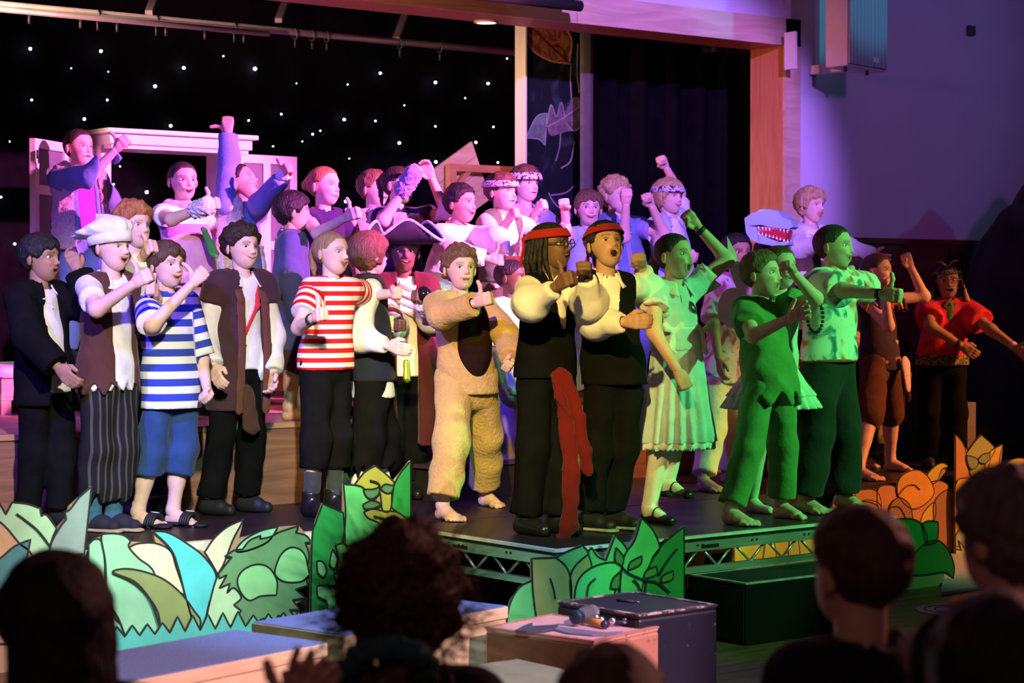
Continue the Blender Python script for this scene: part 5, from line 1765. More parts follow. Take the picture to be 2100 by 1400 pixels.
K = person('boy in tall white chef hat and ragged brown waistcoat giving a thumbs up', (230, 508), yaw=48, hyaw=58, feet=[(196, 1090), (238, 1088)], fyaw=62, h=1.44, hips=(222, 770), skin='fair', hair='crop', hc='dark', mo=.5, smile=.8,
           R=((198, 634, 1), (272, 584, 1), 'thumb'), L=((330, 655, -1), (322, 610, 1), 'thumb'))
garment(K, 'shirt', white, hem=-.05, sl='short', ragged=(.022, 11)); collar(K, white)
garment(K, 'waistcoat', cloth((.085, .032, .022), 'brown_felt'), off=.026, sl='none', hem=-.06, opening=([0, .1, .7], [.05, .055, .06]), ragged=(.03, 10))
legs(K, 'trousers', banded('pinstripe', [(.014, .013, .012), (.075, .068, .058)], .034, .72, attr=False, axis=0), end=.86, r=(0.077, 0.077, 0.072), ragged=.035)
tube('neck_lace', [K.N + K.f * .072 + K.s * x - ZU * z for x, z in ((-.02, .05), (.015, .07), (-.015, .09), (.02, .115))], .004, blackc, K.root, 6)
shoes(K, pmat('navy_canvas', (.018, .018, .03), rough=.8), 'shoe', sole=pmat('jute_sole', (.48, .36, .24), rough=.9, bump=.5), sock=pmat('teal_sock', (.04, .13, .17), rough=.95, bump=.5), sockh=.16)
# chef hat
ht = empty('chef_hat', hl(K, 0, 0, .05), 'tall floppy white chef hat tipped back on the front row boy', 'hat')
nb_ = 40; rows = []
prof = [(.030, 1.11, 0), (.078, 1.12, 0), (.084, 1.16, .02), (.112, 1.42, .06), (.145, 1.50, .08), (.172, 1.28, .07), (.186, .75, .05), (.190, .02, .03)]
for z, sc_, pl in prof:
    for k in range(nb_):
        a = 2 * math.pi * k / nb_
        q = sc_ * (1 + pl * math.sin(a * 11))
        e_ = max(0, z - .07)
        back_ = (1 - math.cos(a)) * .5
        rows.append(hl(K, math.sin(a) * .078 * q, -.012 - e_ * .75 + math.cos(a) * .098 * q, z - .03 * back_ - e_ * .75 * back_ - e_ * .25))
Q = np.array([(i * nb_ + j, i * nb_ + (j + 1) % nb_, (i + 1) * nb_ + (j + 1) % nb_, (i + 1) * nb_ + j) for i in range(len(prof) - 1) for j in range(nb_)])
o = mk('crown', rows, Q[nb_:], white, ht)
o = mk('band', rows[:2 * nb_], Q[:nb_], white, ht); o.modifiers.new('t', 'SOLIDIFY').thickness = .004

K = person('boy in blue and white striped shirt with blue cropped trousers', (343, 545), yaw=42, hyaw=48, feet=[(290, 1080), (362, 1077)], fyaw=62, h=1.38, hips=(350, 790), skin='fair', hair='fringe', hc='brown', mo=.35, smile=.8, bare=True, barefeet=True,
           R=((312, 666, 1), (392, 584, 1), 'thumb'), L=((413, 735, 1), (424, 795, 1), 'fist', 'fwd'))
garment(K, 'striped_shirt', banded('blue_stripe', [(.035, .06, .40), (.78, .76, .74)], .070), strip=True, off=.02, hem=-.11, sl='half', wide=1.02)
legs(K, 'cropped_trousers', cloth((.025, .06, .17), 'blue_jersey'), end=.70, r=(0.072, 0.070, 0.077))
for i in (0, 1):
    g, fd = K.foot[i], K.fd
    V, Q = blob([Cap(g - fd * .045 + ZU * .012, g + fd * .135 + ZU * .010, .042, .044, side=np.cross(fd, ZU), kf=.3)], h=.008, k=.01)
    V[:, 2] = np.maximum(V[:, 2], g[2] + .001)
    so = mk('slide_sandal', V, Q, rubber, K.root)
    arc = [g + fd * .075 + np.cross(fd, ZU) * .046 * math.cos(t) + ZU * (.012 + .050 * math.sin(t)) for t in np.linspace(0, math.pi, 9)]
    for k_ in range(4):
        tube('strap', [p + fd * (k_ * .014 - .02) for p in arc], .009, rubber, so, 6)
    for k_ in range(3):
        a = math.radians(95 + 16 * k_)
        p = g + fd * .075 + np.cross(fd, ZU) * .055 * math.cos(a) + ZU * (.014 + .060 * math.sin(a))
        bar('stripe', p - fd * .02, p + fd * .016, .006, .002, white, so)

K = person('curly haired boy in long brown sleeveless coat with a red sash', (497, 508), yaw=40, hyaw=46, feet=[(436, 1056), (512, 1050)], fyaw=60, h=1.46, hips=(488, 748), skin='fair', hair='curly', hc='dark', mo=.03, smile=1.0,
           R=((420, 692, 1), (438, 752, 1), 'rest', 'fwd'), L=((560, 690, 1), (560, 764, 1), 'rest', 'fwd'))
garment(K, 'shirt', white, hem=-.02, sl='long', puff=1.1); collar(K, white)
garment(K, 'long_waistcoat', cloth((.055, .024, .030), 'plum_wool'), off=.030, sl='cap', hem=-.22, opening=([0, .12, .7], [.05, .062, .066]))
trim_m = cloth((.13, .045, .03), 'russet_trim')
for sg in (-1, 1):
    pts = [K.N + K.s * sg * .060 + K.f * .045 - ZU * .02, K.N + K.s * sg * .070 + K.f * .110 - ZU * .12, K.N + K.s * sg * .075 + K.f * .128 - ZU * .35, K.H + K.s * sg * .078 + K.f * .138 - ZU * .22]
    for a, b in zip(pts[:-1], pts[1:]):
        V, Q = blob([Cap(a, b, .026, .026, side=K.s, kf=.35)], h=.009, k=.01)
        mk('front_trim', V, Q, trim_m, K.root)
V, Q = blob([Cap(K.N + K.s * .065 + K.f * .055 - ZU * .0, K.N + K.s * .03 + K.f * .105 - ZU * .15, .016, .017, side=K.s, kf=.4), Cap(K.N + K.s * .03 + K.f * .105 - ZU * .15, K.N - K.s * .07 + K.f * .105 - ZU * .34, .017, .017, side=K.s, kf=.4)], h=.008, k=.01)
mk('sash', V, Q, cloth((.68, .03, .05), 'crimson_sash'), K.root)
V, Q = blob([Cap(K.H - K.s * .03 + K.f * .14 - ZU * .12, K.H - K.s * .02 + K.f * .15 - ZU * .30, .03, .05, side=K.s, kf=.4)], h=.010, k=.01, noise=.004, nf=60)
mk('tattered_tail', V, Q, cloth((.07, .03, .02), 'brown_scrap'), K.root)
legs(K, 'trousers', blackc, r=(0.070, 0.063, 0.059)); shoes(K, rubber)

K = person('girl in red and white striped shirt with a thumb up and boots', (682, 519), yaw=44, hyaw=55, feet=[(642, 1060), (688, 1054)], fyaw=40, h=1.40, hips=(668, 742), skin='fair', hair='back', hc='fair', mo=.5, smile=.9, iris='blue',
           R=((613, 672, 1), (643, 652, 1), 'thumb'), L=((752, 606, -1), (802, 602, 1), 'fist'))
locks(K, [[(0, -.10, .03, .034), (0, -.125, -.01, .026), (.005, -.12, -.07, .016), (.01, -.11, -.13, .006)]], 'fair')
garment(K, 'striped_shirt', banded('red_stripe', [(.62, .015, .015), (.80, .76, .70)], .047), strip=True, off=.02, hem=-.04, wide=1.02)
wristband(K, 'R', rubber)
legs(K, 'cropped_trousers', blackc, end=.76, r=(0.074, 0.070, 0.068))
shoes(K, leather, 'boot', sock=cloth((.035, .04, .045), 'charcoal_sock'), sockh=.16)

K = person('boy with bobbed brown hair turned away in black waistcoat', (760, 522), yaw=100, hyaw=125, feet=[(738, 1042), (792, 1038)], fyaw=80, h=1.42, hips=(762, 760), skin='fair', hair='bob', hc='mid', mo=.2, bare=True,
           R=((728, 690, 1), (795, 708, 1), 'rest', 'up'), L=((805, 660, -1), (820, 690, -1), 'rest'))
garment(K, 'shirt', white, hem=-.14, sl='puff'); collar(K, white)
garment(K, 'waistcoat', navyc, off=.030, sl='none', hem=-.05, opening=([0, .2, .3], [.05, .02, -.02]))
legs(K, 'ragged_trousers', blackc, end=.80, r=(0.083, 0.090, 0.090), ragged=.04)
shoes(K, leather, 'shoe', sock=white, sockh=.14)

K = person('captain in black tricorn hat and lace cravat holding a black ball', (828, 518), yaw=12, hyaw=10, feet=[(805, 1023), (850, 1021)], h=1.42, hips=(832, 752), skin='deep', hair='crop', hc='black', mo=.3, smile=.9, iris='black',
           R=((790, 650, 1), (808, 662, 1), 'fist', 'up'), L=((888, 660, 1), (868, 622, 1), 'fist', 'up'))
garment(K, 'shirt', white, hem=-.05, sl='puff')
garment(K, 'velvet_coat', cloth((.085, .010, .018), 'maroon_velvet'), off=.032, sl='three', hem=-.42, opening=([0, .12, .7], [.045, .055, .06]), sway=1.12)
for i in range(4):
    V, Q = blob([Cap(K.N + K.f * (.095 + .006 * i) - ZU * (.03 + .045 * i) - K.s * .02, K.N + K.f * (.105 + .006 * i) - ZU * (.05 + .045 * i) + K.s * .02, .030, .034, side=K.s, kf=.5)], h=.0085, k=.01, noise=.006, nf=95)
    mk('lace_ruffle', V, Q, white, K.root)
cuff(K, 'R', white, .050, -.05, .0, 'lace_cuff', .007); cuff(K, 'L', white, .052, -.06, .0, 'lace_cuff', .007)
legs(K, 'trousers', blackc, r=(0.070, 0.063, 0.058)); shoes(K, leather, 'boot')
V, Q = blob([Cap(K.H + K.f * .155 - K.s * .02 + ZU * .03, K.H + K.f * .165 - K.s * .02 - ZU * .06, .018, .022, side=K.s, kf=.4)], h=.007, k=.01)
mk('gold_buckle', V, Q, pmat('brass', (.42, .34, .06), rough=.35, metal=.6), K.root)
th = empty('tricorn_hat', hl(K, 0, 0, .05), 'large black tricorn hat with pale feather trim on the captain', 'hat')
nb_ = 60; rows = []
for j, (rad, zb_, lift) in enumerate([(.088, .050, 0), (.135, .050, .012), (.190, .054, .055), (.228, .062, .11)]):
    for k in range(nb_):
        a = 2 * math.pi * k / nb_
        up_ = lift * (.5 - .5 * math.cos(3 * a + math.pi))
        pinch = 1 - .30 * (up_ / .11) * (rad > .13)
        rows.append(hl(K, math.sin(a) * rad * pinch, -.012 + math.cos(a) * (rad + .014) * pinch, zb_ + up_))
Q = np.array([(i * nb_ + j, i * nb_ + (j + 1) % nb_, (i + 1) * nb_ + (j + 1) % nb_, (i + 1) * nb_ + j) for i in range(3) for j in range(nb_)])
felt_b = pmat('black_felt', (.02, .016, .03), rough=.9, var=.2, scale=20)
o = mk('brim', rows, Q, felt_b, th); o.modifiers.new('t', 'SOLIDIFY').thickness = .006
V, Q = blob([Ell(hl(K, 0, -.012, .065), (.092, .092, .085))], h=.012, k=0)
mk('crown', V, Q, felt_b, th)
tube('feather_trim', [rows[3 * nb_ + k] for k in range(nb_)], .009, fuzzy((.70, .60, .62), 'pale_feather'), th, 8, True)
bl_ = empty('cannonball', K.wrL, 'round glossy black ball with brass stem held by the captain', 'ball')
cb_ = U3(869, 604, (K.wrL - CAM) @ FW - .05)
V, Q = blob([Ell(cb_, (.045, .045, .045))], h=.007, k=0); mk('ball', V, Q, pmat('gloss_black', (.008, .01, .012), rough=.12), bl_)
tube('stem', [cb_ + RT * .03, cb_ + RT * .075 + ZU * .02, cb_ + RT * .11 + ZU * .022], [.012, .010, .009], pmat('brass_stem', (.55, .42, .2), rough=.3, metal=.8), bl_, 10)

tanf = pmat('tan_fleece', (.60, .38, .13), rough=1.0, var=.08, scale=40, bump=.8, bscale=70, spec=.05, sheen=.2)
K = person('boy in fluffy tan onesie with brown belly giving a thumbs up', (944, 552), yaw=18, hyaw=24, feet=[(912, 1066), (1000, 1038)], fyaw=36, h=1.42, hips=(958, 775), skin='fair', hair='curly', hc='mid', mo=.35, smile=.3, barefeet=True, pitch=4,
           R=((905, 648, 1), (972, 622, 1), 'thumb'), L=((1040, 690, 1), (1046, 735, 1), 'fist', 'fwd'))
garment(K, 'onesie_top', tanf, off=.022, sl='long', hem=-.08, noise=.005, puff=1.05)
legs(K, 'onesie_legs', tanf, off=.020, r=(0.074, 0.067, 0.061), end=.94, noise=.007, top=.02)
V, Q = blob([Ell(K.N * .45 + K.H * .55 + K.f * .088 + K.s * .030 + ZU * .00, (.090, .082, .21), np.stack([K.s, K.f, ZU]))], h=.010, k=.0)
mk('belly_patch', V, Q, pmat('brown_fleece', (.022, .010, .006), rough=1.0, var=.2, scale=30, bump=.5, bscale=50, spec=.05), K.root)
wristband(K, 'R', rubber, .015)
for i in (0, 1):
    V, Q = blob([Cap(K.ank[i] + ZU * .055, K.ank[i] + ZU * .075, .050, .050)], h=.010, k=0, noise=.004, nf=90)
    mk('ankle_cuff', V, Q, cloth((.05, .03, .02), 'brown_rib'), K.root)

K = person('pirate with long dark locks, red headband and glasses raising a thumb', (1130, 505), yaw=42, hyaw=60, feet=[(1082, 1096), (1148, 1094)], fyaw=42, h=1.48, hips=(1120, 745), skin='deep', hair='back', hc='black', mo=.45, smile=1.0, iris='black', pitch=6,
           R=((1078, 632, 1), (1140, 588, 1), 'thumb'), L=((1214, 632, 1), (1202, 566, 1), 'fist', 'left'))
headband(K, redband, .036, .072, .012, tail=True)
rl = np.random.default_rng(3)
ch = []
for i in range(16):
    a = math.radians(70 + 220 * i / 15)
    x0, y0 = math.sin(a) * .078, math.cos(a) * .09 - .012
    ch.append([(x0, y0, .03, .012), (x0 * 1.2, y0 * 1.15 - .01, -.06, .011), (x0 * 1.15, y0 * 1.1 - .01 + rl.normal() * .01, -.16, .010), (x0 * 1.1 + rl.normal() * .01, y0 * 1.0, -.26 - rl.random() * .06, .007)])
locks(K, ch, 'black', name='dreadlock', h=.009)
garment(K, 'shirt', white, hem=-.06, sl='puff', noise=.006); collar(K, white)
garment(K, 'waistcoat', blackc, off=.026, sl='none', hem=-.06, opening=([0, .22, .24, .45, .55], [.06, .015, .002, .002, .03]))
legs(K, 'trousers', blackc, r=(0.074, 0.067, 0.065)); shoes(K, leather, 'boot')
rs = cloth((.13, .007, .006), 'red_sash_cloth')
def strand(pts, r0, nm='sash_tail'):
    P = [U3(x, y, K.d - dd) for x, y, dd in pts]
    V, Q = blob([Cap(a, b, r0, r0, side=RT, kf=.35) for a, b in zip(P[:-1], P[1:])], h=.010, k=.015, noise=.004, nf=34)
    mk(nm, V, Q, rs, K.root)
strand([(1152, 770, .17), (1160, 850, .19), (1172, 960, .19), (1168, 1080, .16), (1158, 1098, .15)], .040)
strand([(1162, 770, .17), (1185, 850, .20), (1198, 920, .20), (1204, 965, .18)], .034)
strand([(1140, 770, .17), (1150, 815, .20), (1165, 850, .20)], .028, 'sash_knot')
gm_ = pmat('glasses_black', (.01, .01, .01), rough=.3)
def glasses(K, mat, r=.021, nm='spectacles'):
    g = None
    for sx in (-1, 1):
        ring = [hl(K, sx * .033 + math.cos(t) * r, .094, .004 + math.sin(t) * r * .85) for t in np.linspace(0, 2 * math.pi, 21)[:-1]]
        if g is None: g = tube(nm, ring, .0024, mat, K.root, 6, True)
        else: tube('rim', ring, .0024, mat, g, 6, True)
        tube('temple', [hl(K, sx * .054, .093, .006), hl(K, sx * .080, .04, .008), hl(K, sx * .084, -.01, .004)], .0024, mat, g, 6)
    tube('bridge', [hl(K, -.012, .094, .008), hl(K, 0, .098, .011), hl(K, .012, .094, .008)], .0022, mat, g, 6)
glasses(K, gm_)

K = person('pirate in red headband and black waistcoat singing with chin raised', (1242, 503), yaw=18, hyaw=24, feet=[(1212, 1088), (1262, 1084)], fyaw=50, h=1.47, hips=(1258, 760), skin='tan', hair='short', hc='black', mo=.85, smile=.1, pitch=16,
           R=((1212, 662, 1), (1282, 660, 1), 'rest', 'up'), L=((1336, 612, -1), (1316, 548, 1), 'fist', 'left'))
headband(K, redband, .046, .078, .018, tail=True)
garment(K, 'shirt', white, hem=-.06, sl='puff', noise=.006); collar(K, white)
garment(K, 'waistcoat', blackc, off=.026, sl='none', hem=-.06, opening=([0, .27, .29], [.06, .006, -.02]))
wristband(K, 'R', rubber, .02, .027)
legs(K, 'trousers', blackc, r=(0.072, 0.063, 0.058))
shoes(K, pmat('trainer_black', (.012, .012, .013), rough=.5), 'trainer', sole=pmat('olive_sole', (.42, .40, .20), rough=.5))

dressm = banded('blue_dress', [(.40, .58, .66), (.34, .50, .60)], .02, .5, attr=False, axis=0)
dressm = cloth((.46, .62, .68), 'pale_blue_poplin')
K = person('girl in pale blue smocked dress and white tights with an arm raised', (1384, 525), yaw=40, hyaw=55, feet=[(1338, 1072), (1374, 1020, .12)], fyaw=40, h=1.42, hips=(1388, 720), skin='light', hair='back', hc='dark', mo=1.0, smile=.6, pitch=3,
           R=((1342, 682, 1), (1388, 758, 1), 'fist', 'right'), L=((1492, 532, -1), (1432, 466, 1), 'fist', 'left'), lift=(0, .02))
locks(K, [[(0, -.095, .0, .030), (0, -.125, -.04, .028), (0, -.12, -.10, .018), (0, -.10, -.17, .008)]], 'dark')
garment(K, 'dress_bodice', dressm, off=.010, sl='cap', hem=-.0, puff=1.25)
wz = K.H + ZU * .10
V, Q = blob([Cap(wz, K.H - ZU * .46, .118, .205, side=K.s, kf=.80, clip=[(K.H - ZU * .44, -ZU)], pleat=(17, .10))], h=.0105, k=.02, noise=.002)
mk('dress_skirt', V, Q, dressm, K.root)
V, Q = blob([Cap(K.H - ZU * .33, K.H - ZU * .55, .178, .212, side=K.s, kf=.80, clip=[(K.H - ZU * .475, -ZU), (K.H - ZU * .425, ZU)], pleat=(17, .12))], h=.0095, k=.02, mods=[lambda P, d: np.maximum(d, K.H[2] - .468 + .008 * np.sin(np.arctan2((P - K.H) @ K.f, (P - K.H) @ K.s) * 48) - P[:, 2])])
mk('scalloped_hem', V, Q, cloth((.66, .74, .74), 'white_broderie'), K.root)
tube('waist_ribbon', [wz + ZU * .01 + (K.s * math.cos(t) * .127 + K.f * math.sin(t) * .088) for t in np.linspace(0, 2 * math.pi, 31)[:-1]], .010, white, K.root, 8, True)
for sg in (-1, 1):
    b0 = wz + K.s * .10 * sg + K.f * .075
    V, Q = blob([Cap(b0, b0 + ZU * .018 + K.s * .048, .012, .030, side=ZU, kf=.5), Cap(b0, b0 + ZU * .018 - K.s * .048, .012, .030, side=ZU, kf=.5), Cap(b0, b0 - ZU * .10 + K.s * .018, .012, .022, side=K.s, kf=.4), Cap(b0, b0 - ZU * .09 - K.s * .018, .012, .022, side=K.s, kf=.4)], h=.0075, k=.008)
    mk('ribbon_bow', V, Q, white, K.root)
for j in (-1, 0, 1):
    tube('pin_tuck', [K.N + K.f * (.078 + .01 * q) + K.s * (.012 * j - .012) - ZU * (.05 + .05 * q) for q in range(6)], .0022, cloth((.12, .16, .20), 'slate_tuck_thread'), K.root, 5)  # thin slate lines down the bodice front
collar(K, white, name='round_collar')
for side_, sh, el in (('R', K.shR, K.elR), ('L', K.shL, K.elL)):
    d1 = nrm(el - sh); e = sh + (el - sh) * .36
    V, Q = blob([Cap(e - d1 * .01, e + d1 * .025, .064, .075, clip=[(e + d1 * .025, d1)])], h=.0085, k=.01, noise=.007, nf=85)
    mk('lace_sleeve_frill', V, Q, white, K.root)
wristband(K, 'L', rubber, .02, .027)
tights = cloth((.74, .74, .72), 'white_tights')
legs(K, 'tights', tights, end=1.0, r=(0.058, 0.045, 0.034), off=.003, noise=0)
for i in (0, 1):
    V, Q = blob([Cap(K.ank[i], K.foot[i] + K.fd * .09 + ZU * .022, .036, .024), Cap(K.ank[i] - ZU * .03, K.ank[i] + ZU * .02, .034, .036)], h=.009, k=.02)
    mk('stocking_foot', V, Q, tights, K.root)
shoes(K, leather, 'flat')

greenc = cloth((.10, .26, .08), 'green_linen')
K = person('barefoot singer in green pixie tunic and trousers, clapping', (1563, 563), yaw=45, hyaw=62, feet=[(1505, 1076), (1608, 1062)], fyaw=48, h=1.40, hips=(1578, 775), skin='fair', hair='short', hc='mid', mo=.9, smile=.5, barefeet=True, pitch=3,
           R=((1545, 688, 1), (1614, 655, 1), 'open', 'up'), L=((1672, 612, 1), (1628, 560, 1), 'fist', 'left'))
garment(K, 'tunic', greenc, off=.022, sl='short', hem=-.10, puff=1.25, ragged=(.04, 7), noise=.008, nf=28)
V, Q = blob([Cap(K.N + K.s * .10 - ZU * .02, K.N - K.s * .10 - ZU * .02, .052, .052), Cap(K.N - K.s * .13 - ZU * .03, K.shR - ZU * .02, .060, .066), Cap(K.N + K.s * .13 - ZU * .03, K.shL - ZU * .02, .060, .066)], h=.0105, k=.02, noise=.006, nf=40, sub=[Cap(K.N, K.HC, .056, .07)])
mk('leaf_collar', V, Q, cloth((.07, .20, .055), 'dark_green_linen'), K.root)
for sg in (-1, 1):
    tube('lacing', [K.N + K.f * .105 - ZU * (.10 if sg > 0 else .16) - K.s * .022, K.N + K.f * .110 - ZU * .13, K.N + K.f * .112 - ZU * (.16 if sg > 0 else .10) + K.s * .022], .004, cloth((.03, .10, .03), 'green_cord'), K.root, 6)
legs(K, 'trousers', greenc, r=(0.074, 0.067, 0.059), end=.95, noise=.006)

# fairy behind the pixie
K = person('fairy with white wings and gauzy tutu half hidden behind the green pixie', (1600, 548), yaw=35, d=10.3, feet=[(1545, 1050), (1592, 1048)], h=1.38, skin='fair', hair='back', hc='brown', mo=.3, smile=.7, hips=(1582, 758), bare=True, barefeet=False, R=((1548, 690, -1), (1560, 760, -1), 'rest'), L=((1640, 660, -1), (1660, 600, -1), 'rest'))
garment(K, 'bodice', cloth((.62, .70, .60), 'pale_satin'), sl='none', hem=0)
net = cloth((.55, .74, .62), 'pale_net')
for z0, z1, r0, r1 in ((.04, -.24, .12, .29), (.02, -.18, .12, .27)):
    V, Q = blob([Cap(K.H + ZU * z0, K.H + ZU * z1, r0, r1, side=K.s, kf=.85, clip=[(K.H + ZU * (z1 + .05), -ZU)], pleat=(26, .10))], h=.011, k=.01)
    mk('tutu_layer', V, Q, net, K.root)
wing_m = pmat('white_wing', (.72, .76, .72), rough=.7, var=.06)
def wing(px, dep):
    P = [U3(x, y, dep) for x, y in smooth_poly(px, 5)]
    m = len(P); V = P + [p - TOW * .006 for p in P]
    mk('wing', V, [tuple(range(m)), tuple(range(2 * m - 1, m - 1, -1))] + [(i, m + i, m + (i + 1) % m, (i + 1) % m) for i in range(m)], wing_m, K.root, False)
wing([(1491, 484, 1), (1505, 510), (1518, 545), (1530, 590), (1524, 606), (1508, 585), (1495, 540)], K.d + .12)
wing([(1472, 640), (1482, 600), (1510, 590), (1535, 610), (1520, 660), (1495, 672)], K.d + .13)
legs(K, 'tights', cloth((.56, .62, .46), 'pale_tights'), end=1.0, r=(0.058, 0.045, 0.034), off=.003, noise=0)
for i in (0, 1):
    V, Q = blob([Cap(K.foot[i] - K.fd * .03 + ZU * .028, K.foot[i] + K.fd * .12 + ZU * .018, .030, .022, clip=[(K.foot[i] + ZU * .003, -ZU)]), Cap(K.ank[i] - ZU * .01, K.foot[i] + ZU * .03 + K.fd * .03, .035, .03)], h=.009, k=.015)
    mk('ballet_slipper', V, Q, cloth((.60, .64, .50), 'ballet_satin'), K.root)

K = person('girl with dark plait in red trimmed tie-dye shirt giving a thumbs up', (1712, 506), yaw=48, hyaw=62, feet=[(1655, 1052), (1732, 1040)], fyaw=40, h=1.52, hips=(1698, 748), skin='light', hair='back', hc='dark', mo=.55, smile=.9, barefeet=True, sw=1.12,
           R=((1728, 595, 1), (1806, 603, 1), 'thumb'), L=((1778, 590, -1), (1748, 560, 1), 'fist', 'left'))
locks(K, [[(-.05, -.095, .0, .022), (-.055, -.115, -.06, .020), (-.05, -.10, -.13, .016), (-.045, -.085, -.19, .013), (-.045, -.08, -.25, .007)]], 'dark', noise=.005)
garment(K, 'tie_dye_shirt', tiedye, off=.032, sl='half', hem=.02, wide=1.12, waist=1.15, sway=1.1)
tube('red_hem', [K.H + ZU * .025 * K.S + (K.s * math.cos(t) * .166 + K.f * math.sin(t) * .128) for t in np.linspace(0, 2 * math.pi, 37)[:-1]], .010, cloth((.55, .08, .04), 'red_dye'), K.root, 8, True)
wristband(K, 'R', rubber, .01, .027)
legs(K, 'wide_trousers', cloth((.018, .022, .018), 'soft_black_jersey'), r=(0.085, 0.081, 0.083), off=.010, noise=.006)
bc = U3(1672, 650, K.d - .28)
bd = empty('bead_bangle', bc, 'ring of shiny dark beads hanging between the pixie and tie-dye girl', 'beads')
for i in range(22):
    t = 2 * math.pi * i / 22
    p = bc + RT * (.035 * math.cos(t)) + ZU * (.078 * math.sin(t)) + TOW * (.02 * math.cos(t))
    V, Q = blob([Ell(p, (.010, .010, .010))], h=.0052, k=0)
    mk('bead', V, Q, pmat('dark_bead', (.10, .05, .04), rough=.2), bd)

K = person('child in pink tie-dye shirt and cream joggers behind the blue dress', (1512, 520), yaw=25, d=None, feet=[(1448, 1008), (1496, 990)], fyaw=45, h=1.38, hips=(1488, 765), skin='brown', hair='short', hc='black', mo=.2, barefeet=True,
           R=((1462, 660, 1), (1474, 735, 1), 'rest'), L=((1540, 650, -1), (1552, 720, 1), 'rest'))
garment(K, 'tie_dye_shirt', tiedye2, off=.024, sl='half', hem=-.06)
legs(K, 'joggers', cloth((.66, .56, .36), 'cream_fleece'), r=(0.074, 0.065, 0.056), off=.012, end=.95, noise=.006)

# ---- right end
K = person('girl in feathered collar and brown shorts with a fist raised', (1800, 556), yaw=48, hyaw=60, d=12.72, feet=[(1768, 985), (1832, 966)], fyaw=60, h=1.38, hips=(1805, 738), skin='fair', hair='back', hc='brown', mo=1.0, smile=.3, bare=True, barefeet=True,
           R=((1822, 668, 1), (1815, 600, 1), 'fist'), L=((1896, 608, -1), (1868, 548, 1), 'fist', 'left'))
garment(K, 'patterned_top', cloth((.05, .03, .05), 'dark_print'), sl='none', hem=-.06, off=.018)
V, Q = blob([Cap(K.H + ZU * .02, K.H - ZU * .02, .146, .150, side=K.s, kf=.8, clip=[(K.H + ZU * .025, ZU), (K.H - ZU * .035, -ZU)])], h=.010, k=.01)
mk('patterned_band', V, Q, ramped('gold_band_print', 'voronoi', [(.2, (.50, .30, .05)), (.35, (.42, .05, .03)), (.5, (.55, .36, .08)), (.7, (.05, .03, .02))], 60), K.root)
for i in range(9):
    a = math.radians(-100 + 25 * i)
    dr = K.f * math.cos(a) + K.s * math.sin(a)
    c0 = K.N + dr * .07 + ZU * .005; c1 = K.N + dr * .165 - ZU * .035; c2 = K.N + dr * .20 - ZU * .11
    V, Q = blob([Cap(c0, c1, .014, .024, side=np.cross(dr, ZU), kf=.35), Cap(c1, c2, .024, .008, side=np.cross(dr, ZU), kf=.35)], h=.009, k=.01)
    mk('collar_feather', V, Q, cloth([(.55, .06, .03), (.65, .40, .05), (.06, .07, .30)][i % 3], ['red_feather', 'yellow_feather', 'blue_feather'][i % 3]), K.root)
legs(K, 'shorts', cloth((.10, .035, .02), 'brown_suede'), end=.42, r=(0.076, 0.077, 0.081), off=.010)
pf_ = ramped('painted_hide', 'voronoi', [(.1, (.30, .05, .08)), (.22, (.72, .58, .56)), (.7, (.75, .60, .58))], 34)
V, Q = blob([Cap(K.H + K.f * .15 + K.s * .05 - ZU * .02, K.H + K.f * .165 + K.s * .055 - ZU * .17, .050, .030, side=K.s, kf=.28)], h=.009, k=.01)
mk('painted_pouch', V, Q, pf_, K.root)
V, Q = blob([Cap(K.H + K.f * .10 + K.s * .13 - ZU * .08, K.H + K.f * .11 + K.s * .16 - ZU * .26, .045, .012, side=K.f, kf=.3)], h=.009, k=.01)
mk('suede_flap', V, Q, cloth((.40, .17, .06), 'tan_suede'), K.root)

K = person('child in tie-dye shirt and dark trousers behind the feathered collar girl', (1766, 560), yaw=35, d=13.1, ground=.6, feet=[(1752, 962), (1776, 957)], h=1.36, skin='fair', hair='curly', hc='brown', mo=.3, barefeet=True, hips=(1762, 728),
           R=((1745, 660, 1), (1800, 690, 1), 'rest', 'up'), L=None)
garment(K, 'tie_dye_shirt', tiedye2, off=.022, sl='short', hem=-.02)
legs(K, 'trousers', blackc)

dash = ramped('dashiki_print', 'noise', [(.35, (.55, .015, .03)), (.5, (.62, .03, .05)), (.62, (.70, .05, .06)), (.7, (.45, .02, .06))], 14)
goldp = ramped('gold_green_print', 'voronoi', [(.1, (.45, .36, .08)), (.25, (.05, .14, .04)), (.4, (.40, .30, .06)), (.6, (.02, .03, .02))], 70)
K = person('performer in red printed tunic, beaded headband and glasses with arms held out', (1943, 577), yaw=-2, hyaw=-6, d=13.05, ground=.6, h=1.42, hips=(1932, 742), skin='brown', hair='back', hc='black', mo=.45, smile=.5, roll=4,
           R=((1908, 668, 1), (1970, 708, 1), 'rest', 'up'), L=((2032, 676, 1), (2082, 712, 1), 'open', 'up'))
garment(K, 'printed_tunic', dash, off=.030, sl='short', hem=-.02, puff=1.12, wide=1.02)
V, Q = blob([Cap(K.H + ZU * .015, K.H - ZU * .01, .166, .170, side=K.s, kf=.8, clip=[(K.H + ZU * .045, ZU), (K.H - ZU * .018, -ZU)])], h=.010, k=.01)
mk('gold_hem_band', V, Q, goldp, K.root)
for sh, el in ((K.shR, K.elR), (K.shL, K.elL)):
    d1 = nrm(el - sh); e = sh + (el - sh) * .50
    V, Q = blob([Cap(e - d1 * .02, e + d1 * .02, .083, .086, clip=[(e + d1 * .02, d1), (e - d1 * .02, -d1)])], h=.009, k=.01)
    mk('sleeve_band', V, Q, goldp, K.root)
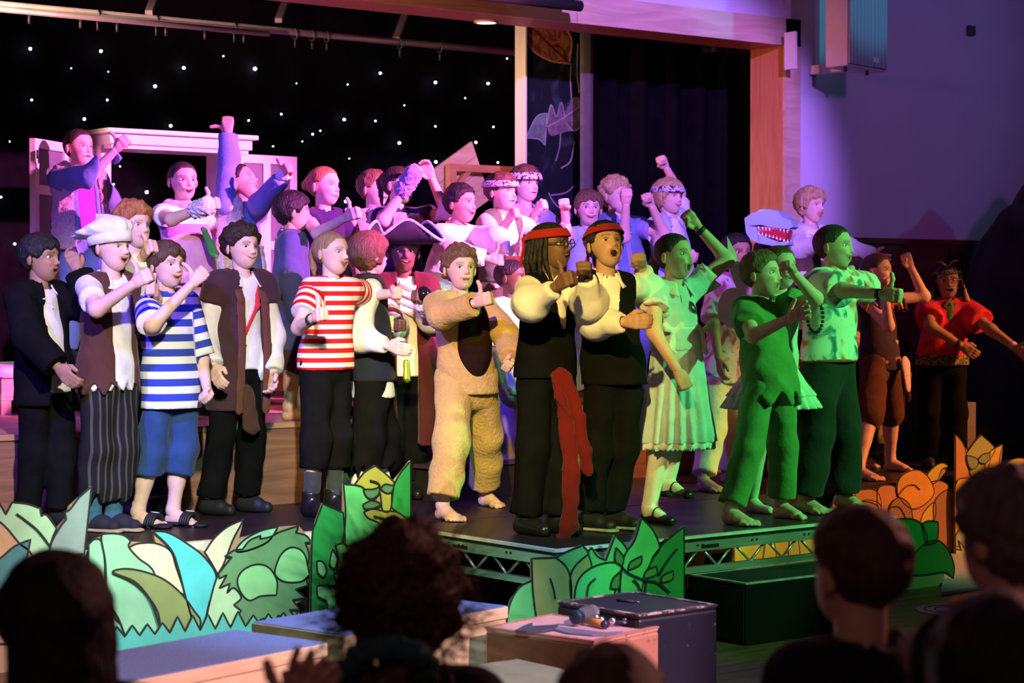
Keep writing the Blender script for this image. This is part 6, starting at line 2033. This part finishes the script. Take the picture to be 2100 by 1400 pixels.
for w, mm, dd in ((.055, goldp, 0), (.030, cloth((.05, .20, .07), 'green_print'), .010)):
    V, Q = blob([Cap(K.N + K.f * (.075 + dd) - ZU * .03, K.N + K.f * (.105 + dd) - ZU * (.20 - dd * 3), w, w * .35, side=K.s, kf=.35)], h=.009, k=.01)
    mk('neck_panel', V, Q, mm, K.root)
headband(K, goldp, .046, .060, .012, name='beaded_headband')
for sg in (-1, 1):
    locks(K, [[(sg * .078, .02, .03, .012), (sg * .092, .03, -.05, .012), (sg * .095, .03, -.12, .010), (sg * .10, .03, -.18, .006)]], 'black', name='plait')
    V, Q = blob([Cap(hl(K, sg * .095, .035, -.02), hl(K, sg * .11, .045, -.12), .008, .020, side=K.s, kf=.4)], h=.008, k=.01)
    mk('hair_feather', V, Q, cloth((.06, .25, .10) if sg > 0 else (.62, .50, .10), 'green_plume' if sg > 0 else 'yellow_plume'), K.root)
    tube('head_spray', [hl(K, sg * .01, .06, .10), hl(K, sg * .035, .07, .125), hl(K, sg * .065, .07, .128)], [.006, .004, .002], cloth((.45, .30, .15), 'straw'), K.root, 6)
glasses(K, pmat('tan_glasses', (.25, .15, .08), rough=.3))
legs(K, 'trousers', blackc, r=(0.076, 0.072, 0.072)); shoes(K, rubber)
wristband(K, 'L', cloth((.60, .35, .45), 'pink_cord'), .02, .028); wristband(K, 'R', rubber, .02, .028)

# ---- boy in white shirt by the wall, crocodile headed child in front of him
K = person('fair haired boy in white shirt high up beside the proscenium', (1664, 422), yaw=35, hyaw=42, d=13.3, ground=RZ, h=1.42, skin='fair', hair='floppy', hc='blond', mo=.75, smile=.6, iris='blue', hips=(1668, 560),
           R=((1640, 510, 1), (1690, 500, 1), 'fist'), L=((1738, 508, 1), (1790, 525, 1), 'open', 'up'))
garment(K, 'shirt', white, sl='long', hem=-.08, puff=1.2); collar(K, white); legs(K, 'trousers', blackc); shoes(K, rubber)

K = person('child in dark clothes wearing the blue crocodile head', (1578, 525), yaw=35, d=12.6, ground=.6, h=1.30, skin='tan', hair='short', hc='dark', mo=.2, hips=(1580, 660))
garment(K, 'dark_top', navyc, sl='long', hem=-.1); legs(K, 'trousers', blackc); shoes(K, rubber)
cr = empty('crocodile_head', U3(1580, 470, 12.6), 'faceted pale blue crocodile head with open red toothed jaws', 'mask')
cm = pmat('pale_blue_card', (.34, .50, .64), rough=.7, var=.05)
CD = 12.55
def cpt(x, y, o): return U3(x, y, CD) + TOW * o
wd = .13
def prism(nm, outline, w0, mat, taper=None):
    V = []; m = len(outline)
    for sg in (1, -1):
        for i, (x, y) in enumerate(outline):
            w = w0 * (taper[i] if taper else 1)
            V.append(cpt(x, y, 0) + nrm(TOW + RT * -.5) * sg * w)
    Fs = [tuple(range(m)), tuple(range(2 * m - 1, m - 1, -1))] + [(i, m + i, m + (i + 1) % m, (i + 1) % m) for i in range(m)]
    return mk(nm, V, Fs, mat, cr, False)
prism('upper_jaw', [(1540, 448), (1556, 437), (1590, 431), (1604, 434), (1612, 445), (1628, 452), (1632, 466), (1624, 470), (1600, 468), (1572, 462), (1545, 464)], .11, cm, [1, 1, .7, .7, .7, .55, .5, .6, .8, 1, 1])
prism('skull_back', [(1540, 448), (1545, 464), (1564, 466), (1570, 500), (1552, 492), (1543, 478)], .115, cm)
prism('lower_jaw', [(1548, 490), (1565, 478), (1585, 489), (1605, 497), (1622, 495), (1622, 502), (1600, 506), (1570, 500)], .10, cm, [1, .9, .8, .7, .55, .55, .7, 1])
prism('mouth_lining', [(1560, 466), (1600, 470), (1620, 474), (1615, 494), (1590, 488), (1566, 477)], .085, pmat('red_mouth', (.50, .02, .03), rough=.5), [1, .9, .6, .6, .8, 1])
prism('tongue', [(1585, 483), (1605, 484), (1614, 491), (1600, 494)], .05, pmat('red_tongue', (.75, .08, .06), rough=.5))
prism('brow_ridge', [(1556, 438), (1566, 430), (1590, 430), (1592, 437), (1572, 441)], .07, pmat('paler_blue_card', (.46, .60, .70), rough=.7))
tth = pmat('tooth_white', (.82, .80, .76), rough=.5)
for i in range(9):
    for sg in (1, -1):
        x = 1567 + i * 6.8; y = 465 + i * .8
        ww = .098 - .005 * i
        V = [cpt(x - 2.4, y, 0) + nrm(TOW - RT * .5) * sg * ww, cpt(x + 2.4, y, 0) + nrm(TOW - RT * .5) * sg * ww, cpt(x, y, 0) + nrm(TOW - RT * .5) * sg * (ww - .012), cpt(x, y + 8, 0) + nrm(TOW - RT * .5) * sg * (ww - .004)]
        mk('tooth', V, [(0, 1, 3), (1, 2, 3), (2, 0, 3), (0, 2, 1)], tth, cr, False)
        y2 = 480 + i * 2.0
        V = [cpt(x - 2.2, y2 + 1, 0) + nrm(TOW - RT * .5) * sg * ww, cpt(x + 2.2, y2 + 1, 0) + nrm(TOW - RT * .5) * sg * ww, cpt(x, y2 + 1, 0) + nrm(TOW - RT * .5) * sg * (ww - .012), cpt(x, y2 - 6, 0) + nrm(TOW - RT * .5) * sg * (ww - .004)]
        mk('tooth', V, [(0, 1, 3), (1, 2, 3), (2, 0, 3), (0, 2, 1)], tth, cr, False)

# ---- back rows, left to right
fur = fuzzy((.50, .36, .34), 'tan_fur')
K = person('girl in blue jacket and furry waistcoat standing highest at the left', (163, 303), yaw=40, hyaw=50, d=12.05, ground=RZ + .27, h=1.42, hips=(168, 470), skin='fair', hair='back', hc='dark', mo=.2, smile=.3,
           R=((185, 362, 1), (236, 308, 1), 'thumb'), L=((235, 430, -1), (225, 490, 1), 'rest'))
garment(K, 'purple_top', cloth((.28, .05, .32), 'purple_jersey'), sl='none', hem=-.05)
garment(K, 'jacket', denim, off=.024, sl='long', hem=-.08, opening=([0, .1, .6], [.05, .055, .06]))
garment(K, 'fur_waistcoat', fur, off=.044, sl='none', hem=-.12, opening=([0, .1, .6], [.075, .085, .09]), noise=.008, nf=70)
legs(K, 'trousers', denim); shoes(K, rubber)

K = person('girl in white shirt and pink dungarees with furry cuffs', (376, 372), yaw=30, hyaw=32, d=11.5, ground=RZ, h=1.42, hips=(388, 545), skin='light', hair='back', hc='dark', mo=.5, smile=.8,
           R=((352, 450, 1), (415, 426, 1), 'thumb'), L=((455, 480, -1), (440, 440, 1), 'fist'))
locks(K, [[(0, -.10, .02, .026), (-.02, -.12, -.04, .02), (-.04, -.10, -.12, .010)]], 'dark')
garment(K, 'shirt', white, sl='cap', hem=-.05)
garment(K, 'dungarees', cloth((.62, .30, .46), 'pink_drill'), off=.024, sl='none', hem=-.10, opening=([0, .09, .1], [.2, .2, -.02]))
V, Q = blob([Cap(K.N - K.s * .08 + ZU * .0, K.N + K.s * .02 + K.f * .05 + ZU * .0, .034, .034), Cap(K.N - K.s * .08, K.N - K.s * .02 - K.f * .06, .036, .036)], h=.010, k=.02, noise=.007, nf=85)
mk('fur_scarf', V, Q, fur, K.root)
cuff(K, 'R', fuzzy((.72, .60, .62), 'pale_fur'), .052, -.035, .035, 'fur_cuff', .009)
legs(K, 'dungaree_legs', cloth((.62, .30, .46), 'pink_drill')); shoes(K, rubber)
V, Q = blob([Cap(U3(418, 470, K.d - .2), U3(438, 520, K.d - .2), .020, .034, side=RT, kf=.5)], h=.009, k=.01)
mk('green_scarf_end', V, Q, cloth((.04, .22, .05), 'green_felt'), K.root)

K = person('girl in blue denim shirt with head thrown back and one arm straight up', (494, 374), yaw=55, hyaw=80, d=11.7, ground=RZ, h=1.44, hips=(492, 560), skin='tan', hair='back', hc='black', mo=.6, smile=1.0, pitch=22,
           R=((470, 322, -.10), (468, 274, -.02), 'thumb', 'left'), L=((532, 418, 1), (578, 366, 1), 'thumb'), lift=(.05, 0))
locks(K, [[(0, -.095, .01, .034), (0, -.12, -.01, .030)]], 'black', noise=.004)
garment(K, 'denim_shirt', denim, off=.018, sl='long', hem=-.08)
garment(K, 'fur_waistcoat', fuzzy((.60, .48, .48), 'pale_fur'), off=.034, sl='none', hem=-.10, opening=([0, .1, .6], [.06, .07, .07]), noise=.007, nf=75)
cuff(K, 'L', white, .042, -.035, .03, 'frayed_glove', .006)
V, Q = blob([Cap(K.H + ZU * .08, K.H - ZU * .36, .12, .20, side=K.s, kf=.8, clip=[(K.H - ZU * .34, -ZU)], pleat=(14, .08))], h=.012, k=.02)
mk('spotted_skirt', V, Q, ramped('pink_spots', 'voronoi', [(.0, (.70, .25, .35)), (.18, (.72, .28, .38)), (.22, (.76, .70, .70)), (.8, (.76, .70, .70))], 26), K.root)

K = person('red haired boy in white shirt between the chef and striped boy', (275, 464), yaw=42, hyaw=50, d=10.25, ground=.6, h=1.50, hips=(285, 640), skin='fair', hair='curly', hc='red', mo=.25, smile=.5, iris='blue',
           R=((262, 585, 1), (292, 528, 1), 'thumb'), L=None)
garment(K, 'shirt', white, sl='long', hem=-.05); collar(K, white); legs(K, 'trousers', cloth((.03, .02, .10), 'indigo_cotton')); shoes(K, rubber)
garment(K, 'waistcoat', cloth((.05, .02, .03), 'wine_felt'), off=.028, sl='none', hem=-.04, opening=([0, .1, .6], [.05, .055, .055]))

K = person('dark haired boy in blue jacket seen from behind beside the violet top girl', (602, 435), yaw=95, hyaw=105, d=11.15, ground=RZ, feet=[(600, 862), (622, 858)], h=1.30, hips=(598, 650), skin='tan', hair='fringe', hc='black', mo=.1, bare=True, barefeet=True)
garment(K, 'jacket', cloth((.05, .055, .16), 'dark_denim'), off=.026, sl='long', hem=-.20); collar(K, cloth((.55, .48, .50), 'pale_collar'))
legs(K, 'shorts', cloth((.06, .025, .025), 'brown_shorts'), end=.55, r=(0.070, 0.072, 0.072))

K = person('fair haired girl in dark violet top clasping thumbs before her', (666, 382), yaw=50, hyaw=58, d=11.35, ground=RZ, h=1.40, hips=(668, 560), skin='fair', hair='back', hc='red', mo=.35, smile=.6, iris='blue',
           R=((652, 478, 1), (706, 448, 1), 'thumb'), L=((735, 510, -1), (724, 452, 1), 'fist', 'left'))
locks(K, [[(0, -.095, .03, .036), (0, -.12, .01, .034)]], 'red', noise=.005)
garment(K, 'top', cloth((.03, .015, .07), 'violet_jersey'), sl='cap', hem=-.1, off=.014)
legs(K, 'leggings', blackc, r=(0.061, 0.050, 0.041)); shoes(K, rubber)

K = person('brown haired child mostly hidden behind the fur collared girl', (768, 388), yaw=60, d=12.3, ground=RZ, h=1.38, skin='fair', hair='short', hc='mid', mo=.2)
garment(K, 'top', fur, sl='long', hem=-.1); legs(K, 'trousers', blackc); shoes(K, rubber)

K = person('girl in fur collar with green painted cheeks and furry purple wrist raised', (818, 380), yaw=48, hyaw=62, d=11.75, ground=RZ, h=1.42, hips=(822, 560), skin='fair', hair='back', hc='dark', mo=.2, smile=.4, paint=(.12, .36, .06),
           R=((786, 452, 1), (838, 372, 1), 'fist', 'left'), L=((916, 438, 1), (886, 368, 1), 'rest', 'left'))
locks(K, [[(0, -.09, .05, .030), (0, -.12, .02, .026), (0, -.12, -.05, .014), (0, -.11, -.12, .008)]], 'dark', noise=.005)
garment(K, 'dark_top', cloth((.03, .015, .05), 'black_violet'), sl='short', hem=-.1, off=.014)
V, Q = blob([Cap(K.N + K.s * .14 * math.cos(a) + K.f * .10 * math.sin(a) - ZU * (.05 + .03 * math.sin(a)), K.N + K.s * .14 * math.cos(a + .5) + K.f * .10 * math.sin(a + .5) - ZU * (.05 + .03 * math.sin(a + .5)), .046, .046) for a in np.linspace(-.6, 3.6, 10)], h=.011, k=.03, noise=.010, nf=80)
mk('fur_collar', V, Q, fur, K.root)
cuff(K, 'R', fuzzy((.30, .24, .42), 'violet_fur'), .050, -.06, .045, 'fur_cuff', .010)
V, Q = blob([Cap(K.H + ZU * .08, K.H - ZU * .32, .125, .19, side=K.s, kf=.8, clip=[(K.H - ZU * .30, -ZU)], pleat=(14, .08))], h=.012, k=.02)
mk('skirt', V, Q, cloth((.28, .14, .10), 'brown_fur_cloth'), K.root)

K = person('dark haired performer in billowing white shirt reaching to the right', (946, 418), yaw=50, hyaw=58, d=11.55, ground=RZ, feet=[(866, 852), (896, 846)], h=1.32, hips=(905, 600), skin='tan', hair='short', hc='black', mo=.45, smile=1.0, barefeet=True, bare=True, lean=(-.03, 0),
           R=((920, 520, 1), (1000, 530, 1), 'thumb'), L=((1010, 490, 1), (1056, 508, 1), 'thumb'))
garment(K, 'billowing_shirt', white, sl='puff', hem=-.06, off=.014, noise=.007, puff=1.05)
V, Q = blob([Cap(K.H + ZU * .06, K.H - ZU * .44, .12, .17, side=K.s, kf=.8, clip=[(K.H - ZU * .40, -ZU)], pleat=(12, .07))], h=.012, k=.02)
mk('striped_skirt', V, Q, banded('pink_white_stripe', [(.62, .10, .22), (.76, .66, .64)], .085, .45, attr=False, axis=0), K.root)

K = person('boy in leopard headband and green waistcoat with fist on chest', (1030, 394), yaw=46, hyaw=52, d=11.95, ground=RZ, h=1.40, hips=(1030, 565), skin='fair', hair='short', hc='brown', mo=.2, smile=.2,
           R=((1012, 500, 1), (1040, 455, 1), 'fist', 'up'), L=((1098, 470, -1), (1148, 470, 1), 'fist', 'up'))
headband(K, leo, .028, .062, .020); garment(K, 'ragged_shirt', white, sl='short', hem=-.06, ragged=(.02, 9))
garment(K, 'waistcoat', cloth((.10, .17, .09), 'sage_felt'), off=.026, sl='none', hem=-.04, opening=([0, .15, .6], [.05, .06, .05]))
V, Q = blob([Cap(K.H + ZU * .10, K.H + ZU * .07, .142, .142, side=K.s, kf=.76, clip=[(K.H + ZU * .115, ZU), (K.H + ZU * .06, -ZU)])], h=.010, k=.01)
mk('belt', V, Q, cloth((.10, .045, .02), 'brown_belt'), K.root)
legs(K, 'trousers', cloth((.10, .10, .06), 'khaki')); shoes(K, rubber)

K = person('taller boy in leopard headband and lavender shirt at the back', (1078, 378), yaw=34, hyaw=40, d=12.6, ground=RZ, h=1.45, hips=(1090, 540), skin='fair', hair='fringe', hc='brown', mo=.15, smile=.4,
           R=((1072, 485, 1), (1098, 438, 1), 'fist', 'up'), L=((1150, 480, -1), (1162, 450, 1), 'fist', 'up'))
headband(K, leo, .026, .064, .022); garment(K, 'shirt', cloth((.40, .34, .62), 'lavender_cotton'), sl='short', hem=-.06); collar(K, cloth((.40, .34, .62), 'lavender_cotton'))
legs(K, 'trousers', denim); shoes(K, rubber)

K = person('smiling boy in pale denim shirt with a raised loose fist', (1207, 428), yaw=6, hyaw=10, d=12.55, ground=RZ, h=1.34, hips=(1210, 585), skin='fair', hair='fringe', hc='mid', mo=.4, smile=1.0, iris='blue',
           R=((1163, 486, 1), (1158, 432, 1), 'fist', 'right'), L=None)
garment(K, 'pale_denim_shirt', paled, sl='short', hem=-.06, off=.016); collar(K, paled)
legs(K, 'trousers', denim); shoes(K, rubber)

K = person('blond boy in denim waistcoat with a hand at his mouth', (1264, 402), yaw=40, hyaw=46, d=12.75, ground=RZ, h=1.42, hips=(1290, 575), skin='fair', hair='curly', hc='blond', mo=.2, smile=.2, iris='blue',
           R=((1280, 486, 1), (1284, 420, 1), 'fist', 'left'), L=((1362, 478, 1), (1336, 422, 1), 'fist', 'left'))
garment(K, 'shirt', cloth((.30, .26, .50), 'violet_shirt'), sl='short', hem=-.06)
garment(K, 'denim_waistcoat', denim, off=.026, sl='cap', hem=-.06, opening=([0, .15, .6], [.03, .02, .02])); collar(K, denim)
buttons(K, sv, 3, off=.115, side=.03)
legs(K, 'trousers', denim); shoes(K, rubber)

K = person('boy in leopard headband punching the air beside the black curtain', (1372, 404), yaw=42, hyaw=46, d=12.95, ground=RZ, h=1.40, hips=(1382, 575), skin='fair', hair='bob', hc='blond', mo=.25, smile=.6, iris='blue',
           R=((1352, 500, 1), (1400, 520, 1), 'fist'), L=((1394, 396, -1), (1366, 344, 1), 'fist', 'left'), lift=(0, .05))
headband(K, leo, .028, .066, .022); garment(K, 'white_vest', white, sl='short', hem=-.06)
garment(K, 'denim_waistcoat', paled, off=.026, sl='none', hem=-.06, opening=([0, .15, .6], [.05, .04, .04])); collar(K, paled)
legs(K, 'trousers', denim); shoes(K, rubber)

K = person('short haired boy in striped pale shirt and purple lit overalls behind the onesie', (1050, 570), yaw=52, hyaw=70, d=None, feet=[(1030, 1010), (1068, 1006)], h=1.30, hips=(1050, 790), skin='deep', hair='crop', hc='black', mo=.05, iris='black')
garment(K, 'striped_shirt', banded('fine_green_stripe', [(.40, .60, .48), (.70, .74, .70)], .014, .4, attr=False, axis=0), sl='half', hem=-.05)
legs(K, 'overalls', cloth((.26, .18, .36), 'purple_lit_drill'), r=(0.076, 0.068, 0.063)); shoes(K, rubber)  # purple of the stage light is put into the overalls colour
# ================================================================== AUDIENCE, seen from behind
AG = 'audience seated in front of the stage'
darkt = cloth((.012, .010, .012), 'dark_jumper')
def viewer(label, head, d, yaw, hair, hc, skin='light', hs=1.0, top=darkt, sl='long', h=1.62, R=None, L=None, hz=1.0):
    K = person(label, head, yaw=yaw, d=d, ground=FL, h=h, skin=skin, hair=hair, hc=hc, hs=hs, eyes=False, seat=True, group=AG, mo=0, R=R, L=L, hz=hz)
    garment(K, 'jumper', top, off=.03, sl=sl, hem=-.1, h=.014)
    legs(K, 'trousers', blackc, h=.016)
    return K
AW = 150
K = viewer('long dark haired viewer at the bottom left, head silhouetted', (112, 1275), 3.75, 205, 'bob', 'black', hs=1.0,
           R=((470, 1640, 1), (588, 1448, 1), 'open', 'left'), L=((520, 1640, -1), (625, 1450, -1), 'open', 'left'), hz=.8, sl='rolled')
V, Q = blob([Cap(hl(K, 0, -.05, .02), hl(K, 0, -.07, -.30), .098, .105, side=K.hx, kf=.75)], h=.012, k=.02, noise=.003, nf=60)
mk('long_hair', V, Q, hair_mat(HAIRC['black']), K.root)
K = viewer('viewer with frizzy brown hair tied in a teal scrunchie', (826, 1236), 4.15, 175, 'afro', 'brown', skin='tan', hs=1.06)
# frizz: fine loose strands around the hair
rf = np.random.default_rng(5)
segs_v = []; segs_f = []
for i in range(1100):
    u = rf.normal(size=3); u /= np.linalg.norm(u)
    if u[1] > .5: u[1] *= -1
    r0 = .105; p = np.array([0, -.02, .0]) + u * np.array([.116, .130, .122])
    dv = u + rf.normal(size=3) * .5
    p1 = p + dv * .02; p2 = p1 + (dv + rf.normal(size=3) * .8) * (.02 + .02 * rf.random())
    q0, q1, q2 = hl(K, *p), hl(K, *p1), hl(K, *p2)
    w = .0011
    b = len(segs_v)
    for q, ww in ((q0, w), (q1, w), (q2, w * .3)):
        segs_v += [q + RT * ww, q - RT * ww * .5 + ZU * ww * .87, q - RT * ww * .5 - ZU * ww * .87]
    for k in (0, 3):
        for j in range(3):
            segs_f.append((b + k + j, b + k + (j + 1) % 3, b + k + 3 + (j + 1) % 3, b + k + 3 + j))
mk('frizz', segs_v, np.array(segs_f), hair_mat(HAIRC['brown']), K.root)['kind'] = 'stuff'
bn = hl(K, 0, -.13, -.085)
V, Q = blob([Ell(bn + TOW * .05 - ZU * .125, (.11, .10, .125))], h=.014, k=0, noise=.010, nf=70)
mk('pony_puff', V, Q, hair_mat(HAIRC['brown']), K.root)
sr = [bn + TOW * .045 + ZU * .0 + RT * (.072 * math.cos(t)) + ZU * (.048 * math.sin(t)) + TOW * .055 * math.sin(t) for t in np.linspace(0, 2 * math.pi, 33)[:-1]]
V, Q = blob([Cap(sr[i], sr[(i + 1) % 32], .019, .019) for i in range(32)], h=.008, k=.01, noise=.006, nf=150)
mk('scrunchie', V, Q, cloth((.03, .11, .12), 'teal_velvet'), K.root)
K = viewer('boy viewer with short brown hair in dark jumper', (1757, 1170), 3.95, 212, 'short', 'brown', hs=.99)
K = viewer('viewer with swept grey brown hair at the right edge', (2068, 1100), 3.75, 212, 'floppy', 'grey', hs=1.0)
K = viewer('viewer whose brown crown just shows at the bottom centre', (1255, 1478), 3.4, 180, 'short', 'brown')
K = viewer('dark viewer filling the bottom right corner', (2045, 1400), 2.95, 195, 'bob', 'black')
